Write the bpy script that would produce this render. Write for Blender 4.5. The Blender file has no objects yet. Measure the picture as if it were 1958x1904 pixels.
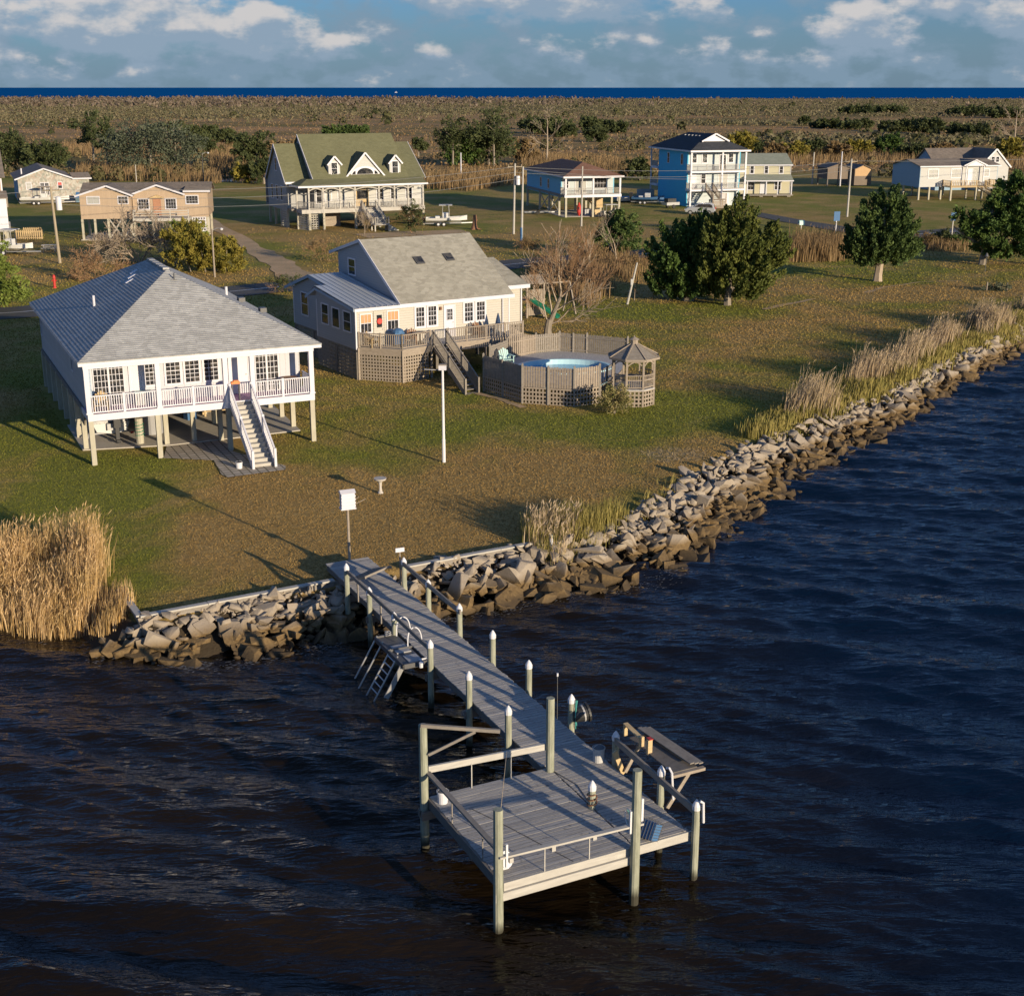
import bpy, math, random
import numpy as np
from mathutils import Vector
C = bpy.context.scene.collection
R = math.radians
rnd = random.Random(7)
# ---------------------------------------------------------------- camera
H, FPX, PITCH = 19.0, 2566.0, R(17)
sc = bpy.context.scene
cam_d = bpy.data.cameras.new('camera'); cam = bpy.data.objects.new('camera', cam_d); C.objects.link(cam)
cam_d.sensor_width = 36; cam_d.lens = FPX/1958*36; cam_d.clip_start = .5; cam_d.clip_end = 120000
cam.location = (0, 0, H); cam.rotation_euler = (R(90)-PITCH, 0, 0)
sc.camera = cam
# ---------------------------------------------------------------- sun, sky, exposure
SUN_AZ, SUN_EL = -48.5, 10.8            # mathematical azimuth of the sun and its height
sv = Vector((math.cos(R(SUN_AZ))*math.cos(R(SUN_EL)), math.sin(R(SUN_AZ))*math.cos(R(SUN_EL)), math.sin(R(SUN_EL))))
sl = bpy.data.lights.new('sun', 'SUN'); so = bpy.data.objects.new('sun', sl); C.objects.link(so)
sl.energy = 4.6; sl.angle = R(.5); sl.color = (1, .82, .57)
so.rotation_euler = (-sv).to_track_quat('-Z', 'Y').to_euler(); so.location = sv*300
sc.view_settings.view_transform = 'Standard'; sc.view_settings.look = 'None'
sc.view_settings.exposure = .52; sc.view_settings.gamma = 1
w = bpy.data.worlds.new('World'); sc.world = w; w.use_nodes = True
def world():
    nt = w.node_tree; N = nt.nodes; L = nt.links; N.clear()
    def n(t, **k):
        x = N.new(t)
        for a, b in k.items(): setattr(x, a, b)
        return x
    def m(op, a, b=None, c=None):
        x = n('ShaderNodeMath', operation=op)
        for i, v in enumerate((a, b, c)):
            if v is None: continue
            if isinstance(v, (int, float)): x.inputs[i].default_value = v
            else: L.new(v, x.inputs[i])
        return x.outputs[0]
    sky = n('ShaderNodeTexSky', sky_type='NISHITA'); sky.sun_disc = False
    sky.sun_elevation = R(SUN_EL); sky.sun_rotation = R(90-SUN_AZ); sky.air_density = 1.0; sky.dust_density = .8; sky.ozone_density = 2.5; sky.altitude = 0
    tc = n('ShaderNodeTexCoord'); sp = n('ShaderNodeSeparateXYZ'); L.new(tc.outputs['Generated'], sp.inputs[0])
    X, Y, Z = sp.outputs
    h = m('POWER', m('ADD', m('MULTIPLY', X, X), m('MULTIPLY', Y, Y)), .5)
    v = m('DIVIDE', Z, m('MAXIMUM', h, .05))                       # tangent of elevation
    u = m('ARCTAN2', X, Y)                                         # azimuth
    cb = n('ShaderNodeCombineXYZ'); L.new(m('MULTIPLY', u, 24.0), cb.inputs[0]); L.new(m('MULTIPLY', v, 44.0), cb.inputs[1])
    ns = n('ShaderNodeTexNoise'); ns.inputs['Scale'].default_value = 1.0; ns.inputs['Detail'].default_value = 9; ns.inputs['Roughness'].default_value = .56; ns.inputs['Distortion'].default_value = .0
    L.new(cb.outputs[0], ns.inputs['Vector'])
    nz = ns.outputs[0]
    ad = n('ShaderNodeVectorMath', operation='ADD'); L.new(cb.outputs[0], ad.inputs[0]); ad.inputs[1].default_value = (-.12, .34, 0)
    ns2 = n('ShaderNodeTexNoise'); ns2.inputs['Scale'].default_value = 1.0; ns2.inputs['Detail'].default_value = 9; ns2.inputs['Roughness'].default_value = .56; ns2.inputs['Distortion'].default_value = .0
    L.new(ad.outputs[0], ns2.inputs['Vector'])
    # where the heaped clouds stand: (azimuth, tan elevation, half width, half height)
    acc = None; litb = None
    for (cu, cv, ru, rv, st) in [(-.262, .043, .082, .024, 1), (-.178, .038, .042, .018, 1), (-.385, .048, .045, .022, .95), (-.120, .026, .03, .010, .6), (.03, .060, .10, .018, .8),
                             (.045, .030, .035, .012, .45), (-.055, .026, .014, .007, .6), (.245, .038, .04, .018, .8), (.36, .055, .09, .024, .8), (.12, .054, .05, .012, .5), (.19, .026, .12, .012, .3), (-.33, .018, .12, .012, .35), (-.03,.064,.09,.012,.5)]:
        a = m('DIVIDE', m('SUBTRACT', u, cu), ru); b = m('DIVIDE', m('SUBTRACT', v, cv), rv)
        # flat bottoms: the lower half falls off faster
        d = m('ADD', m('MULTIPLY', a, a), m('MULTIPLY', b, b))
        g = m('MULTIPLY', m('MAXIMUM', m('SUBTRACT', 1.6, d), 0), st*.8)
        b2 = m('ADD', b, .0065/rv); g2 = m('MULTIPLY', m('MAXIMUM', m('SUBTRACT', 1.6, m('ADD', m('MULTIPLY', a, a), m('MULTIPLY', b2, b2))), 0), st*.8)
        acc = g if acc is None else m('MAXIMUM', acc, g); litb = g2 if litb is None else m('MAXIMUM', litb, g2)
    def sstep(x, a, b):
        mr = n('ShaderNodeMapRange', interpolation_type='SMOOTHSTEP'); L.new(x, mr.inputs[0]); mr.inputs[1].default_value = a; mr.inputs[2].default_value = b
        return mr.outputs[0]
    body = m('MULTIPLY', sstep(m('ADD', m('MULTIPLY', acc, .34), nz), .57, .76), .93)
    thin = sstep(nz, .40, .62)
    # lit edge: less cloud a little above means the top of a heap
    lit = sstep(m('ADD', m('MULTIPLY', m('SUBTRACT', acc, litb), .75), m('MULTIPLY', m('SUBTRACT', nz, ns2.outputs[0]), 1.6)), -.10, .34)
    mixc = n('ShaderNodeMix', data_type='RGBA'); L.new(lit, mixc.inputs[0])
    mixc.inputs[6].default_value = (.19, .255, .33, 1); mixc.inputs[7].default_value = (.44, .425, .42, 1)
    # veil of low grey cloud toward the horizon
    sc1 = n('ShaderNodeVectorMath', operation='MULTIPLY'); L.new(sky.outputs[0], sc1.inputs[0]); sc1.inputs[1].default_value = (.027, .052, .100)   # white balance of the sky light
    hz = m('SUBTRACT', 1.0, sstep(v, .0, .10))
    veil = n('ShaderNodeMix', data_type='RGBA'); L.new(m('MULTIPLY', m('ADD', m('MULTIPLY', thin, .7), m('MULTIPLY', hz, .75)), .85), veil.inputs[0]); L.new(sc1.outputs[0], veil.inputs[6]); veil.inputs[7].default_value = (.145, .215, .285, 1)
    up = m('MULTIPLY', m('GREATER_THAN', Z, 0), body)
    fin = n('ShaderNodeMix', data_type='RGBA'); L.new(up, fin.inputs[0]); L.new(veil.outputs[2], fin.inputs[6]); L.new(mixc.outputs[2], fin.inputs[7])
    bg = n('ShaderNodeBackground'); bg.inputs['Strength'].default_value = 1.0; L.new(fin.outputs[2], bg.inputs[0])
    o = n('ShaderNodeOutputWorld'); L.new(bg.outputs[0], o.inputs[0])
world()
# ---------------------------------------------------------------- small tools
def at(px, py, z=1.0):
    """a point of the ground seen at that place of the photograph (real position, in metres)"""
    u = (px-979)/FPX; v = (952-py)/FPX
    d = (u, math.cos(PITCH)+v*math.sin(PITCH), -math.sin(PITCH)+v*math.cos(PITCH)); t = (z-H)/d[2]
    return (d[0]*t, d[1]*t)
class Fr:
    def __init__(s, x, y, deg): s.x, s.y, s.deg = x, y, deg; s.c, s.s = math.cos(R(deg)), math.sin(R(deg))
    def w(s, a, b, z=0): return (s.x+a*s.c-b*s.s, s.y+a*s.s+b*s.c, z)
class MB:
    def __init__(s): s.v = []; s.f = []
    def add(s, vs, fs):
        n = len(s.v); s.v += [tuple(q) for q in vs]; s.f += [tuple(i+n for i in f) for f in fs]; return s
    def box(s, x0, x1, y0, y1, z0, z1):
        x0, x1 = min(x0, x1), max(x0, x1); y0, y1 = min(y0, y1), max(y0, y1); z0, z1 = min(z0, z1), max(z0, z1)
        return s.add([(x0,y0,z0),(x1,y0,z0),(x1,y1,z0),(x0,y1,z0),(x0,y0,z1),(x1,y0,z1),(x1,y1,z1),(x0,y1,z1)],
                     [(0,3,2,1),(4,5,6,7),(0,1,5,4),(1,2,6,5),(2,3,7,6),(3,0,4,7)])
    def bar(s, a, b, w, h, up=(0,0,1), w1=None, h1=None):
        """a squared timber from a to b, w wide and h high"""
        a = Vector(a); b = Vector(b); d = (b-a).normalized(); up = Vector(up)
        if abs(d.dot(up)) > .98: up = Vector((0,1,0))
        r = d.cross(up).normalized(); q = r.cross(d); vs = []
        for p, ww, hh in ((a, w, h), (b, w1 or w, h1 or h)):
            for i, j in ((-1,-1),(1,-1),(1,1),(-1,1)): vs.append(p+r*(i*ww/2)+q*(j*hh/2))
        return s.add(vs, [(0,1,2,3),(7,6,5,4),(0,4,5,1),(1,5,6,2),(2,6,7,3),(3,7,4,0)])
    def tube(s, pts, rad, n=8, cap=True):
        pts = [Vector(p) for p in pts]; rr = rad if isinstance(rad, (list, tuple)) else [rad]*len(pts); base = len(s.v)
        ref = None
        for i, p in enumerate(pts):
            d = (pts[min(i+1, len(pts)-1)]-pts[max(i-1, 0)]).normalized()
            if ref is None: ref = Vector((1,0,0)) if abs(d.x) < .8 else Vector((0,1,0))
            a = d.cross(ref).normalized(); b = d.cross(a); ref = b.cross(d) if False else ref
            for k in range(n):
                t = 2*math.pi*k/n; s.v.append(tuple(p+(a*math.cos(t)+b*math.sin(t))*rr[i]))
        for i in range(len(pts)-1):
            for k in range(n):
                k2 = (k+1) % n; s.f.append((base+i*n+k, base+i*n+k2, base+(i+1)*n+k2, base+(i+1)*n+k))
        if cap:
            s.f.append(tuple(base+k for k in range(n))[::-1]); s.f.append(tuple(base+(len(pts)-1)*n+k for k in range(n)))
        return s
    def cyl(s, x, y, z0, z1, r, r1=None, n=10): return s.tube([(x,y,z0),(x,y,z1)], [r, r if r1 is None else r1], n)
    def lathe(s, x, y, prof, n=14):
        base = len(s.v)
        for (r, z) in prof:
            for k in range(n): t = 2*math.pi*k/n; s.v.append((x+r*math.cos(t), y+r*math.sin(t), z))
        for i in range(len(prof)-1):
            for k in range(n): k2 = (k+1) % n; s.f.append((base+i*n+k, base+i*n+k2, base+(i+1)*n+k2, base+(i+1)*n+k))
        s.f.append(tuple(base+k for k in range(n))[::-1]); s.f.append(tuple(base+(len(prof)-1)*n+k for k in range(n)))
        return s
    def prism(s, poly, z0, z1):
        n = len(poly); return s.add([(x,y,z0) for x,y in poly]+[(x,y,z1) for x,y in poly], [tuple(range(n))[::-1], tuple(range(n,2*n))]+[(i,(i+1)%n,(i+1)%n+n,i+n) for i in range(n)])
    def ex(s, pts, d):
        """a flat outline given as 3-D points, pushed along d"""
        n = len(pts); d = Vector(d); return s.add(list(pts)+[tuple(Vector(p)+d) for p in pts], [tuple(range(n))[::-1], tuple(range(n,2*n))]+[(i,(i+1)%n,(i+1)%n+n,i+n) for i in range(n)])
    def slope(s, E0, E1, R1, R0, step=.17, th=.012, under=.09):
        """a roof slope laid in courses, from eave E0-E1 up to ridge R0-R1"""
        E0, E1, R1, R0 = map(Vector, (E0, E1, R1, R0)); nrm = (E1-E0).cross((R0+R1)/2-E0).normalized()
        if nrm.z < 0: nrm = -nrm
        n = max(2, int(round(((R0+R1)/2-(E0+E1)/2).length/step)))
        for k in range(n):
            a, b = k/n, (k+1)/n; A, B = E0.lerp(R0, a), E1.lerp(R1, a); Cc, D = E1.lerp(R1, b), E0.lerp(R0, b)
            s.add([A, B, B+nrm*th, A+nrm*th, Cc, D], [(0,1,2,3),(3,2,4,5)])
        u = nrm*(-under); q = [E0, E1, R1, R0]
        s.add(q+[p+u for p in q], [(7,6,5,4),(0,4,5,1),(1,5,6,2),(3,7,4,0)])
        return s
    def build(s, name, mat, parent=None, dz=0.0, smooth=False):
        me = bpy.data.meshes.new(name)
        me.from_pydata([(x, y, z+dz) for x, y, z in s.v] if dz else s.v, [], s.f); me.update()
        if mat: me.materials.append(mat)
        if smooth: me.shade_smooth()
        o = bpy.data.objects.new(name, me); C.objects.link(o)
        if parent: o.parent = parent
        return o
def tag(o, label=None, cat=None, group=None, kind=None):
    for k, v in (('label', label), ('category', cat), ('group', group), ('kind', kind)):
        if v: o[k] = v
    return o
def thing(name, label, cat, x, y, z=1.0, deg=0, group=None):
    o = bpy.data.objects.new(name, None); C.objects.link(o); o.empty_display_size = .3
    o.location = (x, y, z); o.rotation_euler = (0, 0, R(deg)); return tag(o, label, cat, group)
def kids(o): return [c for c in bpy.data.objects if c.parent == o]
def dup(root, loc, deg=0, scale=1.0, label=None, group=None):
    pairs = [(c, [g for g in bpy.data.objects if g.parent == c]) for c in bpy.data.objects if c.parent == root]
    r = root.copy(); C.objects.link(r); r.location = loc; r.rotation_euler = (0, 0, R(deg)); r.scale = (scale,)*3
    if label: r['label'] = label
    if group: r['group'] = group
    for c, gs in pairs:
        cc = c.copy(); C.objects.link(cc); cc.parent = r
        for g in gs: gg = g.copy(); C.objects.link(gg); gg.parent = cc
    return r
def raw(name, V, F4, mat, parent=None, tint=None, smooth=False):
    """fast mesh from arrays; F4 is n x 3 or n x 4 indices"""
    V = np.asarray(V, dtype=np.float32); F = np.asarray(F4, dtype=np.int32); k = F.shape[1]
    me = bpy.data.meshes.new(name); me.vertices.add(len(V)); me.vertices.foreach_set('co', V.ravel())
    me.loops.add(F.size); me.loops.foreach_set('vertex_index', F.ravel()); me.polygons.add(len(F))
    me.polygons.foreach_set('loop_start', np.arange(0, F.size, k, dtype=np.int32)); me.polygons.foreach_set('loop_total', np.full(len(F), k, dtype=np.int32))
    if smooth: me.polygons.foreach_set('use_smooth', np.ones(len(F), dtype=bool))
    me.update(calc_edges=True)
    if tint is not None:
        a = me.attributes.new('tint', 'FLOAT', 'FACE'); a.data.foreach_set('value', np.asarray(tint, dtype=np.float32))
    me.materials.append(mat); o = bpy.data.objects.new(name, me); C.objects.link(o)
    if parent: o.parent = parent
    return o
# ---------------------------------------------------------------- materials
class NT:
    def __init__(s, name):
        s.m = bpy.data.materials.new(name); s.m.use_nodes = True; s.t = s.m.node_tree; s.N = s.t.nodes; s.L = s.t.links
        s.b = s.N['Principled BSDF']; s.co = s.N.new('ShaderNodeTexCoord')
    def n(s, t, **k):
        x = s.N.new(t)
        for a, b in k.items(): setattr(x, a, b)
        return x
    def put(s, sock, v):
        if hasattr(v, 'is_output') or hasattr(v, 'links'): s.L.new(v, sock)
        else:
            try: sock.default_value = v
            except Exception: sock.default_value = (*v, 1)
    def math(s, op, *a):
        x = s.n('ShaderNodeMath', operation=op)
        for i, v in enumerate(a): s.put(x.inputs[i], v)
        return x.outputs[0]
    def map(s, scale=(1,1,1), src='Object', rot=(0,0,0)):
        x = s.n('ShaderNodeMapping'); x.inputs['Scale'].default_value = scale; x.inputs['Rotation'].default_value = rot; s.L.new(s.co.outputs[src], x.inputs[0]); return x.outputs[0]
    def geo(s, scale=(1,1,1)):
        g = s.n('ShaderNodeNewGeometry'); x = s.n('ShaderNodeMapping'); x.inputs['Scale'].default_value = scale; s.L.new(g.outputs['Position'], x.inputs[0]); return x.outputs[0]
    def noise(s, vec, scale, detail=4, rough=.55, dist=0):
        x = s.n('ShaderNodeTexNoise'); x.inputs['Scale'].default_value = scale; x.inputs['Detail'].default_value = detail; x.inputs['Roughness'].default_value = rough; x.inputs['Distortion'].default_value = dist
        s.L.new(vec, x.inputs['Vector']); return x.outputs[0]
    def vor(s, vec, scale, out=1):
        x = s.n('ShaderNodeTexVoronoi'); x.inputs['Scale'].default_value = scale; s.L.new(vec, x.inputs['Vector']); return x.outputs[out]
    def ramp(s, f, stops):
        x = s.n('ShaderNodeValToRGB'); e = x.color_ramp.elements
        while len(e) < len(stops): e.new(.5)
        for i, (p, c) in enumerate(stops): e[i].position = p; e[i].color = (*c, 1) if len(c) == 3 else c
        s.L.new(f, x.inputs[0]); return x.outputs[0]
    def rng(s, f, a, b, c=0, d=1):
        x = s.n('ShaderNodeMapRange'); s.L.new(f, x.inputs[0]); x.inputs[1].default_value = a; x.inputs[2].default_value = b; x.inputs[3].default_value = c; x.inputs[4].default_value = d; return x.outputs[0]
    def mix(s, f, a, b, mode='MIX'):
        x = s.n('ShaderNodeMix', data_type='RGBA', blend_type=mode); s.put(x.inputs[0], f); s.put(x.inputs[6], a); s.put(x.inputs[7], b); return x.outputs[2]
    def bump(s, h, strength=.5, dist=.02, prev=None):
        x = s.n('ShaderNodeBump'); x.inputs['Strength'].default_value = strength; x.inputs['Distance'].default_value = dist; s.L.new(h, x.inputs['Height'])
        if prev is not None: s.L.new(prev, x.inputs['Normal'])
        return x.outputs[0]
    def set(s, col=None, rough=None, nrm=None, **k):
        if col is not None: s.put(s.b.inputs['Base Color'], col)
        if rough is not None: s.put(s.b.inputs['Roughness'], rough)
        if nrm is not None: s.L.new(nrm, s.b.inputs['Normal'])
        for a, v in k.items(): s.put(s.b.inputs[a.replace('_', ' ')], v)
        return s.m
def sc3(c, k): return tuple(min(1, x*k) for x in c)
def paint(name, c, rough=.5, dirt=.18, sc_=1.2, **k):
    t = NT(name); v = t.geo(); f = t.noise(v, sc_, 5, .65); g = t.noise(v, sc_*9, 3)
    col = t.mix(t.rng(f, .35, .75, 0, dirt*2.2), c, sc3(c, .72)); col = t.mix(t.rng(g, .4, .8, 0, dirt), col, sc3(c, .6))
    return t.set(col, rough, t.bump(g, .12, .01), **k)
def wood(name, c, c2, scale=(1.5, 12, 12), rough=.8, bumpy=.4):
    t = NT(name); v = t.map(scale); f = t.noise(v, 1.3, 6, .65, .4); g = t.noise(t.geo(), .9, 4); w1 = t.noise(t.geo(), 5, 3)
    col = t.mix(t.rng(f, .3, .7), c, c2); col = t.mix(t.rng(g, .35, .75, 0, .5), col, sc3(c2, .8)); col = t.mix(t.rng(w1, .5, .8, 0, .35), col, sc3(c, 1.25))
    return t.set(col, rough, t.bump(f, bumpy, .01))
def siding(name, c, per=.16, vertical=False, var=.15, rough=.65):
    t = NT(name); g = t.n('ShaderNodeSeparateXYZ'); t.L.new(t.co.outputs['Object'], g.inputs[0])
    z = g.outputs[0] if vertical else g.outputs[2]
    if vertical: z = t.math('ADD', g.outputs[0], g.outputs[1])
    fr = t.math('FRACT', t.math('DIVIDE', z, per)); cell = t.math('FLOOR', t.math('DIVIDE', z, per))
    cb = t.n('ShaderNodeCombineXYZ'); t.L.new(cell, cb.inputs[2]); f = t.noise(t.geo((.8, .8, .8)), 1, 4)
    wn = t.n('ShaderNodeTexWhiteNoise'); t.L.new(cb.outputs[0], wn.inputs[0])
    col = t.mix(t.rng(f, .3, .7, 0, var), c, sc3(c, .7)); col = t.mix(t.math('MULTIPLY', wn.outputs[0], var), col, sc3(c, .75))
    groove = t.rng(fr, .86, .97, 0, 1) if not vertical else t.rng(fr, .9, .97, 0, 1)
    col = t.mix(t.math('MULTIPLY', groove, .45), col, sc3(c, .45))
    return t.set(col, rough, t.bump(t.math('SUBTRACT', 1.0, fr) if not vertical else groove, .6, .02 if not vertical else -.01))
def shingle(name, c, c2, scale=4.0, rough=.9, mott=.6):
    t = NT(name); v = t.map((scale, scale, scale*2.2)); vc = t.vor(v, 1.0, 1); sp = t.n('ShaderNodeSeparateColor'); t.L.new(vc, sp.inputs[0])
    g = t.noise(t.geo(), .45, 4); fine = t.noise(t.geo(), 22, 2)
    col = t.mix(t.rng(sp.outputs[0], .1, .9, 0, mott), c, c2); col = t.mix(t.rng(g, .35, .7, 0, .35), col, sc3(c, .75)); col = t.mix(t.rng(fine, .35, .7, 0, .3), col, sc3(c2, 1.15))
    return t.set(col, rough, t.bump(fine, .35, .01))
def metalroof(name, c):
    t = NT(name); f = t.noise(t.geo(), 1.2, 4); return t.set(t.mix(t.rng(f, .3, .8, 0, .4), c, sc3(c, .7)), .38, None, Metallic=.25)
def leaf(name, c, c2, c3=None, rough=.7, k=1.55):
    c, c2 = sc3(c, k), sc3(c2, k); c3 = sc3(c3, k) if c3 else None
    t = NT(name); a = t.n('ShaderNodeAttribute', attribute_name='tint'); f = t.noise(t.geo(), .8, 3)
    col = t.mix(a.outputs['Fac'], c, c2); col = t.mix(t.rng(f, .45, .75, 0, .6), col, c3 or c2)
    m = t.set(col, rough); t.b.inputs['Specular IOR Level'].default_value = .25
    tr = t.n('ShaderNodeBsdfTranslucent'); t.L.new(col, tr.inputs[0]); ms = t.n('ShaderNodeMixShader'); ms.inputs[0].default_value = .22
    t.L.new(t.b.outputs[0], ms.inputs[1]); t.L.new(tr.outputs[0], ms.inputs[2]); t.L.new(ms.outputs[0], t.N['Material Output'].inputs[0]); return m
def glassm(name, c=(.02, .022, .028), rough=.06):
    t = NT(name); f = t.noise(t.geo((.9, .9, 1.4)), 1.6, 3); g = t.noise(t.geo((1, 1, 1)), 7, 2)
    col = t.mix(t.rng(f, .5, .62, 0, .8), c, sc3((c[0]+.06, c[1]+.055, c[2]+.045), 1)); col = t.mix(t.rng(g, .58, .66, 0, .5), col, (.14, .11, .08))  # paler noise patches paint interior reflections into the pane colour
    return t.set(col, rough, t.bump(f, .05, .01))
M = {}
M['white'] = paint('white_paint', (.585, .58, .635), .45, .12)
M['whitewall'] = siding('white_board_siding', (.49, .495, .545), .30, True, .08)
M['shakegrey'] = siding('grey_shake_siding', (.42, .42, .44), .18, False, .4)
M['shadewhite'] = siding('shaded_white_siding', (.30, .37, .46), .2, False, .15)  # white boards in shadow: the blue of the shade is in the colour
M['cream'] = siding('cream_siding', (.455, .425, .375), .16, False, .08)
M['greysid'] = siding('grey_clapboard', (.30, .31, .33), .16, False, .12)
M['blue'] = siding('blue_siding', (.16, .44, .62), .2, False, .12)
M['blue2'] = siding('bright_blue_siding', (.05, .42, .66), .2, False, .1)
M['paleblue'] = siding('pale_blue_siding', (.46, .52, .55), .2, False, .1)
M['yellow'] = siding('pale_yellow_siding', (.44, .41, .29), .16, False, .08)
M['tan'] = siding('tan_plywood_siding', (.42, .315, .22), .2, True, .3)
M['greyply'] = siding('weathered_grey_siding', (.36, .36, .36), .25, True, .5)
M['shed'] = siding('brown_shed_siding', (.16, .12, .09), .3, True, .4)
M['shedlit'] = siding('sunlit_shed_siding', (.50, .32, .16), .25, True, .3)  # lit copy of the shed siding, warm sunlight put into its colour
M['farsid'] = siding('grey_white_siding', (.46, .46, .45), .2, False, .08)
M['farblue'] = siding('blue_and_shade_siding', (.22, .34, .46), .2, False, .1)
M['roofgrey'] = shingle('light_grey_shingles', (.29, .29, .285), (.50, .50, .49), 3.2)
M['rooftan'] = shingle('tan_grey_shingles', (.25, .235, .195), (.42, .40, .34), 3.0)
M['roofgreen'] = shingle('olive_green_shingles', (.125, .125, .065), (.185, .182, .10), 2.2, .9, .5)
M['roofred'] = shingle('red_brown_shingles', (.17, .085, .055), (.24, .13, .09), 2.2, .9, .5)
M['roofnavy'] = shingle('dark_slate_shingles', (.028, .032, .04), (.06, .065, .08), 2.2, .9, .5)
M['roofbrown'] = shingle('brown_shingles', (.13, .11, .095), (.24, .20, .17), 2.2, .9, .6)
M['roofsage'] = shingle('sage_grey_shingles', (.20, .22, .18), (.29, .31, .26), 1.6, .9, .5)
M['roofmetal'] = metalroof('pale_metal_roofing', (.50, .53, .56))
M['deckwood'] = wood('weathered_deck_boards', (.27, .26, .26), (.50, .48, .46), (9, 1.2, 9))
M['deckwood2'] = wood('weathered_deck_boards_across', (.27, .26, .26), (.50, .48, .46), (1.2, 9, 9))
M['greywood'] = wood('weathered_grey_wood', (.165, .145, .125), (.285, .255, .22), (3, 3, 9))
M['beam'] = wood('pale_weathered_beam', (.34, .32, .29), (.48, .46, .42), (1.2, 8, 8))
M['tanwood'] = wood('tan_weathered_wood', (.215, .175, .135), (.345, .29, .235), (3, 3, 8))
M['newwood'] = wood('fresh_yellow_lumber', (.42, .30, .15), (.56, .42, .24), (3, 3, 8))
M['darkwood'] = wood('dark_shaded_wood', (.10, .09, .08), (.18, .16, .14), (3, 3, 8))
def boardmat(name, c, c2, per, axis=1):
    t = NT(name); g = t.n('ShaderNodeSeparateXYZ'); t.L.new(t.co.outputs['Object'], g.inputs[0]); cell = t.math('FLOOR', t.math('DIVIDE', g.outputs[axis], per))
    wn = t.n('ShaderNodeTexWhiteNoise', noise_dimensions='1D'); t.L.new(cell, wn.inputs['W']); f = t.noise(t.map((1.2, 14, 9) if axis == 1 else (14, 1.2, 9)), 1.3, 6, .7, .5); k = t.noise(t.geo(), 7, 3, .6)
    col = t.mix(t.rng(f, .3, .7), c, c2); col = t.mix(t.math('MULTIPLY', wn.outputs[0], .55), col, sc3(c, .85)); col = t.mix(t.rng(k, .60, .74, 0, .75), col, sc3(c, .38))
    return t.set(col, .85, t.bump(f, .5, .012))
def piling_mat():
    t = NT('green_treated_piling'); g = t.n('ShaderNodeNewGeometry'); s = t.n('ShaderNodeSeparateXYZ'); t.L.new(g.outputs['Position'], s.inputs[0])
    f = t.noise(t.geo((6, 6, 1.2)), 1.6, 5, .6); col = t.mix(t.rng(f, .3, .7), (.19, .20, .145), (.34, .345, .27))
    wet = t.math('ADD', t.math('MULTIPLY', f, .35), s.outputs[2]); col = t.mix(t.rng(wet, .35, .65, 1, 0), col, (.035, .032, .02))
    return t.set(col, .8, t.bump(f, .5, .015))
M['piling'] = piling_mat()
M['dockboards'] = boardmat('grey_dock_boards', (.27, .255, .245), (.50, .475, .445), .14125)
M['post'] = wood('treated_house_post', (.33, .305, .235), (.46, .43, .34), (4, 4, 1.2))
M['cap'] = paint('white_plastic_cap', (.65, .65, .68), .35, .1)
M['concrete'] = paint('concrete_slab', (.46, .42, .36), .9, .4, .8)
M['paver'] = None
M['glass'] = glassm('window_glass')
M['curtain'] = paint('pale_curtain_behind_glass', (.40, .40, .38), .25, .3, 3)
M['blind'] = paint('orange_bamboo_blind', (.55, .27, .12), .6, .3, 8)
M['black'] = paint('black_plastic', (.03, .03, .032), .45, .2)
M['darkgrey'] = paint('dark_grey_plastic', (.09, .09, .095), .5, .2)
M['grey'] = paint('grey_plastic', (.34, .34, .35), .5, .2)
M['alu'] = paint('dull_aluminium', (.48, .48, .48), .35, .25, 4, Metallic=.5)
M['red'] = paint('red_paint', (.50, .04, .03), .5, .2)
M['orange'] = paint('orange_plastic', (.75, .20, .05), .5, .2)
M['teal'] = paint('teal_plastic', (.10, .42, .38), .5, .2)
M['lightteal'] = paint('pale_teal_plastic', (.42, .62, .60), .5, .1)
M['slideg'] = paint('green_slide_plastic', (.02, .22, .13), .35, .2)
M['bluep'] = paint('blue_canvas', (.05, .14, .30), .7, .3)
M['hull'] = paint('white_boat_gelcoat', (.62, .62, .61), .25, .15)
M['silver'] = paint('silver_car_paint', (.50, .52, .55), .25, .1, 2, Metallic=.4)
M['tyre'] = paint('black_rubber', (.025, .025, .025), .8, .2)
M['pole'] = wood('utility_pole_wood', (.24, .20, .14), (.38, .32, .23), (5, 5, 1))
M['lav'] = paint('lavender_board', (.42, .24, .42), .6, .1)
M['poolliner'] = paint('pale_blue_pool_liner', (.42, .64, .72), .4, .08)
M['wire'] = paint('grey_power_cable', (.22, .22, .22), .5, .1)
M['rust'] = paint('rusty_iron', (.22, .11, .06), .8, .3)
M['brick'] = paint('brick_red_wood', (.40, .20, .12), .8, .3, 4)
M['stone'] = paint('pale_cast_stone', (.52, .48, .43), .8, .3, 3)
M['fabric'] = paint('dark_blue_fabric', (.03, .06, .13), .9, .3, 3)
M['greytarp'] = paint('pale_grey_cloth', (.50, .50, .50), .9, .3, 3)
M['asphalt'] = None
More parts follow.
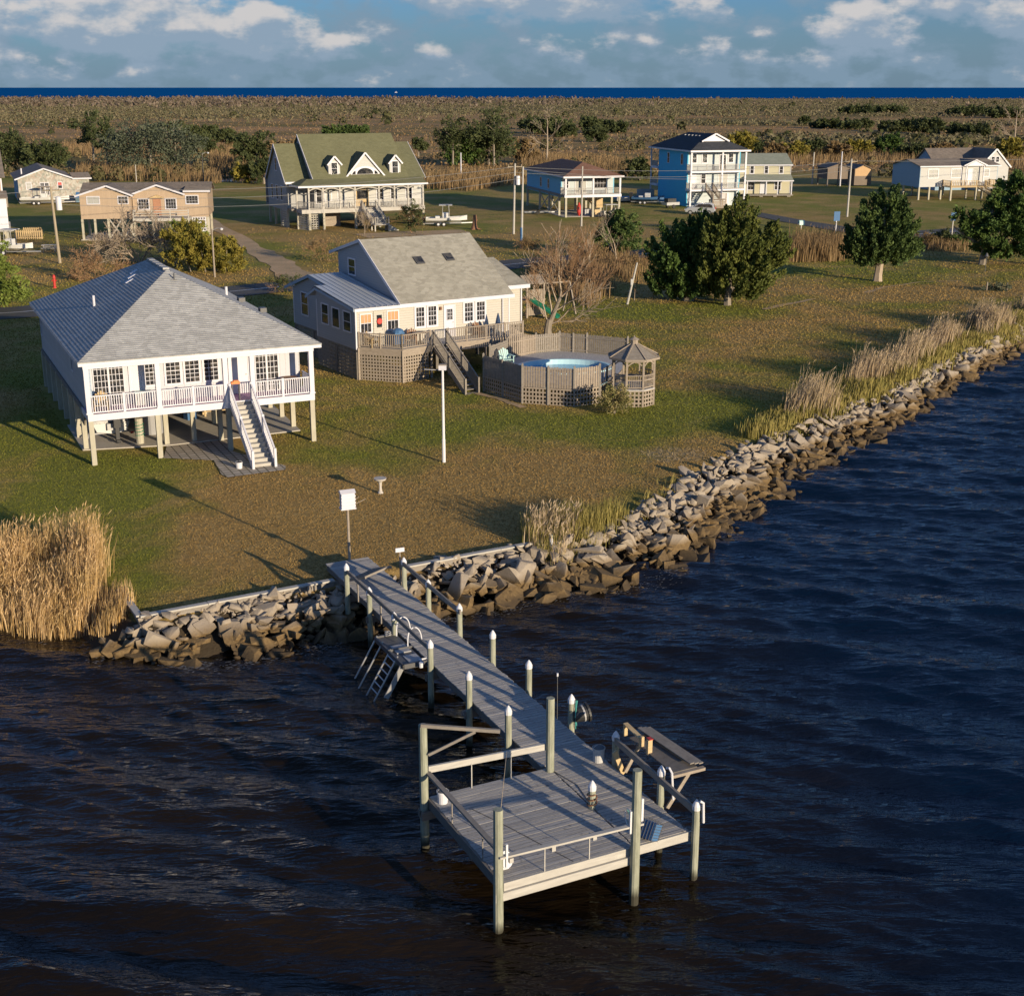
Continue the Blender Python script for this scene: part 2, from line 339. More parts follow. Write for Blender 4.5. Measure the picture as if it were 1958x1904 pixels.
# ================================================================ THE GROUND AND THE WATER
TOP = [(-30000,60),(-60,52),(-25,50.5),(-17.5,49.5),(-14.75,47.2),(-13.05,44.15),(-6.7,47.9),(-4.2,49.35),(1.3,52.5),(2.6,53.2),(4.5,55.4),(6.8,59.6),(8.7,63),(12.5,69),(17.4,75),(23.5,82),(33.7,97),(41,106),(60,128),(120,195),(400,520),(30000,30500)]
SHORE = [(-17.6,44.9),(-15,44.6),(-14.1,43.0),(-12.2,42.3),(-10,42.3),(-8.5,43.6),(-7.1,44.3),(-5.4,45.6),(-3.5,46.7),(-2.1,47.1),(-.4,47.9),(1.5,49),(3.5,49.9),(5.7,50.9),(7,52.5),(8.4,55.3),(9.9,57.6),(12.7,62.4),(14.8,66.5),(17.6,70.1),(19.7,72.9),(24.6,79.8),(31,89.8),(39.1,101.3),(44,107)]
def dist_inside(P, line):
    """distance of points to a line and whether they lie on its upper left (land) side"""
    best = np.full(len(P), 1e9); sgn = np.zeros(len(P))
    for (x0,y0),(x1,y1) in zip(line[:-1], line[1:]):
        dx, dy = x1-x0, y1-y0; L2 = dx*dx+dy*dy
        t = np.clip(((P[:,0]-x0)*dx+(P[:,1]-y0)*dy)/L2, 0, 1); qx, qy = P[:,0]-(x0+t*dx), P[:,1]-(y0+t*dy); d = np.hypot(qx, qy)
        cr = dx*(P[:,1]-y0)-dy*(P[:,0]-x0); up = d < best-1e-9
        sgn = np.where(up, np.sign(cr), sgn); best = np.where(up, d, best)
    return best, sgn
def in_poly(q, poly):
    P = np.array(poly, float); ins = np.zeros(len(q), bool); j = len(P)-1
    for i in range(len(P)):
        c = ((P[i,1] > q[:,1]) != (P[j,1] > q[:,1])) & (q[:,0] < (P[j,0]-P[i,0])*(q[:,1]-P[i,1])/(P[j,1]-P[i,1]+1e-12)+P[i,0]); ins ^= c; j = i
    return ins
def grow(a, b, st, lo, hi, k=1.13):
    v = list(np.arange(a, b+1e-6, st)); d = st; q = a; L = []
    while q > lo: d *= k; q -= d; L.append(q)
    d = st; q = v[-1]; Rr = []
    while q < hi: d *= k; q += d; Rr.append(q)
    return np.array(L[::-1]+v+Rr)
def gridmesh(name, xs, ys, zf, mat, smooth=True):
    X, Y = np.meshgrid(xs, ys); P = np.stack([X.ravel(), Y.ravel()], 1); Z = zf(P)
    nx, ny = len(xs), len(ys); i = np.arange(nx-1)[None,:]+np.arange(ny-1)[:,None]*nx
    F = np.stack([i, i+1, i+nx+1, i+nx], -1).reshape(-1, 4)
    return raw(name, np.column_stack([P, Z]), F, mat, smooth=smooth)
LAND_END = 2400
def ground_mat(name='lawn_and_marsh_ground', q_=1.0):
    qd = .95 if q_ == 1 else .72
    t = NT(name); P = t.geo(); s = t.n('ShaderNodeSeparateXYZ'); t.L.new(P, s.inputs[0]); X, Y, Z = s.outputs
    big = t.noise(P, .045, 4, .5, .6); mid = t.noise(P, .22, 5, .6, .4); fine = t.noise(P, 3.2, 5, .7); grain = t.noise(t.geo((1,.55,1)), 9, 4, .75); gr2 = t.noise(P, 24, 2, .6)
    green = t.mix(t.rng(fine, .3, .7), (0.143, 0.188, 0.030), (0.255, 0.285, 0.057))
    brown = t.mix(t.rng(fine, .3, .7), (0.300, 0.217, 0.090), (0.480, 0.352, 0.158))
    straw = t.mix(t.rng(fine, .3, .7), (0.494, 0.403, 0.195), (0.620, 0.533, 0.286))
    # dormant brown turf near the dock and in patches, green beside the houses
    def blob(cx, cy, rx, ry):
        a = t.math('DIVIDE', t.math('SUBTRACT', X, cx), rx); b = t.math('DIVIDE', t.math('SUBTRACT', Y, cy), ry)
        return t.rng(t.math('ADD', t.math('MULTIPLY', a, a), t.math('MULTIPLY', b, b)), .2, 1.2, 1, 0)
    br = None
    for q in [(-7, 55, 9, 8, 1), (0, 63, 6, 8, .8), (-10, 60, 5, 5, .7), (9, 84, 7, 5, .35), (24, 108, 14, 8, .55), (36, 126, 16, 9, .6), (9, 64, 4, 8, .3), (14, 98, 6, 12, .3), (-22, 172, 9, 10, .8),(2,172,30,3,.8),(13, 178, 12, 6, .5)]:
        b = t.math('MULTIPLY', blob(*q[:4]), q[4]); br = b if br is None else t.math('MAXIMUM', br, b)
    gb = None
    for q in [(-20, 60, 6, 9, 1), (-16.5, 55, 4, 6, .8), (1, 72, 9, 5, .9), (10, 77, 5, 6, .8), (13, 112, 12, 5, .9), (36, 131, 5, 3.5, 1),(-25,80,6,20,.8)]:
        b = t.math('MULTIPLY', blob(*q[:4]), q[4]); gb = b if gb is None else t.math('MAXIMUM', gb, b)
    f = t.math('ADD', t.math('SUBTRACT', t.math('ADD', big, t.math('MULTIPLY', t.math('SUBTRACT', mid, .5), .9)), t.math('MULTIPLY', gb, .28)), t.math('MULTIPLY', br, .34))
    lawn = t.mix(t.rng(f, .34, .66), green, brown)
    lawn = t.mix(t.rng(t.math('ADD', t.math('MULTIPLY', mid, .7), t.math('MULTIPLY', fine, .3)), .52, .72, 0, .4*q_), lawn, straw)
    lawn = t.mix(t.rng(t.math('ADD', t.math('MULTIPLY', blob(8.2, 66.5, 2.6, 2.4), .35), fine), .74, .92, 0, .8), lawn, (.42, .36, .27))
    lawn = t.mix(1.0, lawn, (1.07, .95, .76), 'MULTIPLY'); lawn = t.mix(t.rng(grain, .34, .60, .55*q_, 0), lawn, (.13, .10, .04)); lawn = t.mix(t.rng(gr2, .5, .75, 0, .35*q_), lawn, (.26, .21, .10))
    # marsh behind the houses
    m1 = t.noise(t.geo((.35, 1.5, 1)), .018, 6, .6, .8); m2 = t.noise(t.geo((.4, 1, 1)), .12, 5, .65); m3 = t.noise(P, 1.1, 4, .7)
    marsh = t.mix(t.rng(m1, .35, .62), (0.540, 0.360, 0.217), (0.375, 0.300, 0.150)); marsh = t.mix(t.rng(m2, .45, .72, 0, .7), marsh, (0.598, 0.429, 0.273))
    marsh = t.mix(t.rng(m3, .5, .75, 0, .6), marsh, (.13, .105, .05)); marsh = t.mix(t.rng(m2, .30, .44, .6, 0), marsh, (.12, .115, .05))
    edge = t.math('ADD', t.math('ADD', Y, t.math('MULTIPLY', mid, -30)), t.math('MULTIPLY', X, .12))
    far = t.rng(edge, 285, 300); m5 = t.noise(t.geo((.5, 1, 1)), .006, 4, .6, 1.0); marsh = t.mix(t.rng(m5, .42, .60), marsh, t.mix(1.0, marsh, (.50, .62, .45), 'MULTIPLY')); marsh = t.mix(1.0, marsh, (.88, .74, .57), 'MULTIPLY')
    col = t.mix(far, lawn, marsh)
    bank_dark = t.rng(t.math('ADD', Z, t.math('MULTIPLY', fine, .2)), .9, 1.02, 1, 0); col = t.mix(bank_dark, col, (.055, .042, .028))  # bank slope below lawn level turns dark brown
    col = t.mix(1.0, col, (qd, qd, qd), 'MULTIPLY'); nb = t.bump(t.math('ADD', grain, t.math('MULTIPLY', gr2, .5)), .7, .05); nb = t.bump(t.math('ADD', fine, m3), .5, .12, nb)
    return t.set(col, .95, nb, Specular_IOR_Level=.15)

def ground_z(P):
    d, s = dist_inside(P, TOP); s = np.where(in_poly(P, TOP+[(30000,40000),(-30000,40000)]), 1, -1)
    z = np.where(s > 0, 1.0, np.maximum(1.0-d*.62, -1.5))
    z = np.where((P[:,1] > LAND_END), -2.0, z)
    n = np.sin(P[:,0]*.7+P[:,1]*.31)*np.sin(P[:,1]*.5-P[:,0]*.2)*.02
    cr = np.exp(-((P[:,0]+61+8*np.sin(P[:,1]*.02))**2)/60-((P[:,1]-297)**2)/140)*2.2      # the pond behind the tan house
    cr2 = np.exp(-((P[:,1]-262-.06*P[:,0])/3.4)**2)*np.clip((P[:,0]-15)/6,0,1)*1.6*(P[:,0]<62)
    return z+np.where(s > 0, n*(P[:,1] > 90), 0)-cr-cr2*0
GM = ground_mat(); GM2 = ground_mat('lawn_grass_blades', .25)
g = gridmesh('ground', grow(-46, 50, .6, -30000, 30000, 1.12), grow(38, 112, .5, 20, LAND_END+5, 1.06), ground_z, GM)
tag(g, kind='structure')
# pond
pm = NT('pond_water'); pm = pm.set((.01, .06, .14), .04, pm.bump(pm.noise(pm.geo(), .8), .15, .05))
tag(MB().add([(-75,285,.35),(-48,285,.35),(-48,312,.35),(-75,312,.35)], [(0,1,2,3)]).build('pond', pm), kind='structure')
# ---- sound water
def water_mat():
    t = NT('dark_sound_water'); P = t.geo(); s = t.n('ShaderNodeSeparateXYZ'); t.L.new(P, s.inputs[0])
    ga = t.n('ShaderNodeMapping'); ga.inputs['Rotation'].default_value = (0, 0, R(17)); ga.inputs['Scale'].default_value = (.42, 1.75, 1); t.L.new(t.n('ShaderNodeNewGeometry').outputs['Position'], ga.inputs[0]); a = t.noise(ga.outputs[0], 2.4, 3, .5, .3); b = t.noise(ga.outputs[0], 8.5, 3, .5, .2); c = t.noise(P, 26, 2)
    nb = t.bump(a, 1.0, .11); nb = t.bump(b, 1.0, .022, nb)
    m = t.noise(t.geo((.5, 1, 1)), .25, 3)
    col = t.mix(t.rng(m, .35, .65), (.0045, .0030, .0015), (.0115, .0070, .0028)); sky_tint = t.rng(t.math('ADD', s.outputs[0], t.math('MULTIPLY', s.outputs[1], .12)), 8, 17); col = t.mix(sky_tint, col, (.0008, .0060, .0200))  # navy toward the right paints the sky's reflection into the base colour
    return t.set(col, .04, nb, IOR=1.33)
def waves(P):
    r = np.random.RandomState(3); z = np.zeros(len(P)); X, Y = P[:,0], P[:,1]
    fade = np.clip((X+30)/6, 0, 1)*np.clip((54-X)/8, 0, 1)*np.clip((Y-20)/3, 0, 1)*np.clip((118-Y)/8, 0, 1)
    for i in range(46):
        lam = .5*(6.5/.5)**(i/45.)*r.uniform(.9, 1.1); th = R(72)+r.normal()*.26; k = 2*math.pi/lam
        amp = .0105*lam**.70; ph = r.uniform(0, 6.28)
        q = k*(X*math.cos(th)+Y*math.sin(th))+ph+.6*np.sin((X*math.sin(th)-Y*math.cos(th))*k*.22+ph)
        z += amp*(np.exp(np.sin(q)*.9)-1.2)*.9
    return z*fade*1.0
xs = grow(-26, 47, .15, -400, 900, 1.25); ys = grow(22, 108, .13, -60, 400, 1.25)
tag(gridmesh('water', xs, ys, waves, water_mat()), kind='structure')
def foam():
    r = np.random.RandomState(8); n = 3400; s_ = r.uniform(0, 1, n); ln_ = SHORE; seg = r.randint(0, len(ln_)-1, n); A = np.array(ln_)[seg]; Bq = np.array(ln_)[seg+1]; q = A+(Bq-A)*s_[:,None]
    nz = np.sin(q[:,0]*2.3+q[:,1]*1.1)+np.sin(q[:,0]*.9-q[:,1]*1.7+1); q = q[nz > .25]; n = len(q); q = q+np.stack([r.normal(.15, .32, n), r.normal(-.30, .30, n)], 1)
    a = r.uniform(0, np.pi, n); L_ = r.uniform(.02, .10, n); W_ = r.uniform(.006, .018, n); ux, uy = np.cos(a*.25), np.sin(a*.25)
    z = waves(q)+.02; c = np.column_stack([q, z]); U = np.stack([ux*L_, uy*L_, 0*ux], 1); V_ = np.stack([-uy*W_, ux*W_, 0*ux], 1)
    V = np.stack([c-U, c-V_, c+U, c+V_], 1).reshape(-1, 3); return tag(raw('foam', V, np.arange(n*4).reshape(-1, 4), paint('white_foam', (.26, .26, .26), .6)), 'flecks of white foam where the water laps the rocks', 'foam', kind='stuff')
foam()
# ---- ocean beyond the barrier marsh
def ocean_mat():
    t = NT('deep_blue_ocean'); a = t.noise(t.geo((1, .25, 1)), .01, 4); return t.set(t.mix(t.rng(a, .3, .7), (.003, .080, .25), (.004, .10, .30)), 1.0, None, Specular_IOR_Level=0.0)
tag(MB().add([(-60000,2250,-.3),(60000,2250,-.3),(60000,100000,-.3),(-60000,100000,-.3)], [(0,1,2,3)]).build('ocean', ocean_mat()), kind='structure')
# ---- roads, paths and slabs
def road_mat():
    t = NT('worn_asphalt'); f = t.noise(t.geo(), .5, 5); g2 = t.noise(t.geo(), 14, 3)
    return t.set(t.mix(t.rng(g2, .3, .7), t.mix(t.rng(f, .3, .7), (.055, .056, .06), (.085, .085, .085)), (.05, .05, .05)), .85, t.bump(g2, .3, .01))
def gravel_mat():
    t = NT('sandy_gravel'); f = t.noise(t.geo(), .4, 5); g2 = t.noise(t.geo(), 5, 5, .7)
    col = t.mix(t.rng(f, .3, .7), (.56, .37, .21), (.36, .245, .13)); col = t.mix(t.rng(g2, .45, .7, 0, .7), col, (.22, .20, .10))
    return t.set(col, .95, t.bump(g2, .6, .05))
def paver_mat():
    t = NT('square_concrete_pavers'); x = t.n('ShaderNodeTexBrick'); x.inputs['Scale'].default_value = 1; x.offset = 0.0; x.inputs['Brick Width'].default_value = .42; x.inputs['Row Height'].default_value = .42; x.inputs['Mortar Size'].default_value = .03
    x.inputs['Color1'].default_value = (.46, .40, .32, 1); x.inputs['Color2'].default_value = (.34, .29, .235, 1); x.inputs['Mortar'].default_value = (.06, .055, .03, 1)
    t.L.new(t.map(), x.inputs[0]); f = t.noise(t.geo(), 3, 4); return t.set(t.mix(t.rng(f, .4, .75, 0, .5), x.outputs[0], (.28, .24, .17)), .9, t.bump(x.outputs[1], -.5, .01))
def strip(name, pts, width, mat, z, label=None, rag=0.0):
    vs = []; n = len(pts); rr = random.Random(5)
    fine = []
    for i in range(n-1):
        for k in range(6):
            q = k/6; fine.append((pts[i][0]*(1-q)+pts[i+1][0]*q, pts[i][1]*(1-q)+pts[i+1][1]*q, (width[i]*(1-q)+width[i+1]*q) if isinstance(width, list) else width))
    fine.append((*pts[-1], width[-1] if isinstance(width, list) else width))
    for i, (x, y, wd) in enumerate(fine):
        a = fine[max(i-1,0)]; b = fine[min(i+1,len(fine)-1)]; dx, dy = b[0]-a[0], b[1]-a[1]; L = math.hypot(dx, dy); nx, ny = -dy/L, dx/L
        wl, wr = wd/2+rr.uniform(-rag, rag), wd/2+rr.uniform(-rag, rag)
        vs += [(x+nx*wl, y+ny*wl, z), (x-nx*wr, y-ny*wr, z)]
    f = [(2*i, 2*i+1, 2*i+3, 2*i+2) for i in range(len(fine)-1)]
    return tag(MB().add(vs, f).build(name, mat), kind='structure')
M['asphalt'] = road_mat(); M['gravel'] = gravel_mat(); M['paver'] = paver_mat()
RD = [(-120,88),(-60,103),(-41,112),(-23,126),(3,146),(12,151.5),(28,160),(48,172),(62,180),(85,193),(180,240)]
strip('road', RD, 6.4, M['asphalt'], 1.045)
strip('centre_line', RD, .16, M['cap'], 1.052)
strip('side_road', [(35.5,205),(37.5,199),(39.5,192),(43,183),(48,173)], [3.6,3.6,3.8,4.4,7], M['asphalt'], 1.05)
strip('driveway', [(-49,205),(-44,196),(-31.5,162),(-26,148),(-23,139),(-20,129)], [1.6,2.0,2.4,2.9,3.3,4.6], M['gravel'], 1.04, rag=.35)
strip('gravel_yard', [(-19,172),(-13,175),(-6,178)], [5,6,4], M['gravel'], 1.038, rag=.3)
strip('foot_path', [at(912,752),at(955,763),at(1000,780)], .5, M['gravel'], 1.03, rag=.08)
strip('wrack_line', [at(1460,592),at(1500,583),at(1560,572)], [.4,.7,.3], M['gravel'], 1.03, rag=.12)
strip('wrack_line', [at(1655,560),at(1690,550),at(1760,540),at(1840,537)], [.5,.4,.3,.2], M['gravel'], 1.03, rag=.12)
# ================================================================ REEDS AND GRASSES
def blades(name, pts, hts, wid, mat, seed=1, lean=(.25,.1), plume=.0, tintv=None, base=None):
    """thin bent blades standing on pts; a share of them carries a feathery plume"""
    r = np.random.RandomState(seed); n = len(pts); P = np.asarray(pts, float); hts = np.asarray(hts, float)
    an = r.uniform(0, 2*np.pi, n); lx = r.normal(lean[0], .16, n); ly = r.normal(lean[1], .16, n); wv = np.stack([np.cos(an), np.sin(an), np.zeros(n)], 1)*(wid*r.uniform(.6, 1.4, n))[:,None]
    T = [0, .55, 1]; rows = []
    for k, t in enumerate(T):
        c = P+np.stack([lx*hts*t*t*.6, ly*hts*t*t*.6, hts*t], 1); w_ = wv*(1, .8, .12)[k]
        rows += [c-w_, c+w_]
    V = np.stack(rows, 1).reshape(-1, 3); b = np.arange(n)[:,None]*6
    F = np.concatenate([b+np.array([0,1,3,2]), b+np.array([2,3,5,4])], 0); tn = r.uniform(0, 1, n); T2 = np.concatenate([tn, tn])
    if plume > 0:
        sel = np.where(r.uniform(0, 1, n) < plume)[0]; m = len(sel); tip = P[sel]+np.stack([lx[sel]*hts[sel]*.6, ly[sel]*hts[sel]*.6, hts[sel]], 1)
        q = []; 
        for rep in range(2):
            a2 = r.uniform(0, 2*np.pi, m); wv2 = np.stack([np.cos(a2), np.sin(a2), np.zeros(m)], 1)*(wid*1.5); up = np.stack([lx[sel]*.25, ly[sel]*.25, np.full(m, .10)], 1)
            q.append(np.stack([tip-up*.8, tip+wv2, tip+up*1.4, tip-wv2*.7], 1))
        Q = np.concatenate(q, 0).reshape(-1, 3); o = len(V); V = np.concatenate([V, Q]); F = np.concatenate([F, o+np.arange(len(Q)).reshape(-1, 4)]); T2 = np.concatenate([T2, np.full(len(Q)//4, 1.0)])
    return raw(name, V, F, mat, tint=T2)
M['reed'] = leaf('dry_golden_reed', (.27, .165, .055), (.46, .33, .18), (.24, .165, .05))
M['sedge'] = leaf('olive_straw_grass', (.13, .115, .026), (.27, .215, .075), (.10, .105, .022))
M['rushes'] = leaf('pale_dry_grass_stalks', (.20, .145, .085), (.34, .265, .18), (.17, .14, .06))
M['reedfar'] = leaf('brown_marsh_reed', (.13, .082, .038), (.21, .145, .075), (.10, .072, .032))
def scatter_poly(poly, n, seed):
    r = np.random.RandomState(seed); P = np.array(poly); lo, hi = P.min(0), P.max(0); out = []
    while len(out) < n:
        q = r.uniform(lo, hi, (n*2, 2)); ins = np.zeros(len(q), bool); j = len(P)-1
        for i in range(len(P)):
            c = ((P[i,1] > q[:,1]) != (P[j,1] > q[:,1])) & (q[:,0] < (P[j,0]-P[i,0])*(q[:,1]-P[i,1])/(P[j,1]-P[i,1]+1e-12)+P[i,0]); ins ^= c; j = i
        out += list(q[ins])
    return np.array(out[:n])
def zat(q): return ground_z(q)
def clump(poly, n, seed, hf):
    q = scatter_poly(poly, n, seed); r = np.random.RandomState(seed+9); q = q+r.normal(0, .16, q.shape)*(1+(q[:,1:2] > 60)*1.2)
    cl = r.uniform(0, 6.28, 6); big = sum(np.sin(q[:,0]*f1+q[:,1]*f2+c)*.5 for (f1, f2), c in zip([(1.1,.7),(.5,1.9),(2.3,1.3),(3.7,-2.1)], cl))
    return np.column_stack([q, np.maximum(zat(q), -.35)-.03]), hf(q)*(1+.14*big)*r.uniform(.55, 1.12, n)
# the tall clump at the left edge by the water
poly = [(-19.5,46.3),(-18.6,45.6),(-17,44.9),(-15.7,44.9),(-15.35,46),(-15.6,48),(-16.3,50.3),(-18,50.5),(-22,50.5),(-24,47)]
p, h_ = clump(poly, 8200, 4, lambda q: 1.62+.32*np.exp(-((q[:,0]+16.3)/.9)**2)+.22*np.sin(q[:,0]*2.1+q[:,1])*np.sin(q[:,1]*1.7)-.6*np.clip((45.6-q[:,1])/1.0, 0, 1))
tag(blades('reed_clump', p, h_, .012, M['reed'], 4, (.12,.05), .30), 'tall golden reeds growing at the water edge left of the rocks', 'reeds', kind='stuff')
p, h_ = clump([(-14.9,44.7),(-14.2,44.3),(-13.9,45.4),(-14.5,46.6),(-15.2,46.6)], 900, 6, lambda q: .8+0*q[:,0])
tag(blades('reed_tuft', p, h_, .014, M['reed'], 6, (.15,.05)), 'low loose reeds between the tall clump and the bulkhead', 'reeds', kind='stuff')
# clump by the end of the bulkhead
p, h_ = clump([at(1003,1042),at(1060,1062),at(1120,1045),at(1180,1008),at(1205,985),at(1150,985),at(1060,990),at(1003,1010)], 3600, 11, lambda q: .85+0*q[:,0])
tag(blades('grass_clump', p, h_, .014, M['sedge'], 11, (.1,.05)), 'olive and straw grass clump behind the bulkhead end post', 'grass', kind='stuff')
p, h_ = clump([at(1003,1042),at(1060,1062),at(1110,1045),at(1100,1000),at(1010,1005)], 420, 12, lambda q: 1.15+0*q[:,0])
tag(blades('seed_stalks', p, h_, .02, M['rushes'], 12, (.08,.05), .5), 'pale seed stalks standing out of the grass clump by the end post', 'grass', kind='stuff')
p, h_ = clump([at(1250,1000),at(1320,935),at(1290,920),at(1215,975)], 700, 13, lambda q: .45+0*q[:,0])
tag(blades('grass_fringe', p, h_, .014, M['sedge'], 13), 'thin low grass where the lawn meets the rocks', 'grass', kind='stuff')
# the long bank of grasses on the right
bank = [at(1420,838),at(1480,838),at(1560,810),at(1640,775),at(1700,752),at(1760,720),at(1850,668),at(1958,640),at(2040,600),at(2040,560),at(1958,585),at(1850,610),at(1760,640),at(1680,700),at(1560,755),at(1470,790)]
p, h_ = clump(bank, 30000, 14, lambda q: .55+.25*np.sin(q[:,0]*.8)*np.sin(q[:,1]*.6)+0*q[:,0])
tag(blades('bank_grass', p, h_, .03, M['sedge'], 14, (.15,.1)), 'olive green low grass along the bank above the far rocks', 'grass', kind='stuff')
tall = [at(1500,800),at(1590,790),at(1640,740),at(1720,720),at(1800,665),at(1900,640),at(1990,600),at(1958,592),at(1860,620),at(1790,650),at(1700,695),at(1620,735),at(1540,765)]
p, h_ = clump(tall, 9500, 15, lambda q: 1.55+.45*np.sin(q[:,0]*.9+q[:,1]*.3)+0*q[:,0])
kp = np.sin(p[:,0]*.62+p[:,1]*.21+.4)+.7*np.sin(p[:,0]*.23-p[:,1]*.34+1)+np.random.RandomState(5).normal(0, .5, len(p)) > -.15; p, h_ = p[kp], h_[kp]
tag(blades('bank_reeds', p, h_, .024, M['rushes'], 15, (.22,.05), .2), 'tall pale dry stalks leaning over the bank on the right', 'reeds', kind='stuff')
# reeds round the houses behind
def reedpatch(poly, n, hgt, label, seed, mat='reedfar', wd=.06, name='reed_bed'):
    p, h_ = clump(poly, n, seed, lambda q: hgt+0*q[:,0]); return tag(blades(name, p, h_, wd, M[mat], seed, (.1,.05), .15), label, 'reeds', kind='stuff')
reedpatch([at(1508,502),at(1612,500),at(1605,478),at(1515,478)], 3400, 2.5, 'dense brown reed bed between the two big cedars', 21, 'reedfar', .03)
reedpatch([at(1000,530),at(1040,555),at(1120,590),at(1165,560),at(1150,520),at(1060,512)], 2600, 1.5, 'rust brown reeds behind the bare tree', 22, 'reedfar', .03)
reedpatch([at(1100,500),at(1215,545),at(1225,515),at(1180,480)], 1500, 1.3, 'grey brown scrub grass beside the leaning pole', 23, 'reedfar', .035)
reedpatch([at(810,362),at(900,366),at(1000,352),at(1000,338),at(900,338),at(810,345)], 2600, 2.2, 'brown reeds behind the lawn right of the green roofed house', 24)
reedpatch([at(1000,325),at(1240,345),at(1240,318),at(1000,300)], 3600, 2.6, 'tall tan reeds behind the red roofed house', 25)
reedpatch([at(150,345),at(420,352),at(420,330),at(300,325),at(150,325)], 3000, 2.2, 'golden reeds along the lawn behind the tan house', 26)
reedpatch([at(400,325),at(520,345),at(530,318),at(400,300)], 2200, 2.4, 'orange brown reeds around the small pond', 27)
reedpatch([at(120,300),at(560,300),at(560,285),at(120,280)], 3800, 2.4, 'brown reeds of the marsh edge behind the evergreens', 28)
reedpatch([at(1440,320),at(1700,318),at(1960,330),at(1960,300),at(1440,300)], 3800, 2.4, 'mixed brown reeds behind the yellow house and the shed', 29)
reedpatch([at(1740,480),at(1850,482),at(1850,465),at(1740,465)], 900, 1.0, 'brown scrub along the road behind the round cedar', 30, 'reedfar', .04)
# ================================================================ MARSH SCRUB, one far mass
M['scrub'] = leaf('grey_green_marsh_scrub', (.060, .062, .030), (.13, .115, .065), (.20, .15, .10), .9)
M['scrub3'] = leaf('olive_brown_bush_leaves', (.05, .052, .022), (.13, .10, .05), (.08, .07, .03), .9)
M['scrub4'] = leaf('dark_green_shrub_leaves', (.028, .036, .014), (.062, .062, .026), (.05, .05, .02), .9)
M['scrub2'] = leaf('bare_brown_marsh_scrub', (.09, .07, .052), (.165, .13, .10), (.08, .065, .045), .9)
def far_scrub(name, n, y0, y1, mat, hmin, hmax, seed, label, dens=None, K=9, wr=(1.2, 2.2), cs=.30):
    r = np.random.RandomState(seed); y = y0*(y1/y0)**r.uniform(0, 1, n); x = r.uniform(-.46, .46, n)*y*1.05
    if dens is not None:
        keep = r.uniform(0, 1, n) < dens(x, y); x, y = x[keep], y[keep]; n = len(x)
    h = r.uniform(hmin, hmax, n); w_ = h*r.uniform(wr[0], wr[1], n)*.5
    cx = np.repeat(x, K); cy = np.repeat(y, K); ch = np.repeat(h, K); cw = np.repeat(w_, K); m = n*K
    d = r.normal(size=(m, 3)); d /= np.linalg.norm(d, axis=1)[:,None]; d[:,2] = np.abs(d[:,2])
    c = np.stack([cx+d[:,0]*cw*.8, cy+d[:,1]*cw*.8, 1+ch*(.15+.75*d[:,2])], 1)
    a = r.normal(size=(m, 3)); a /= np.linalg.norm(a, axis=1)[:,None]; b = np.cross(a, d); b /= np.linalg.norm(b, axis=1)[:,None]+1e-9
    s = (ch*cs*r.uniform(.6, 1.3, m))[:,None]; a = a*s; b = b*s
    V = np.stack([c-a, c-b*.8, c+a, c+b*.8], 1).reshape(-1, 3); F = np.arange(m*4).reshape(-1, 4)
    return tag(raw(name, V, F, mat, tint=np.repeat(r.uniform(0, 1, n), K)), label, 'scrub', kind='stuff')
def dens1(x, y):
    a = np.sin(x*.013+y*.004)*np.sin(y*.011-x*.003+1.3); base = np.clip((y-780-x*.5)/260, 0, 1)
    strips = (np.sin(y*.028+x*.004) > .55)*np.clip((x-30)/80, 0, 1)*.8
    return np.clip(base*(.75+.35*a)+strips*(y > 330), 0, 1)
far_scrub('marsh_scrub', 48000, 330, 2380, M['scrub'], 1.2, 2.4, 1, 'grey green scrub filling the far marsh below the ocean', dens1)
far_scrub('marsh_thicket', 7000, 1200, 2380, M['scrub2'], 3.0, 6.0, 2, 'bare brown thicket on the horizon at the left', lambda x, y: np.clip((250-x)/500, .05, 1)*np.clip((y-1200)/500,0,1), 8, (.5, 1.0))
far_scrub('marsh_tussocks', 16000, 300, 1100, M['reedfar'], .5, 1.2, 3, 'low brown grass tussocks across the open marsh', lambda x, y: np.full(len(x), .9), 4, (1.5, 3))
def dens4(x, y):
    return ((np.abs(y-(300+.10*x)) < 26) | (np.abs(y-400-.3*x) < 14))*np.clip(.10+.5*np.sin(x*.06)*np.sin(x*.017+2), .02, .6)
far_scrub('marsh_bushes', 1500, 270, 460, M['scrub3'], 1.6, 3.6, 5, 'scattered green brown bushes where lawn turns into marsh', dens4, 130, (.9, 1.5), .10)
far_scrub('dark_marsh_shrubs', 520, 420, 2300, M['scrub4'], 2.4, 5.0, 9, 'dark green shrubs dotted over the far marsh up to the horizon', lambda x, y: np.clip(.35+.6*np.sin(x*.012+2)*np.sin(y*.009), 0, 1), 36, (1.0, 2.0), .20)
# ================================================================ RIPRAP
def rock_mat():
    t = NT('broken_concrete_rock'); P = t.geo(); s = t.n('ShaderNodeSeparateXYZ'); t.L.new(P, s.inputs[0]); oi = t.n('ShaderNodeObjectInfo')
    f = t.noise(P, 1.3, 5, .6); g2 = t.noise(P, 9, 5, .7)
    c = t.mix(t.rng(f, .3, .7), (.37, .315, .25), (.25, .205, .155)); c = t.mix(t.rng(g2, .5, .75, 0, .6), c, (.22, .19, .15)); c = t.mix(t.math('MULTIPLY', oi.outputs['Random'], .5), c, (.27, .22, .17))
    tide = t.math('ADD', s.outputs[2], t.math('MULTIPLY', f, .35)); alg = t.mix(t.rng(g2, .35, .65), (.105, .066, .027), (.17, .112, .046))
    c = t.mix(t.rng(tide, .66, .98, 1, 0), c, alg); c = t.mix(t.rng(tide, .26, .50, .85, 0), c, (.045, .03, .015))
    return t.set(c, .85, t.bump(g2, .6, .04))
ROCK = rock_mat()
import bmesh
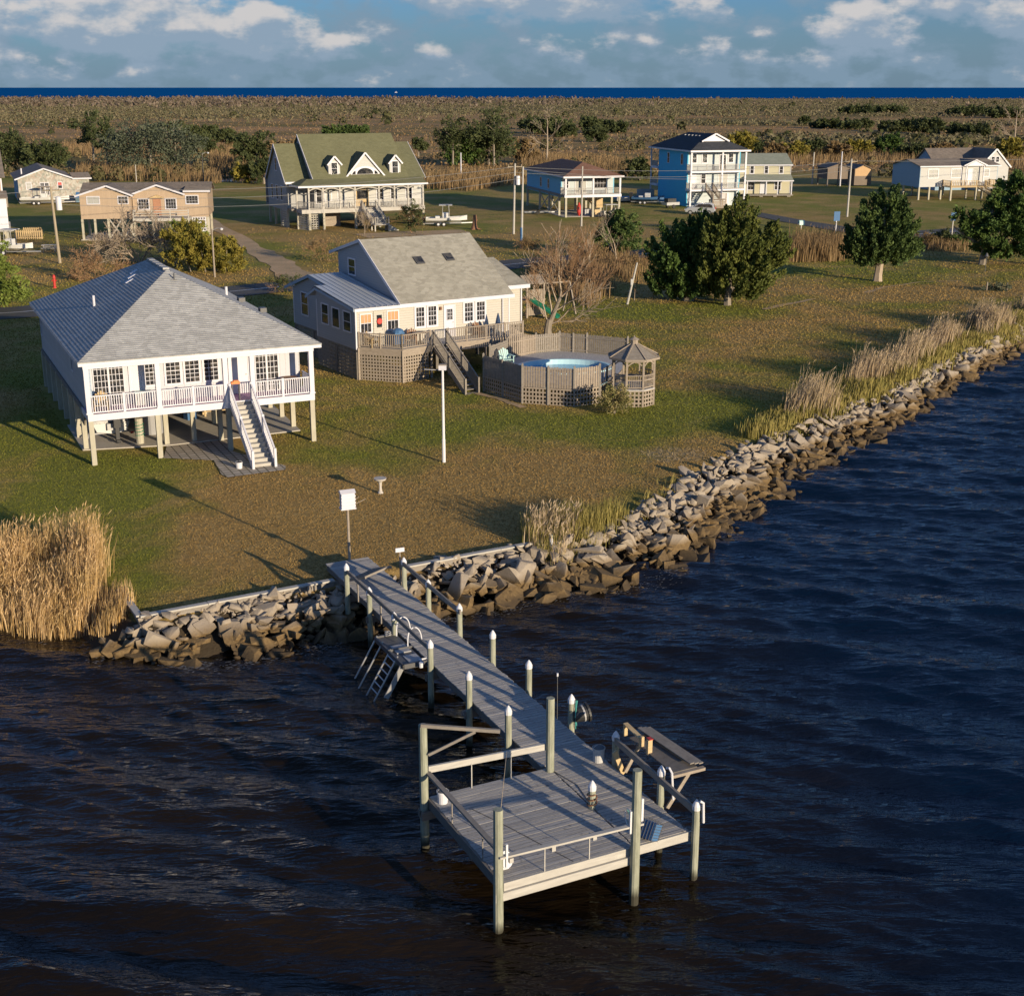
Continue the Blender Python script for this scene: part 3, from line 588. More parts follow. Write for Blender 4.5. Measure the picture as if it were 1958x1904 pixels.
def rock_mesh(seed, flat):
    r = random.Random(seed); bm = bmesh.new(); n = 12 if flat < .5 else 9
    for i in range(n):
        if flat < .5:
            a = r.uniform(0, 6.283); q = (math.cos(a)*r.uniform(.75, 1), math.sin(a)*r.uniform(.55, .8), (r.choice((-1, 1)))*r.uniform(.8, 1)*flat)
        else:
            v = Vector((r.gauss(0,1), r.gauss(0,1), r.gauss(0,1))).normalized()*r.uniform(.8, 1.05); q = (v.x, v.y*.8, v.z*flat)
        bm.verts.new(q)
    res = bmesh.ops.convex_hull(bm, input=bm.verts)
    junk = list({e for e in res['geom_interior']+res['geom_unused'] if isinstance(e, bmesh.types.BMVert)})
    if junk: bmesh.ops.delete(bm, geom=junk, context='VERTS')
    bmesh.ops.bevel(bm, geom=list(bm.edges), offset=.02, segments=1, affect='EDGES', clamp_overlap=True)
    me = bpy.data.meshes.new('rock'); bm.to_mesh(me); bm.free(); me.materials.append(ROCK); return me
RM = [rock_mesh(100+i, .20 if i % 3 == 0 else (.34 if i % 3 == 1 else .65)) for i in range(24)]
def along(line, s):
    for (x0,y0),(x1,y1) in zip(line[:-1], line[1:]):
        L = math.hypot(x1-x0, y1-y0)
        if s <= L: return x0+(x1-x0)*s/L, y0+(y1-y0)*s/L
        s -= L
    return line[-1]
TOPR = TOP[5:18]                     # from the bulkhead corner to the right
lent = sum(math.hypot(b[0]-a[0], b[1]-a[1]) for a, b in zip(TOPR[:-1], TOPR[1:]))
SHR = SHORE[2:]; lens_ = sum(math.hypot(b[0]-a[0], b[1]-a[1]) for a, b in zip(SHR[:-1], SHR[1:]))
def nearest(line, x, y):
    b = (1e9, 0, 0)
    for (x0,y0),(x1,y1) in zip(line[:-1], line[1:]):
        dx, dy = x1-x0, y1-y0; t = max(0, min(1, ((x-x0)*dx+(y-y0)*dy)/(dx*dx+dy*dy))); q = (x0+t*dx, y0+t*dy); d = math.hypot(x-q[0], y-q[1])
        if d < b[0]: b = (d, *q)
    return b
cand = []; rr = random.Random(11); s = 0.0
while s < lent:
    X, Y = along(TOPR, s); far = Y > 62; sz0 = .60 if Y < 60 else .56
    d, sx, sy = nearest(SHORE, X, Y); d = max(d, 1.6); n = int(3.3*d/ (sz0*1.15))
    for i in range(n):
        t = rr.uniform(.06, 1.12); jx, jy = rr.uniform(-.4, .4), rr.uniform(-.4, .4)
        x, y = X+(sx-X)*t+jx*.8, Y+(sy-Y)*t+jy*.8
        size = sz0*rr.uniform(.22, 1.0)*(1.55 if rr.random() < .16 else 1)
        if t < .35: size *= .75
        z = 1.05-1.15*t+rr.uniform(-.05, .16)
        cand.append((x, y, z, size, t))
    s += .42
cand += [(-13.7+rr.uniform(-.8,.7), 43.5+rr.uniform(-.6,1.0), rr.uniform(.0,.5), rr.uniform(.25,.62), .8) for _ in range(22)]
for i in range(1700):
    s_ = rr.uniform(0, 26); X, Y = along(TOPR, s_); d_s, sx, sy = nearest(SHORE, X, Y); t = rr.uniform(0, 1.15); cand.append((X+(sx-X)*t+rr.uniform(-.3,.3), Y+(sy-Y)*t+rr.uniform(-.3,.3), 1.0-1.12*t+rr.uniform(-.08,.08), rr.uniform(.10,.22), t))
pile = [p for p in cand if not (-6.3 < p[0] < -3.3 and p[2] > .75 and 46.5 < p[1] < 50)]
pile.sort(key=lambda p: -(p[3]/math.hypot(p[0], p[1])))
near, rest = pile[:300], pile[300:]
FLAT = set(RM[i] for i in range(24) if i % 3 == 0); Y_ = lambda v: v < 60
for k, (x, y, z, size, t) in enumerate(near):
    o = bpy.data.objects.new('rock', RM[rr.randrange(24)]); C.objects.link(o); o.location = (x, y, z)
    o.rotation_euler = (rr.gauss(0, .35), rr.gauss(.15, .35), rr.uniform(0, 6.28)); o.scale = (size*rr.uniform(.9, 1.3), size*rr.uniform(.8, 1.1), size)
    side = ('beside the reed clump' if x < -13 else 'below the bulkhead corner' if x < -11.5 else 'below the left bulkhead' if x < -9.5 else 'between the left bulkhead and the dock' if x < -7.5 else 'left beside the walkway' if x < -5.5 else 'under the walkway' if x < -3.6
            else 'right beside the walkway' if x < -2 else 'below the right bulkhead' if x < 0 else 'near the bulkhead end post' if x < 2.2 else 'below the straw grass clump' if x < 4.5 else 'at the bend of the shore' if Y_(y) else 'on the bank below the olive grass')
    hue = ('brown stained' if z < .25 else 'tan' if z < .55 else 'pale grey')+(' flat slab' if o.data in FLAT else ' blocky rock'); where = 'at the waterline' if z < .25 else 'halfway down' if z < .65 else 'on top'
    tag(o, '%s %s %s, %s' % ('big' if size > .5 else 'middling' if size > .36 else 'small', hue, where, side), 'rock', 'riprap rocks %s' % side)
mbV, mbF = [], []; off = 0
tris = []
for me in RM:
    V = np.array([v.co[:] for v in me.vertices]); me.calc_loop_triangles(); F = np.array([t.vertices[:] for t in me.loop_triangles]); tris.append((V, F))
for (x, y, z, size, t) in rest:
    V, F = tris[rr.randrange(24)]; a, b, c_ = rr.gauss(0,.35), rr.gauss(.1,.35), rr.uniform(0, 6.28)
    from mathutils import Euler
    m = np.array(Euler((a, b, c_)).to_matrix()); mbV.append((V*size*np.array([rr.uniform(.9,1.3), rr.uniform(.8,1.1), 1]))@m.T+np.array([x, y, z])); mbF.append(F+off); off += len(V)
tag(raw('riprap', np.concatenate(mbV), np.concatenate(mbF), ROCK), 'mass of smaller broken rocks lining the bank between the big ones', 'rocks', kind='stuff')
# ================================================================ SHORT GRASS OF THE LAWNS
def lawn_blades(n=560000):
    r = np.random.RandomState(77); y = 1/(1/43.5-(1/43.5-1/190.)*r.uniform(0, 1, n)); x = r.uniform(-.43, .43, n)*y*1.02; P = np.stack([x, y], 1)
    keep = in_poly(P, TOP+[(30000,40000),(-30000,40000)]); d, _ = dist_inside(P, TOP); keep &= d > .12; keep &= r.uniform(0, 1, n) < np.clip((185-y)/80, 0, 1)
    for (X, Y, dg, a0, a1, b0, b1) in [(-20.82,64.4,25,-.3,11.6,2.2,20.8),(-9.96,84.9,32,0,14.3,.1,11.8),(-26.6,179.3,25,-1.6,17,0,15.5),(7.7,197.4,15,-.2,8.4,.3,21),(27.9,214.8,16.8,0,9.3,0,16.5),(41.2,235.7,3,-2.2,7,0,11),(67.8,229,14.3,0,14.5,0,8.9),(-52.9,167.3,8,0,15.3,0,10),(-79.5,221.3,21.9,0,11,0,18),(-20.82,64.4,25,5.5,8.6,-4.9,2.2),(-20.82,64.4,25,3.6,7.2,-.6,2.2)]:
        c, s = math.cos(R(dg)), math.sin(R(dg)); u = (x-X)*c+(y-Y)*s; v = -(x-X)*s+(y-Y)*c; keep &= ~((u > a0) & (u < a1) & (v > b0) & (v < b1))
    for line, hw in [(RD, 3.3), ([(35.5,205),(37.5,199),(39.5,192),(43,183),(48,173)], 2), ([(-49,205),(-44,196),(-31.5,162),(-26,148),(-23,139),(-20,129)], 2.3), ([at(912,752),at(955,763),at(1000,780)], .2)]:
        dd, _ = dist_inside(P, line); keep &= (dd > hw) | (r.uniform(0, 1, n) < .04)
    keep &= ~((x+61)**2/90+(y-297)**2/180 < 1); keep &= ~((x > -1.9) & (x < 9) & in_poly(P, [(-1.75,81.4),(.62,78.15),(3.66,77.3),(7.2,76.9),(8.7,78.5),(6.9,83),(7.6,87.2),(3.2,89.3),(-1.4,84.5)]))
    x, y = x[keep], y[keep]; P = np.stack([x, y], 1); n = len(x); z = ground_z(P)
    h = np.minimum(.00062*y, .11)*r.uniform(.5, 1.4, n); w_ = np.minimum(.00042*y, .06)*r.uniform(.6, 1.3, n); an = r.uniform(0, np.pi, n)
    wx, wy = np.cos(an)*w_, np.sin(an)*w_; lx, ly = r.normal(0, .6, n)*h, r.normal(0, .6, n)*h
    B = np.stack([x, y, z-.01], 1); W_ = np.stack([wx, wy, 0*x], 1); T = B+np.stack([lx, ly, h], 1)
    V = np.stack([B-W_, B+W_, T+W_*.45, T-W_*.45], 1).reshape(-1, 3); F = np.arange(n*4).reshape(-1, 4)
    return tag(raw('lawn_grass', V, F, GM2), 'short mown grass, green and dormant brown, covering the lawns', 'grass', kind='stuff')
lawn_blades()
# ================================================================ HOUSES
def W(root, pl, c, u0, u1, z0, z1, nx=2, nz=2, trim=.09, glass='glass', frame='white', name='window', mun=.022, label=None, top=None):
    """a window (frame > pane) in the front ('f') or left ('l') wall lying at c"""
    def bx(mb, a0, a1, o0, o1, q0, q1):
        if pl == 'f': mb.box(a0, a1, c-o1, c-o0, q0, q1)
        else: mb.box(c-o1, c-o0, a0, a1, q0, q1)
    f = MB(); t = trim
    bx(f, u0-t, u0, .002, .05, z0-t, z1+t); bx(f, u1, u1+t, .002, .05, z0-t, z1+t); bx(f, u0, u1, .002, .05, z1, z1+t); bx(f, u0, u1, .002, .06, z0-t, z0)
    for i in range(1, nx): u = u0+(u1-u0)*i/nx; bx(f, u-mun/2, u+mun/2, .014, .036, z0, z1)
    for i in range(1, nz):
        z = z0+(z1-z0)*i/nz; k = mun*.5 if (nz % 2 or i != nz//2) else mun*.9; bx(f, u0, u1, .014, .034, z-k, z+k)
    fo = f.build(name, M[frame], root, -1)
    g = MB(); bx(g, u0, u1, .001, .012, z0, z1); g.build('pane', M[glass], fo, -1)
    if top:
        b = MB(); bx(b, u0, u1, .0125, .016, z0+(z1-z0)*.48, z1); b.build('blind', M[top], fo, -1)
    if label: fo['label'] = label
    return fo
def D(root, pl, c, u0, u1, z0, z1, mat='white', glassz=None, label=None, knob=True):
    def bx(mb, a0, a1, o0, o1, q0, q1):
        if pl == 'f': mb.box(a0, a1, c-o1, c-o0, q0, q1)
        else: mb.box(c-o1, c-o0, a0, a1, q0, q1)
    f = MB(); t = .09
    bx(f, u0-t, u0, .002, .06, z0, z1+t); bx(f, u1, u1+t, .002, .06, z0, z1+t); bx(f, u0, u1, .002, .06, z1, z1+t)
    bx(f, u0, u1, .003, .03, z0, z1)
    if pl == 'f':
        bx(f, u0+.1, u1-.1, .03, .036, z0+.15, z0+.8)
    o = f.build('door', M[mat], root, -1)
    if glassz: g = MB(); bx(g, u0+.14, u1-.14, .037, .045, *glassz); g.build('pane', M['glass'], o, -1)
    if knob: k = MB(); bx(k, u1-.12, u1-.07, .03, .09, (z0+z1)/2-.1, (z0+z1)/2-.04); k.build('handle', M['alu'], o, -1)
    if label: o['label'] = label
    return o
def rail(mb, a, b, z0, h=.95, step=.13, post=1.9, bal=.035, cap=.09, ends=True, pw=.1):
    a, b = Vector((a[0], a[1], 0)), Vector((b[0], b[1], 0)); L = (b-a).length; d = (b-a)/L if L else 0
    mb.bar((*a.xy, z0+h), (*b.xy, z0+h), cap, .05); mb.bar((*a.xy, z0+.11), (*b.xy, z0+.11), .05, .06)
    n = max(1, int(L/step))
    for i in range(n): p = a+d*(L*(i+.5)/n); mb.box(p.x-bal/2, p.x+bal/2, p.y-bal/2, p.y+bal/2, z0+.12, z0+h-.02)
    k = max(1, round(L/post))
    for i in range(k+1):
        if not ends and i in (0, k): continue
        p = a+d*(L*i/k); mb.box(p.x-pw/2, p.x+pw/2, p.y-pw/2, p.y+pw/2, z0, z0+h+.07)
def srail(mb, a, b, za, zb, h=.9, step=.16, bal=.035, cap=.08):
    """sloping stair rail"""
    A, B = Vector((a[0], a[1], za)), Vector((b[0], b[1], zb)); u = Vector((0,0,h))
    mb.bar(A+u, B+u, cap, .06); mb.bar(A+Vector((0,0,.12)), B+Vector((0,0,.12)), .05, .06)
    L = (B-A).xy.length; n = int(L/step)
    for i in range(n): p = A.lerp(B, (i+.5)/n); mb.box(p.x-bal/2, p.x+bal/2, p.y-bal/2, p.y+bal/2, p.z+.13, p.z+h-.02)
    for p in (A, A.lerp(B, .5), B): mb.box(p.x-.06, p.x+.06, p.y-.06, p.y+.06, p.z-.1, p.z+h+.08)
def lattice(mb, a, b, z0, z1, pitch=.2, wd=.1, th=.02):
    a, b = Vector((a[0], a[1], 0)), Vector((b[0], b[1], 0)); L = (b-a).length; d = (b-a)/L; nrm = Vector((d.y, -d.x, 0))
    n = max(1, int(L/pitch)); 
    for i in range(n+1):
        p = a+d*(L*i/n); mb.bar((*p.xy, z0), (*p.xy, z1), th, wd, tuple(d))
    m = max(1, int((z1-z0)/pitch))
    for i in range(m+1):
        z = z0+(z1-z0)*i/m; o = nrm*(.016); mb.bar((a.x+o.x, a.y+o.y, z), (b.x+o.x, b.y+o.y, z), th*.9, wd)
def boards(mb, a, b, z0, z1, pitch=.16, wd=.13, th=.025, dip=0):
    """upright fence boards with narrow gaps"""
    a, b = Vector((a[0], a[1], 0)), Vector((b[0], b[1], 0)); L = (b-a).length; d = (b-a)/L; n = max(1, int(L/pitch)); q = random.Random(int(L*100))
    for i in range(n):
        t = (i+.5)/n; p = a+d*(L*t); mb.bar((*p.xy, z0), (*p.xy, z1+q.uniform(-.02, .02)-dip*math.sin(math.pi*t)), th, wd, tuple(d))
    nr = Vector((d.y, -d.x, 0))*-.04
    for z in (z0+.15, z1-.2): mb.bar((a.x+nr.x, a.y+nr.y, z), (b.x+nr.x, b.y+nr.y, z), .04, .08)
def floorboards(mb, x0, x1, y0, y1, z, w_=.14, gap=.012, axis='x', th=.035):
    if axis == 'x':            # boards run along x
        n = int((y1-y0)/w_)
        for i in range(n): mb.box(x0, x1, y0+(y1-y0)*i/n+gap/2, y0+(y1-y0)*(i+1)/n-gap/2, z-th, z)
    else:
        n = int((x1-x0)/w_)
        for i in range(n): mb.box(x0+(x1-x0)*i/n+gap/2, x0+(x1-x0)*(i+1)/n-gap/2, y0, y1, z-th, z)
def stairs(root, s0, s1, ytop, ybot, ztop, zbot, n, tm, rm, closed=True, rh=.9, skew=0, side=(1, 1)):
    t = MB(); run = (ybot-ytop)/n; rise = (ztop-zbot)/n
    def sx(y): return skew*(y-ytop)/(ybot-ytop)
    for i in range(n):
        y0 = ytop+run*i; z = ztop-rise*(i+1); k = sx(y0)
        t.box(s0+.04+k, s1-.04+k, y0, y0+run*1.12, z-.04, z)
        if closed: t.box(s0+.05+k, s1-.05+k, y0, y0-.02*(1 if run > 0 else -1), z, z+rise-.04)
    so_ = t.build('stair_treads', M[tm], root, -1)
    m = MB()
    for s, on in ((s0, side[0]), (s1, side[1])): m.bar((s, ytop, ztop-.2), (s+skew, ybot, zbot-.02), .05, .28)
    m.build('stringer', M[rm], root, -1)
    for s, on in ((s0, side[0]), (s1, side[1])):
        if on: r = MB(); srail(r, (s, ytop), (s+skew, ybot), ztop, zbot, rh); r.build('stair_rail', M[rm], root, -1)
    return so_
def hip(mb, x0, x1, y0, y1, ze, zr, ya, yb, step=.17, th=.012):
    xm = (x0+x1)/2; A, B, Cc, Dd = (x0,y0,ze), (x1,y0,ze), (x1,y1,ze), (x0,y1,ze); P, Q = (xm,ya,zr), (xm,yb,zr)
    mb.slope(A, B, P, P, step, th); mb.slope(B, Cc, Q, P, step, th); mb.slope(Cc, Dd, Q, Q, step, th); mb.slope(Dd, A, P, Q, step, th)
def gable_wall_x(mb, x, y0, y1, z0, ze, yr, zr, th=.12):
    """wall across y at x with a pointed top"""
    mb.ex([(x,y0,z0),(x,y1,z0),(x,y1,ze),(x,yr,zr),(x,y0,ze)], (th,0,0))
def gable_wall_y(mb, y, x0, x1, z0, ze, xr, zr, th=.12):
    mb.ex([(x0,y,z0),(x1,y,z0),(x1,y,ze),(xr,y,zr),(x0,y,ze)], (0,th,0))
def piles(root, pts, z1, r=.13, mat='post', z0=.7, name='piling', square=True):
    for (x, y) in pts:
        m = MB()
        if square: m.box(x-r, x+r, y-r, y+r, z0, z1)
        else: m.cyl(x, y, z0, z1, r)
        m.build(name, M[mat], root, -1)
# ---------------------------------------------------------------- the white fronted house by the dock
h1 = thing('raised_house', 'white fronted raised house with grey hip roof and long porch above the dock lawn', 'house', -20.82, 64.4, 1, 25)
Wd, Dp = 11.4, 20.6
m = MB(); hip(m, -.35, Wd+.55, -.15, Dp+.4, 6.22, 9.45, 8.0, 13.1, .19, .022); roof = m.build('roof', M['roofgrey'], h1, -1)
m = MB(); m.box(-.33, Wd+.53, -.13, .0, 6.02, 6.20); m.box(-.33, -.2, 0, Dp+.38, 6.04, 6.20); m.box(Wd+.4, Wd+.53, 0, Dp+.38, 6.04, 6.2); m.box(-.33, Wd+.53, Dp+.25, Dp+.38, 6.04, 6.2); m.box(-.2, Wd+.4, 0, Dp+.25, 6.04, 6.08); m.build('fascia', M['white'], h1, -1)
for i in range(3):
    k = MB(); k.box(-.24, .24, -.17, .17, -.03, .13); v = k.build('roof_vent', M['white'], roof); v.location = (4.75-.28*i, 12.2-i*.8, 7.62+1.03+(.0)-.14*i-1+.14); v.rotation_euler = (0, R(-27), 0)
k = MB()
for i in range(5): k.bar((5.78,8.1+i*.98,9.49),(5.78,8.95+i*.98,9.49),.34,.10)
k.build('ridge_vent', M['roofgrey'], roof, -1)
k = MB(); k.cyl(2.0, 9.6, 7.0, 8.05, .07); k.build('vent_pipe', M['white'], roof, -1)
k = MB(); k.cyl(9.6, 10.6, 7.0, 7.95, .08); k.build('vent_pipe', M['white'], roof, -1)
k = MB(); k.cyl(5.95, 6.95, 8.6, 9.35, .04); k.box(5.75,6.1,6.8,7.0,8.9,9.02); k.build('roof_vent', M['darkgrey'], roof, -1)
k = MB()
for (xx, yy, zz) in ((10.1, 9.2, 7.35),(10.8, 7.2, 7.0)): k.box(xx-.18, xx+.18, yy-.25, yy+.25, zz-.1, zz+.14)
k.build('roof_vent', M['darkgrey'], roof, -1)
FZ = 3.55
m = MB(); m.box(.12, .24, 2.2, Dp, FZ-.35, 6.1); m.box(.12, Wd-.1, Dp-.12, Dp, FZ-.35, 6.1); m.box(Wd-.22, Wd-.1, 1.92, Dp-.12, FZ-.35, 6.1); m.build('side_wall', M['shakegrey'], h1, -1)
m = MB(); m.box(.12, .24, .16, 2.2, FZ-.35, 6.1); m.build('porch_side_wall', M['shadewhite'], h1, -1)
m = MB(); m.box(.24, Wd-.22, 1.8, 1.92, FZ, 6.06); m.build('porch_wall', M['whitewall'], h1, -1)
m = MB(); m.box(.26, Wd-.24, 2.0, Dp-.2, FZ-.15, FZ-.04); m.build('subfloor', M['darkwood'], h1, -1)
m = MB(); m.box(-.02, Wd+.02, .0, 2.0, FZ-.15, FZ-.04); floorboards(m, 0.25, Wd-.02, .08, 1.8, FZ, .14, axis='y'); m.build('porch_floor', M['lav'], h1, -1)
m = MB(); m.box(-.08, Wd+.08, -.07, .0, FZ-.30, FZ+.04); m.box(-.08, -.03, 0, 2.2, FZ-.30, FZ-.02); m.box(Wd+.03, Wd+.08, 0, 2.2, FZ-.3, FZ-.02); m.build('rim_board', M['white'], h1, -1)
for x in (0.02, 3.45, 6.85, 8.25, Wd-.02):
    k = MB(); k.box(x-.12, x+.12, -.02, .22, FZ+.041, 6.03); k.box(x-.15, x+.15, -.04, .24, FZ+.042, FZ+.12); k.build('porch_column', M['white'], h1, -1)
k = MB(); k.box(-.12, Wd+.12, -.06, .16, 5.86, 6.019); k.build('porch_beam', M['white'], h1, -1)
for a, b in ((.15, 3.3), (3.6, 6.72), (8.4, Wd-.16)):
    k = MB(); rail(k, (a, .08), (b, .08), FZ, .92, .115, 1.65, .04, .09, False, .12); k.build('railing', M['white'], h1, -1)
k = MB(); rail(k, (Wd-.02, .25), (Wd-.02, 1.75), FZ, .92, .115, 1.5, .04, .09, False); k.build('railing', M['white'], h1, -1)
for a, b in ((.6, 1.32), (1.32, 2.04)): W(h1, 'f', 1.8, a, b, FZ+.05, 5.75, 4, 7, .05, name='sliding_door', mun=.025)
D(h1, 'f', 1.8, 2.4, 2.95, FZ+.03, 5.75)
W(h1, 'f', 1.8, 3.15, 3.75, 4.45, 5.72, 3, 6, .1)
for a in (4.2, 5.18, 6.16): W(h1, 'f', 1.8, a, a+.70, 4.42, 5.72, 3, 6, .1)
D(h1, 'f', 1.8, 7.5, 8.45, FZ+.03, 5.7)
for a, b in ((8.88, 9.46), (9.46, 10.06)): W(h1, 'f', 1.8, a, b, FZ+.05, 5.75, 3, 7, .05, name='sliding_door', mun=.025)
W(h1, 'l', .12, 5.6, 6.2, 4.75, 5.85, 1, 2, .07); W(h1, 'l', .12, 7.1, 7.5, 5.55, 5.9, 1, 1, .05); W(h1, 'l', .12, 20.0-.6, 20.0, 4.4, 5.6, 1, 2, .07)
stairs(h1, 7.0, 8.12, -.07, -4.15, FZ+.02, 1.02, 14, 'beam', 'white', True, .88)
pts = [(0.05, .1), (3.3, .1), (6.9, .1), (Wd-.05, .1), (-.05+.15, 3.3), (4.1, 2.5), (5.55, 2.6), (6.9, 2.2), (8.3, 2.5), (Wd-.2, 3.4)]
for y in (5.9, 8.4, 10.9, 13.4, 15.9, 18.4, 20.3):
    for x in ((.12, 3.6, 7.4, Wd-.15) if y < 20 else (.12, 3.6, 7.4, Wd-.15)): pts.append((x, y))
piles(h1, pts, FZ-.3, .12)
m = MB()
for x in (.12, 3.6, 7.4, Wd-.15): m.box(x-.1, x+.1, 2.0, Dp-.2, FZ-.42, FZ-.15)
m.bar((.12, 3.3, 2.2), (.12, 4.3, 3.2), .08, .12); m.bar((.12, 3.3, 2.3), (.12, 2.4, 3.2), .08, .12); m.build('floor_beam', M['darkwood'], h1, -1)
F1 = Fr(-20.82, 64.4, 25)
def slab(name, fr, poly, z, mat, th=.06):
    return tag(MB().prism([fr.w(a, b)[:2] for a, b in poly], z-th, z).build(name, mat), kind='structure')
slab('concrete_slab', F1, [(-.1, 3.1), (4.2, 2.2), (5.6, 2.2), (11.3, 2.4), (11.6, 9), (-.1, 9)], 1.08, M['concrete'])
def pav(name, poly, z):
    m = MB(); n = len(poly); m.add([(a, b, .0) for a, b in poly], [tuple(range(n))]); o = m.build(name, M['paver']); o.location = F1.w(0, 0, z); o.rotation_euler = (0, 0, R(25)); return tag(o, kind='structure')
pav('paver_path', [(4.0, 2.1), (7.2, 2.2), (6.9, -.4), (8.6, -4.2), (8.4, -4.9), (5.5, -5.4+.3), (5.35, -4.4), (5.6, -1.7), (3.4, -.5+.3)], 1.045)
def on(fr, name, label, cat, s, d, z, deg=0, group=None): x, y, _ = fr.w(s, d); return thing(name, label, cat, x, y, z, fr.deg+deg, group)
# ---------------------------------------------------------------- the beige house with the pool
h2 = thing('beach_house', 'beige house with tan shingle roof, skylights and metal roofed wing beside the pool', 'house', -9.96, 84.9, 1, 32)
F2 = Fr(-9.96, 84.9, 32)
m = MB()
A_, B_, Rr, Rl = (3.15, -.2, 5.62), (11.75, -.2, 5.62), (11.75, 5.65, 9.22), (3.15, 5.65, 9.22)
m.slope(A_, B_, Rr, Rl, .16, .012, .10); m.slope((11.75, 10.5, 8.0), (3.15, 10.5, 8.0), Rl, Rr, .16, .012, .10); m.build('main_roof', M['rooftan'], h2, -1)
m = MB()
m.slope((3.6, -.22, 5.62-.0), (3.6, -.22, 5.62), (3.6,0,5.8), (3.6,0,5.8)) if False else None
m.slope((11.3, 2.55, 5.72), (14.75, 2.55, 5.72), (14.75, 7.4, 7.15), (11.3, 7.4, 7.15), .16, .012, .1); m.slope((14.75, 12, 5.7), (11.3, 12, 5.7), (11.3, 7.4, 7.15), (14.75, 7.4, 7.15), .16, .012, .1); m.build('side_roof', M['rooftan'], h2, -1)
m = MB(); m.box(3.1, 11.8, -.26, -.2, 5.40, 5.64); m.bar((3.12,-.2,5.54),(3.12,5.65,9.15),.05,.2); m.bar((3.12,5.65,9.15),(3.12,10.5,7.92),.05,.2); m.box(11.7, 14.8, 2.48, 2.55, 5.5, 5.76)
m.box(-.15, 3.1, -.26, -.2, 5.40, 5.60); m.build('fascia', M['white'], h2, -1)
m = MB(); m.bar((-.18,-.2,5.5),(-.18,5.75,6.17),.05,.18); m.bar((-.18,5.75,6.17),(-.18,7.4,5.42),.05,.18); m.bar((.62,5.15,6.1),(.62,8.65,6.62),.05,.2); m.bar((.62,8.65,6.62),(.62,12.9,5.35),.05,.2); m.build('rake_board', M['shadewhite'], h2, -1)
# metal roof of the wing: one long plane, the front bay ends sooner
m = MB()
def mp(y): return 5.62+(y+.2)*(6.72-5.62)/8.85
m.add([(-.2,-.2,mp(-.2)),(3.18,-.2,mp(-.2)),(3.18,8.65,mp(8.65)),(.6,8.65,mp(8.65)),(.6,5.75,mp(5.75)),(-.2,5.75,mp(5.75))], [(0,1,2,3,4,5)])
m.add([(.6,8.65,6.72),(3.18,8.65,6.72),(3.18,12.9,5.45),(.6,12.9,5.45)], [(0,1,2,3)]); m.add([(-.2,5.75,mp(5.75)),(.6,5.75,mp(5.75)),(.6,7.4,5.48),(-.2,7.4,5.48)], [(0,1,2,3)])
for i in range(9):
    x = -.18+i*.4
    if x < .6: m.bar((x,-.2,mp(-.2)+.02),(x,5.75,mp(5.75)+.02),.03,.045)
    else: m.bar((x,-.2,mp(-.2)+.02),(x,8.65,mp(8.65)+.02),.03,.045)
m.build('metal_roof', M['roofmetal'], h2, -1)
m = MB(); m.box(.9, 14.2, 3.2, 11.8, 2.9, 5.3) if False else None
m.box(.1, 11.55, 0, .12, 2.95, 5.42); m.box(11.4, 11.55, .12, 3.0, 2.95, 5.5); m.box(11.55, 14.35, 3.0, 3.12, 2.95, 5.62); m.box(14.23, 14.35, 3.12, 11.5, 2.95, 5.62); m.box(.9, 14.23, 11.4, 11.5, 2.95, 5.4)
m.build('front_wall', M['cream'], h2, -1)
m = MB(); m.ex([(0,0,2.95),(0,6.0,2.95),(0,6.0,6.0),(0,5.7,6.1),(0,0,5.46)], (.1,0,0)); m.box(.1, .9, 5.9, 6.0, 2.95, 5.9)
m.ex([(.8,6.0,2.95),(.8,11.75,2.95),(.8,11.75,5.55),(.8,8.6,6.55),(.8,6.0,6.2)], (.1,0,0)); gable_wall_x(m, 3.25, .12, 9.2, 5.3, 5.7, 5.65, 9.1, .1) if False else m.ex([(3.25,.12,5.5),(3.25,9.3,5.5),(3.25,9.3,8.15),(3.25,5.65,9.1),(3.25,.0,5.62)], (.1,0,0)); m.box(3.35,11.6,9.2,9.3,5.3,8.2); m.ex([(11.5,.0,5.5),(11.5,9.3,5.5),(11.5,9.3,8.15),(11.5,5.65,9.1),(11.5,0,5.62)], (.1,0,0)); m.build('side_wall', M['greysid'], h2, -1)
m = MB()
for x, y0, y1 in ((-.02,-.02,.1),(-.02,5.92,6.02),(.78,11.7,11.8)): m.box(x, x+.1, y0, y1, 2.95, 5.45)
for x in (11.45, 14.3): m.box(x, x+.09, 2.9 if x > 12 else -.03, 3.0 if x > 12 else .06, 2.95, 5.45)
m.cyl(10.95, -.08, 3.1, 5.42, .045); m.build('corner_board', M['white'], h2, -1)
for q in ((2.05, 5.35), ): pass
W(h2, 'l', 0, .68, 1.72, 4.0, 5.2, 1, 2, .08, frame='white'); W(h2, 'l', 0, 2.4, 3.45, 4.0, 5.2, 1, 1, .08); W(h2, 'l', 0, 4.1, 5.1, 4.0, 5.25, 1, 2, .08)
W(h2, 'l', .8, 9.2, 10.3, 3.8, 5.3, 1, 2, .08); W(h2, 'l', 3.25, 6.6, 7.6, 6.75, 7.75, 1, 2, .1)
W(h2, 'f', 0, .36, 1.08, 4.02, 5.15, 3, 2, .08, top='blind', label='window with orange bamboo blind beside the sunroom door')
W(h2, 'f', 0, 2.28, 3.02, 4.05, 5.2, 3, 2, .08, top='blind', label='window with orange bamboo blind left of the main windows')
d_ = D(h2, 'f', 0, 1.35, 2.0, 3.15, 5.22, 'cream', (4.25, 5.05)); k = MB(); k.lathe(0, 0, [(.16,0),(.2,.03),(.16,.06)], 12); wr = k.build('wreath', M['red'], d_); wr.location = (1.67,-.06,3.65); wr.rotation_euler = (R(90),0,0)
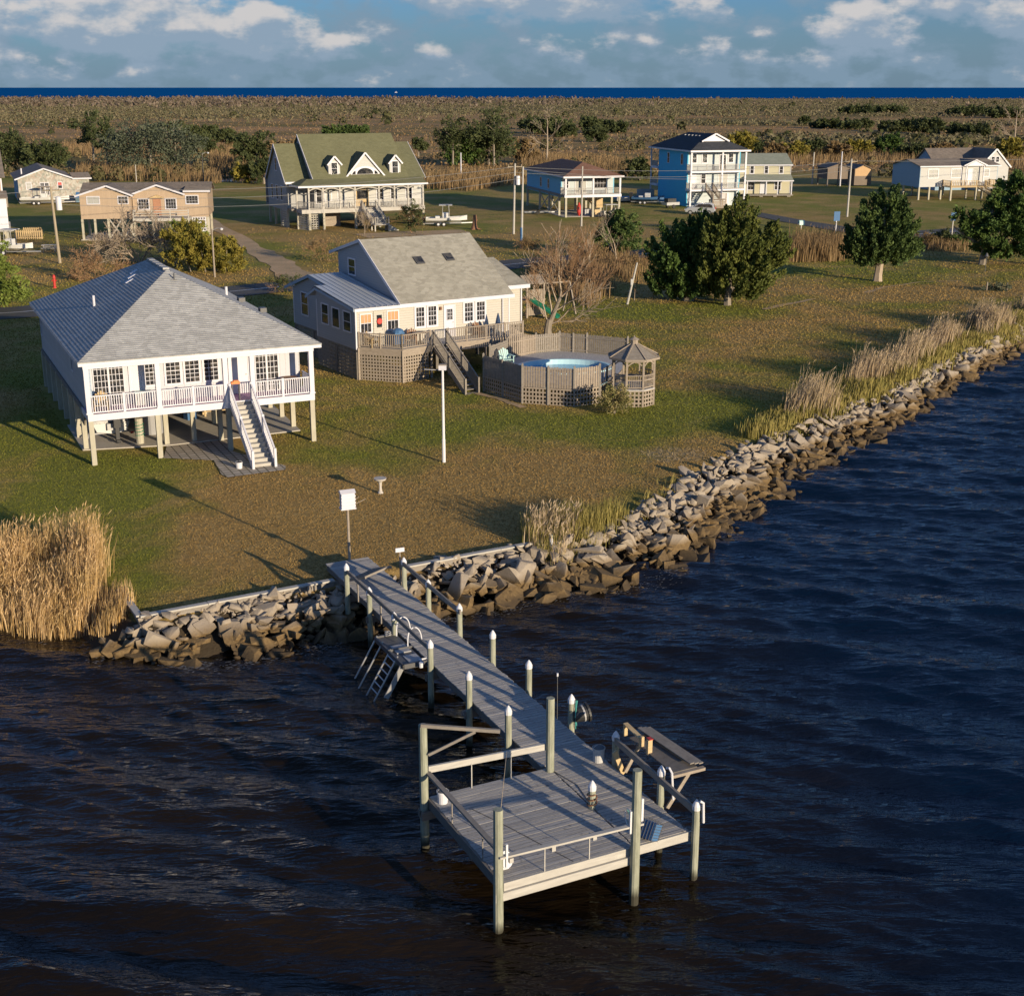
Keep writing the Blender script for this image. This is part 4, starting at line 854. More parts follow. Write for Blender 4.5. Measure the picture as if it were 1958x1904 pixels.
for a in (4.36, 5.26): W(h2, 'f', 0, a, a+.58, 4.05, 5.28, 3, 4, .14)
d_ = D(h2, 'f', 0, 6.5, 7.2, 3.15, 5.2, 'white'); W(h2, 'f', -.045, 6.66, 7.04, 4.3, 5.0, 3, 3, .02, name='door_window')
for a in (8.02, 8.95): W(h2, 'f', 0, a, a+.60, 4.08, 5.28, 3, 4, .14)
k = MB(); k.box(6.1, 6.22, -.16, 0, 5.0, 5.2); k.build('wall_lamp', M['rust'], h2, -1)
for a in (6.15, 8.5):
    dx, dz = .8, 0; y0 = 3.05 if a < 7 else 3.15; sl_ = 3.6/5.85; z0 = 5.62+(y0+.2)*sl_; k = MB(); k.bar((a+.3, y0, z0+.05), (a+.3, y0+.62, z0+.05+.62*sl_), .62, .12); f_ = k.build('skylight', M['darkgrey'], h2, -1)
    k = MB(); k.bar((a+.3, y0+.05, z0+.145), (a+.3, y0+.57, z0+.145+.52*sl_), .5, .03); k.build('pane', M['glass'], f_, -1)
# underside and posts
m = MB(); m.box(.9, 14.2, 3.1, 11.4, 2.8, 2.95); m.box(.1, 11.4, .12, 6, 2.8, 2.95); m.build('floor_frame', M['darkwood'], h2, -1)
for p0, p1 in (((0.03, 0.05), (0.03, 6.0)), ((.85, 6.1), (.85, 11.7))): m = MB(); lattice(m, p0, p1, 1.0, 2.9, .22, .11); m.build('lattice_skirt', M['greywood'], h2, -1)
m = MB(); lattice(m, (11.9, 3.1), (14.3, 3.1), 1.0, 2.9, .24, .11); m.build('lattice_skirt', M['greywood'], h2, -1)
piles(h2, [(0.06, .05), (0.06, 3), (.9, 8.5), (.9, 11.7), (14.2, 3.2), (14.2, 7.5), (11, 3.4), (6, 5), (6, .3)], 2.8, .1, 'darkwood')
# deck in front
DZ = 3.12; DKP = [(.1, -.02), (.12, .0), (2.1, -2.35), (4.55, -1.92), (11.4, -1.95), (11.4, -.02)]
m = MB(); m.prism([(.1,-.02),(2.1,-2.35),(4.5,-1.95),(11.4,-1.95),(11.4,-.02)], DZ-.06, DZ); m.build('deck_floor', M['deckwood2'], h2, -1)
m = MB()
def rim(a, b, z0, z1, mb): mb.bar((a[0], a[1], (z0+z1)/2), (b[0], b[1], (z0+z1)/2), .05, z1-z0)
rim((.1,-.02),(2.1,-2.38),2.72,DZ+.02,m); rim((2.1,-2.38),(4.5,-1.98),2.72,DZ+.02,m); rim((5.6,-1.98),(11.42,-1.98),2.62,DZ+.02,m); rim((11.43,-1.95),(11.43,-.02),2.72,DZ+.02,m); m.build('deck_rim', M['tanwood'], h2, -1)
for a, b in (((.15,-.1),(2.08,-2.33)), ((2.08,-2.33),(4.35,-1.95)), ((5.6,-1.93),(11.38,-1.93))):
    k = MB(); rail(k, a, b, DZ, .92, .14, 1.6, .04, .1); k.build('deck_railing', M['tanwood'], h2, -1)
for a, b in (((.12,-.06),(2.1,-2.36)), ((2.1,-2.36),(4.1,-2.0))):
    k = MB(); lattice(k, a, b, 1.0, 2.7, .2, .095); k.build('lattice_skirt', M['tanwood'], h2, -1)
for (x, y) in ((.12,-.06),(2.1,-2.36),(4.4,-1.9),(5.7,-1.9),(8.5,-1.9),(11.3,-1.9)): m = MB(); m.box(x-.07, x+.07, y-.07, y+.07, .8, DZ-.06); m.build('deck_post', M['tanwood'], h2, -1)
stairs(h2, 4.55, 5.5, -1.98, -7.5, DZ, 1.02, 12, 'greywood', 'greywood', False, .9, skew=-.85)
# ---------------------------------------------------------------- pool terrace
pt = thing('pool_terrace', 'raised wooden pool terrace with board fence and lattice skirt beside the beige house', 'terrace', .6, 78.3, 1, 0)
def pl(mb, name, mat): o = mb.build(name, M[mat], pt, -1); return o
ox, oy = .6, 78.3
PT = [(-1.75, 81.4), (.62, 78.15), (3.66, 77.3), (5.2, 78.2), (6.25, 80.6), (6.9, 83), (7.6, 87.2), (5.0, 88.6), (3.2, 89.3), (1.6, 88.6), (-.3, 86.6), (-1.4, 84.5)]
L = [(x-ox, y-oy) for x, y in PT]; TZ = 2.05
pc, pr_ = (3.35-ox, 83.9-oy), (2.95, 2.3)
ring = [(pc[0]+pr_[0]*math.cos(2*math.pi*k/24), pc[1]+pr_[1]*math.sin(2*math.pi*k/24)) for k in range(24)]
# deck with a round hole: fan between outline and ring
m = MB(); vs = []; N_ = 24
def ray_out(t):
    dx, dy = math.cos(t), math.sin(t); best = 1e9
    for (x0,y0),(x1,y1) in zip(L, L[1:]+L[:1]):
        ex, ey = x1-x0, y1-y0; det = dx*(-ey)+dy*ex
        if abs(det) < 1e-9: continue
        a = ((x0-pc[0])*(-ey)+(y0-pc[1])*ex)/det; b = (dx*(y0-pc[1])-dy*(x0-pc[0]))/det
        if a > 0 and -1e-6 <= b <= 1+1e-6: best = min(best, a)
    return (pc[0]+dx*best, pc[1]+dy*best)
angs = sorted([2*math.pi*k/48 for k in range(48)]+[math.atan2(y-pc[1], x-pc[0]) % (2*math.pi) for x, y in L])
for t in angs: o_ = ray_out(t); vs += [(*o_, TZ), (pc[0]+pr_[0]*math.cos(t), pc[1]+pr_[1]*math.sin(t), TZ)]
n = len(angs); m.add(vs, [(2*i, 2*((i+1) % n), 2*((i+1) % n)+1, 2*i+1) for i in range(n)]); pl(m, 'terrace_floor', 'deckwood')
m = MB()
for k in range(48):
    a, b = 2*math.pi*k/48, 2*math.pi*(k+1)/48; P = lambda t, r, z: (pc[0]+pr_[0]*r*math.cos(t), pc[1]+pr_[1]*r*math.sin(t), z)
    m.add([P(a,1.03,TZ+.06),P(b,1.03,TZ+.06),P(b,.94,TZ+.06),P(a,.94,TZ+.06),P(a,.94,1.1),P(b,.94,1.1),P(a,1.03,TZ),P(b,1.03,TZ)], [(0,1,2,3),(3,2,5,4),(6,7,1,0)])
m.add([P(2*math.pi*k/48,.94,1.1) for k in range(48)], [tuple(range(48))]); po = pl(m, 'pool', 'poolliner')
wm = NT('blue_pool_water'); wm = wm.set((.01, .22, .46), .05, wm.bump(wm.noise(wm.geo(), 5), .2, .02))
m = MB(); m.add([P(2*math.pi*k/48,.945,TZ-.26) for k in range(48)], [tuple(range(48))]); o = m.build('pool_water', wm, po, -1)
fences = [(0,1,'darkf'),(1,2,''),(2,3,''),(3,4,'low'),(6,7,''),(7,8,''),(8,9,''),(9,10,''),(10,11,'')]
for i, j, q in fences:
    a, b = L[i], L[j]
    if q == 'low':
        k = MB(); rail(k, a, b, TZ, .9, .3, 1.5, .05, .09); pl(k, 'fence_panel', 'greywood'); continue
    k = MB(); boards(k, a, b, TZ-.02, TZ+1.22, .155, .125); pl(k, 'fence_panel', 'tanwood' if i in (1,2,9) else 'greywood')
for i, j in ((0,1),(1,2),(2,3),(3,4),(4,5)):
    k = MB(); lattice(k, L[i], L[j], 1.0, TZ-.08, .21, .095); pl(k, 'lattice_skirt', 'tanwood')
for x, y in L[:5]+L[6:]:
    m = MB(); m.box(x-.06, x+.06, y-.06, y+.06, .9, TZ+1.3); m.add([(x-.07,y-.07,TZ+1.3),(x+.07,y-.07,TZ+1.3),(x+.07,y+.07,TZ+1.3),(x-.07,y+.07,TZ+1.3),(x,y,TZ+1.4)],[(0,1,4),(1,2,4),(2,3,4),(3,0,4)]); pl(m, 'fence_post', 'greywood')
for (i, j) in ((0,1),(1,2),(7,8)): x, y = (L[i][0]+L[j][0])/2, (L[i][1]+L[j][1])/2; m = MB(); m.box(x-.05, x+.05, y-.09, y+.01, .9, TZ+1.3); pl(m, 'fence_post', 'greywood')
# swooping fence from the house deck down to the terrace
m = MB(); a, b = Vector((-.15-ox+.0, 88.2-oy-1.6, 0)), Vector((1.35-ox, 88.4-oy, 0))
for i in range(13):
    t = i/12; x, y = a.x+(b.x-a.x)*t, a.y+(b.y-a.y)*t; zt = 3.3+.95*(1-t)**1.6; m.bar((x,y,TZ), (x,y,zt), .025, .12, tuple((b-a).normalized()))
pl(m, 'swooping_fence', 'tanwood')
# ---------------------------------------------------------------- gazebo
gx, gy = 7.2, 78.3
gz = thing('gazebo', 'octagonal weathered wood gazebo with tiered roof at the right end of the pool terrace', 'gazebo', gx, gy, 1, 0)
def oct_(r, z, ph=22.5): return [(r*math.cos(R(45*k+ph)), r*math.sin(R(45*k+ph)), z) for k in range(8)]
m = MB(); O8 = oct_(1.36, TZ); m.prism([(x,y) for x,y,z in O8], TZ-.08, TZ); m.build('gazebo_floor', M['deckwood'], gz, -1)
for (x, y, z) in oct_(1.28, 0): k = MB(); k.box(x-.06, x+.06, y-.06, y+.06, .8, 3.8); k.build('post', M['tanwood'], gz, -1)
E8 = oct_(1.58, 3.82); T8 = oct_(.22, 4.55); m = MB()
for k in range(8): m.slope(E8[k], E8[(k+1) % 8], T8[(k+1) % 8], T8[k], .14, .014, .03)
m.build('roof', M['greywood'], gz, -1)
m = MB()
for k in range(8): m.bar(Vector(E8[k])*1.005+Vector((0,0,.03)), Vector(T8[k])+Vector((0,0,.03)), .07, .05); m.bar(E8[k], E8[(k+1) % 8], .04, .12)
P8 = oct_(1.28, 3.72)
for k in range(8):
    a, b = Vector(P8[k]), Vector(P8[(k+1) % 8]); m.bar(a, b, .05, .12)
    for q in range(7):
        t0, t1 = q/7, (q+1)/7; zz = lambda t: -.32+.28*math.sin(math.pi*t); m.bar(a.lerp(b, t0)+Vector((0,0,zz(t0))), a.lerp(b, t1)+Vector((0,0,zz(t1))), .04, .07)
m.build('roof_trim', M['tanwood'], gz, -1)
c = MB(); c.prism([(x,y) for x,y,z in oct_(.23, 0)], 4.5, 4.82); q8 = oct_(.33, 4.82)
for k in range(8): c.add([q8[k], q8[(k+1) % 8], (0,0,5.0)], [(0,1,2)])
c.add(q8, [tuple(range(8))[::-1]]); c.cyl(0,0,4.95,5.06,.03); c.build('cupola', M['tanwood'], gz, -1)
G8 = oct_(1.28, 0)
for k in (4, 5, 6, 7, 0):
    a, b = G8[k], G8[(k+1) % 8]; q = MB(); rail(q, a, b, TZ, .82, .11, 9, .035, .08, False); q.bar((a[0],a[1],TZ+.55),(b[0],b[1],TZ+.55),.04,.06); q.build('railing', M['tanwood'], gz, -1)
    q = MB(); lattice(q, a, b, 1.0, TZ-.1, .21, .095); q.build('lattice_skirt', M['tanwood'], gz, -1)
q = MB(); B8 = oct_(1.2, 0); C8 = oct_(.85, 0)
for k in (1, 2, 3, 7, 0): a, b, c_, d_ = B8[k], B8[(k+1)%8], C8[(k+1)%8], C8[k]; q.prism([a[:2], b[:2], c_[:2], d_[:2]], TZ+.42, TZ+.47)
q.build('bench', M['greywood'], gz, -1)
# ---------------------------------------------------------------- green roofed house
h3 = thing('green_roofed_house', 'large grey house with olive green roof, three dormers and full width porch', 'house', -26.6, 179.3, 1, 25)
FZ = 3.65
m = MB()
m.slope((1.4, 2.3, 7.35), (14.9, 2.3, 7.35), (14.9, 9, 12.95), (1.4, 9, 12.95), .3, .02, .15); m.slope((14.9, 16, 7.2), (1.4, 16, 7.2), (1.4, 9, 12.95), (14.9, 9, 12.95), .3, .02, .15)
m.slope((14.9, 2.3, 7.3), (17.3, 2.3, 7.3), (17.3, 9, 11.75), (14.9, 9, 11.75), .3, .02, .15); m.slope((17.3, 16, 7.2), (14.9, 16, 7.2), (14.9, 9, 11.75), (17.3, 9, 11.75), .3, .02, .15)
m.slope((-1.95, 4.1, 7.0), (1.7, 4.1, 7.0), (1.7, 9, 11.75), (-1.95, 9, 11.75), .3, .02, .15); m.slope((1.7, 14, 7.0), (-1.95, 14, 7.0), (-1.95, 9, 11.75), (1.7, 9, 11.75), .3, .02, .15)
m.slope((-1.4, -.35, 6.68), (16.6, -.35, 6.68), (16.6, 2.5, 7.42), (0.6, 2.5, 7.42), .3, .02, .12); m.slope((-1.4, 4.0, 6.68), (-1.4, -.35, 6.68), (.6, 2.5, 7.42), (.6, 4.0, 7.42), .3, .02, .12); m.build('roof', M['roofgreen'], h3, -1)
m = MB(); m.box(-1.45, 16.65, -.42, -.35, 6.48, 6.7); m.box(-1.45, -1.38, -.35, 4, 6.48, 6.7); m.bar((-1.97,4.1,6.9),(-1.97,9,11.65),.06,.25); m.bar((-1.97,9,11.65),(-1.97,14,6.9),.06,.25); m.bar((1.36,2.3,7.25),(1.36,9,12.85),.06,.25); m.bar((17.33,2.3,7.2),(17.33,9,11.65),.06,.2); m.box(-1.9,1.4,4.0,4.08,6.75,7.0); m.build('fascia', M['white'], h3, -1)
m = MB(); gable_wall_x(m, -1.7, 4.5, 13.6, FZ-.4, 7.1, 9, 11.5, .15); gable_wall_x(m, 1.6, 2.7, 15.5, FZ, 7.5, 9, 12.7, .15); m.box(-1.55, 1.6, 4.5, 4.65, FZ-.4, 7.1); gable_wall_x(m, 17.0, 2.7, 15.5, FZ, 7.3, 9, 11.5, .15); m.box(-1.55, 17, 15.4, 15.5, FZ-.4, 7.2); m.build('side_wall', M['greyply'], h3, -1)
m = MB(); m.box(1.75, 17.0, 2.7, 2.85, FZ, 7.4); m.build('porch_wall', M['farsid'], h3, -1)
m = MB(); m.box(-.95, 16.2, 0, 2.7, FZ-.12, FZ); m.box(-1.6, 17, 2.7, 15.4, FZ-.3, FZ-.05); m.build('porch_floor', M['greywood'], h3, -1)
m = MB(); m.box(-1.0, 16.25, -.06, 0, FZ-.5, FZ+.02); m.box(-1.0, -.94, 0, 4.4, FZ-.5, FZ+.02); m.build('rim_board', M['beam'], h3, -1)
PX = [-.95+.15, 1.9, 4.3, 6.4, 9.75, 11.95, 13.9, 16.05]
PX = [.05, 2.0, 4.3, 6.4, 9.75, 11.95, 13.9, 16.05]
for x in PX+[-.95]:
    yy = .1 if x != -.95 else 2.2; k = MB(); k.box(x-.11, x+.11, yy-.11, yy+.11, FZ, 6.5); k.build('porch_column', M['beam'], h3, -1)
m = MB()
for a, b in zip(PX[:-1], PX[1:]):
    n = 8
    for q in range(n):
        t0, t1 = q/n, (q+1)/n; z = lambda t: 6.02+.32*math.sin(math.pi*t); m.bar((a+(b-a)*t0,.06,z(t0)),(a+(b-a)*t1,.06,z(t1)),.05,.14)
m.box(-.1, 16.15, .03, .15, 6.36, 6.48); m.build('porch_arches', M['beam'], h3, -1)
for a, b in ((0,7.2),(9.3,16.1)):
    k = MB(); rail(k, (a,.08),(b,.08), FZ, .95, .2, 2.0, .06, .1); k.build('railing', M['beam'], h3, -1)
k = MB(); rail(k, (-.95,2.2),(0,.1), FZ, .95, .2, 2.0, .06, .1); k.build('railing', M['beam'], h3, -1)
for x in (3.1, 4.9, 10.4, 12.4, 14.6): W(h3, 'f', 2.7, x, x+.8, 4.5, 6.1, 1, 2, .12, glass='curtain' if x < 6 else 'glass')
D(h3, 'f', 2.7, 7.4, 9.1, FZ+.02, 6.2, 'newwood', (4.6, 5.8)); W(h3, 'f', 2.7, 1.9, 2.6, 4.2, 6.1, 1, 2, .1)
for y in (6.3, 8.6, 11.0): W(h3, 'l', -1.7, y, y+.8, 4.5, 6.3, 1, 2, .12)
W(h3, 'l', -1.7, 8.6, 9.4, 8.3, 9.9, 1, 2, .12)
def dormer(x0, x1, y0, z0, ze, zr, name='dormer'):
    ym = (ze-7.35)/.836+2.3; yr = (zr-7.35)/.836+2.3; xm = (x0+x1)/2; k = MB()
    gable_wall_y(k, y0, x0+.1, x1-.1, z0, ze, xm, zr-.1, .12); k.ex([(x0+.1,y0+.12,z0),(x0+.1,ym+.5,ze),(x0+.1,y0+.12,ze)], (.1,0,0)); k.ex([(x1-.2,y0+.12,z0),(x1-.2,ym+.5,ze),(x1-.2,y0+.12,ze)], (.1,0,0)); d = k.build(name, M['farsid'], h3, -1)
    k = MB(); sl2 = (zr-ze)/(xm-x0-.1); xo = .22
    k.slope((x0+.1-xo, ym+.6, ze-xo*sl2), (x0+.1-xo, y0-.3, ze-xo*sl2), (xm, y0-.3, zr), (xm, yr+.5, zr), .25, .015, .1); k.slope((x1-.1+xo, y0-.3, ze-xo*sl2), (x1-.1+xo, ym+.6, ze-xo*sl2), (xm, yr+.5, zr), (xm, y0-.3, zr), .25, .015, .1); k.build('dormer_roof', M['roofgreen'], d, -1)
    k = MB(); k.bar((x0+.1-xo,y0-.31,ze-xo*sl2-.06),(xm,y0-.31,zr-.06),.05,.2); k.bar((x1-.1+xo,y0-.31,ze-xo*sl2-.06),(xm,y0-.31,zr-.06),.05,.2); k.build('dormer_trim', M['white'], d, -1)
    return d
dormer(3.7, 5.5, 3.0, 7.4, 9.4, 10.3); W(h3, 'f', 3.0, 4.2, 5.0, 7.9, 9.4, 1, 2, .12)
dormer(12.3, 14.1, 3.0, 7.4, 9.4, 10.3); W(h3, 'f', 3.0, 12.8, 13.6, 7.9, 9.4, 1, 2, .12)
dc = dormer(5.9, 11.8, 2.9, 7.35, 7.45, 10.7)
k = MB(); n = 14; arc = [(8.85+2.1*math.cos(math.pi*i/n), 2.84, 7.6+1.25*math.sin(math.pi*i/n)) for i in range(n+1)]; k.ex(arc, (0,.05,0)); fo = k.build('fan_window', M['white'], dc, -1)
k = MB(); arc = [(8.85+1.15*math.cos(math.pi*i/n), 2.80, 7.85+.8*math.sin(math.pi*i/n)) for i in range(n+1)]; k.ex(arc, (0,.03,0)); k.ex([(7.0,2.8,7.85),(7.5,2.8,7.85),(7.5,2.8,8.3),(7.25,2.8,8.2)],(0,.03,0)); k.ex([(10.7,2.8,7.85),(10.2,2.8,7.85),(10.2,2.8,8.3),(10.45,2.8,8.2)],(0,.03,0)); k.build('pane', M['glass'], fo, -1)
piles(h3, [(.05,.1),(2,.1),(6.4,.1),(9.75,.1),(13.9,.1),(16.05,.1),(-.9,2.2),(-1.6,4.6),(-1.6,7.6),(-1.6,10.6),(-1.6,13.4),(4,5),(8,5),(12,5),(16.5,5)], FZ-.3, .14)
for p0, p1 in (((-.85,2.1),(-.05,.1)),((.2,1.2),(1.6,1.2)),((-1.65,4.6),(-1.65,8))): m = MB(); lattice(m, p0, p1, 1.0, FZ-.5, .3, .13); m.build('lattice_skirt', M['beam'], h3, -1)
m = MB(); m.box(3.2, 5.6, 4.2, 4.4, 1.0, 3.2); m.build('storage_wall', M['tanwood'], h3, -1); m = MB(); m.box(7.2,8.4,3.0,3.1,1.0,3.3); m.build('storage_wall', M['tanwood'], h3, -1)
stairs(h3, 7.3, 9.2, -.06, -3.6, FZ, 1.9, 9, 'beam', 'beam', True, .9)
m = MB(); m.box(7.2, 9.3, -5.1, -3.6, 1.78, 1.88); [m.box(x-.08,x+.08,y-.08,y+.08,.9,1.78) for x in (7.3,9.2) for y in (-5.0,-3.7)]; rail(m, (7.3,-5.05),(9.2,-5.05),1.88,.9,.2,2,.05); rail(m, (7.3,-5.05),(7.3,-3.7),1.88,.9,.2,2,.05); m.build('stair_landing', M['beam'], h3, -1)
stairs(h3, 9.3, 9.31, 0, -.1, 1.8, 1.7, 1, 'beam', 'beam') if False else None
m = MB()
for i in range(4): m.box(9.3+i*.32, 9.62+i*.32, -5.0, -3.7, 1.0, 1.72-i*.2)
m.build('side_steps', M['beam'], h3, -1)
# ---------------------------------------------------------------- blue house with red brown roof
h4 = thing('red_roofed_house', 'blue raised house with red brown hip roof and white balcony', 'house', 7.7, 197.4, 1, 15)
FZ = 4.15
m = MB(); hip(m, -.45, 8.75, -.4, 21.7, 6.78, 8.5, 5.0, 15.5, .28, .02); m.build('roof', M['roofred'], h4, -1)
m = MB(); m.box(-.45, 8.75, -.46, -.4, 6.55, 6.8); m.box(-.5, -.45, -.4, 21.6, 6.6, 6.8); m.build('fascia', M['white'], h4, -1)
m = MB(); m.box(.1, .25, 2.6, 21, FZ-.5, 6.6); m.box(8.1, 8.25, 2.6, 21, FZ-.5, 6.6); m.box(.1, 8.2, 20.9, 21, FZ-.5, 6.6); m.build('side_wall', M['blue'], h4, -1)
m = MB(); m.box(.25, 8.1, 2.6, 2.75, FZ, 6.6); m.build('porch_wall', M['paleblue'], h4, -1)
m = MB(); m.box(-.1, 8.45, 0, 21, FZ-.3, FZ); m.build('porch_floor', M['greywood'], h4, -1)
m = MB(); m.box(-.15, 8.5, -.07, 0, FZ-.35, FZ+.05); m.build('rim_board', M['white'], h4, -1)
for x in (.05, 4.2, 8.3): k = MB(); k.box(x-.12, x+.12, -.02, .22, FZ+.05, 6.56); k.build('porch_column', M['white'], h4, -1)
k = MB(); rail(k, (.15,.1),(8.2,.1), FZ, .95, .18, 2.0, .05, .1); rail(k, (.05,.2),(.05,2.5), FZ, .95, .18, 2.0, .05, .1); k.build('railing', M['beam'], h4, -1)
W(h4, 'f', 2.6, .6, 1.2, 5.0, 5.9, 2, 2); W(h4, 'f', 2.6, 2.3, 3.9, FZ+.1, 6.1, 2, 1, .1, 'curtain', name='sliding_door'); W(h4, 'f', 2.6, 5.2, 7.0, 4.9, 6.3, 4, 2)
for y in (8.6, 12.6): W(h4, 'l', .1, y, y+.8, 4.6, 5.9, 1, 2)
piles(h4, [(x, y) for x in (.1, 4.2, 8.2) for y in (.1, 3.4, 8.5, 13.5, 20.5)], FZ-.3, .14)
m = MB(); m.bar((.1,8.5,1.2),(.1,13.4,3.6),.08,.18); m.bar((.1,13.4,1.2),(.1,8.5,3.6),.08,.18); m.bar((.1,3.4,1.4),(.1,8.4,3.6),.08,.18); m.bar((.1,8.4,1.4),(.1,3.4,3.6),.08,.18); m.build('cross_brace', M['post'], h4, -1)
m = MB(); m.ex([(4.4,4.5,3.8),(7.2,4.5,3.8),(7.2,4.5,1.9),(6.2,4.5,1.9)], (0,1.2,0)); m.build('stair_underside', M['newwood'], h4, -1)
tag(MB().prism([Fr(7.7,197.4,15).w(a,b)[:2] for a,b in [(-.2,.5),(8.4,.3),(8.6,12),(-.2,12)]], 1.0, 1.06).build('concrete_slab', M['concrete']), kind='structure')
# ---------------------------------------------------------------- three storey bright blue house
h5 = thing('three_storey_house', 'three storey bright blue house with dark hip roof and white balconies', 'house', 27.9, 214.8, 1, 16.8)
m = MB(); x0, x1, y0, y1, ze, zr = -.35, 9.9, -.45, 16.6, 9.62, 12.05; xm = 4.75
m.slope((x0,y1,ze),(x0,y0,ze),(xm,4.6,zr),(xm,12,zr),.28,.02); m.slope((x1,y0,ze),(x1,y1,ze),(xm,12,zr),(xm,4.6,zr),.28,.02); m.slope((x1,y1,ze),(x0,y1,ze),(xm,12,zr),(xm,12,zr),.28,.02); m.slope((x0,y0,ze),(x1,y0,ze),(xm,4.6,zr),(xm,4.6,zr),.28,.02)
m.slope((2.5,4.2,11.0),(2.5,1.6,11.0),(xm,1.6,12.1),(xm,4.8,12.1),.25,.02); m.slope((7.0,1.6,11.0),(7.0,4.2,11.0),(xm,4.8,12.1),(xm,1.6,12.1),.25,.02); m.build('roof', M['roofnavy'], h5, -1)
m = MB(); m.ex([(2.7,1.9,10.9),(6.8,1.9,10.9),(xm,1.9,11.98)], (0,.1,0)); m.bar((2.4,1.55,10.9),(xm,1.55,12.06),.06,.22); m.bar((7.1,1.55,10.9),(xm,1.55,12.06),.06,.22); m.build('gablet', M['white'], h5, -1)
m = MB()
for i in range(5): m.box(3.6,3.9,5.4+i*1.4,5.7+i*1.4,11.55,11.7)
m.build('roof_vent', M['grey'], h5, -1)
m = MB(); m.box(x0,x1,y0-.06,y0,ze-.24,ze+.02); m.box(x0-.05,x0,y0,y1,ze-.22,ze+.02); m.build('fascia', M['white'], h5, -1)
m = MB(); m.box(.15,.3,1.8,13.4,1.0,9.45); m.box(9.1,9.25,1.8,13.4,1.0,9.45); m.box(.15,9.2,13.3,13.4,1,9.45); m.build('side_wall', M['blue2'], h5, -1)
m = MB(); m.box(.3,9.1,1.8,1.95,1.0,9.45); m.build('front_wall', M['paleblue'], h5, -1)
m = MB()
for z in (3.7, 6.5): m.box(-.05,9.45,-.05,1.8,z-.28,z); m.box(-.05,9.45,13.4,16.4,z-.28,z)
m.build('balcony_floor', M['white'], h5, -1)
for x in (.05, 5.35, 9.35): k = MB(); k.box(x-.13,x+.13,0,.26,1.0,9.4); k.build('porch_column', M['white'], h5, -1)
for x in (.05, 9.35): k = MB(); k.box(x-.1,x+.1,16.2,16.4,1.0,9.4); k.build('porch_column', M['white'], h5, -1)
for z in (3.7, 6.5):
    for a, b in (((.2,.1),(5.2,.1)),((5.5,.1),(9.2,.1)),((.05,.3),(.05,1.7))): k = MB(); rail(k, a, b, z, .95, .17, 2.5, .05, .1); k.build('railing', M['beam'], h5, -1)
    k = MB(); rail(k, (.05,13.6),(.05,16.1), z, .95, .17, 2.5, .05, .1); k.build('railing', M['beam'], h5, -1)
for x, a in ((.9,7.5),(2.7,7.5),(7.2,7.5)): W(h5, 'f', 1.8, x, x+.75, a+.2, a+1.5, 1, 2, .14)
W(h5, 'f', 1.8, 5.7, 6.7, 6.55, 8.8, 2, 1, .12, name='sliding_door'); W(h5, 'f', 1.8, 5.6, 7.1, 3.75, 5.9, 2, 1, .12, 'curtain', name='sliding_door'); D(h5,'f',1.8,.8,1.7,3.75,5.8); W(h5,'f',1.8,2.6,3.3,4.5,5.9,1,2,.14); W(h5,'f',1.8,.5,1.1,1.9,3.0,1,2,.1); D(h5,'f',1.8,6.0,7.6,1.05,3.1)
for y in (9.0, 3.6): W(h5, 'l', .15, y, y+.7, 7.4, 8.9, 1, 2, .1)
stairs(h5, 2.6, 3.8, -.06, -2.6, 3.7, 2.4, 6, 'tanwood', 'tanwood', False, .9)
m = MB(); m.box(2.0, 4.4, -4.0, -2.6, 2.3, 2.4); [m.box(x-.08,x+.08,y-.08,y+.08,1,2.3) for x in (2.1,4.3) for y in (-3.9,-2.7)]; rail(m,(2.1,-3.95),(4.3,-3.95),2.4,.9,.2,2,.05); boards(m,(2.1,-4.02),(4.3,-4.02),1.1,2.25,.2,.15); m.build('stair_landing', M['tanwood'], h5, -1)
# ---------------------------------------------------------------- pale yellow house
h6 = thing('yellow_house', 'pale yellow two storey house with sage green roof behind the blue one', 'house', 41.2, 235.7, 1, 3)
m = MB(); m.slope((-2.6,1.6,6.28),(7.3,1.6,6.28),(7.3,6.4,8.0),(-2.6,6.4,8.0),.3,.02); m.slope((7.3,11.2,6.28),(-2.6,11.2,6.28),(-2.6,6.4,8.0),(7.3,6.4,8.0),.3,.02); m.slope((-1.2,-.3,3.75),(7.1,-.3,3.75),(7.1,2.0,4.65),(-.6,2.0,4.65),.3,.02); m.build('roof', M['roofsage'], h6, -1)
m = MB(); m.box(-2.2,7.0,2.0,2.12,1.3,6.2); m.ex([(6.9,2.12,1.3),(6.9,11,1.3),(6.9,11,6.2),(6.9,6.4,7.85),(6.9,2.12,6.2)],(.12,0,0)); m.ex([(-2.2,2.12,1.3),(-2.2,11,1.3),(-2.2,11,6.2),(-2.2,6.4,7.85),(-2.2,2.12,6.2)],(.12,0,0)); m.build('wall', M['yellow'], h6, -1)
m = MB(); m.box(-1.2,7.1,-.36,-.3,3.6,3.78); [m.box(x-.08,x+.08,-.2,-.04,1.4,3.6) for x in (-.9,2.4,4.4,6.8)]; m.box(7.0,7.08,1.95,2.05,1.3,6.2); m.box(-2.6,7.3,1.55,1.6,6.12,6.3); m.build('porch_trim', M['white'], h6, -1)
m = MB(); m.box(-1.2,7.1,-.3,2.0,1.2,1.4); [m.box(x-.3,x+.3,-.2,1.8,.9,1.2) for x in (-.8,1.6,4.0,6.4)]; m.build('porch_floor', M['greywood'], h6, -1)
for x in (.0, 2.5, 5.1): W(h6,'f',2.0,x,x+.55,4.85,6.0,1,2,.14)
W(h6,'f',2.0,-.3,.7,2.1,3.3,2,2,.12); D(h6,'f',2.0,1.9,2.7,1.42,3.4); W(h6,'f',2.0,4.4,5.4,2.1,3.4,2,2,.12)
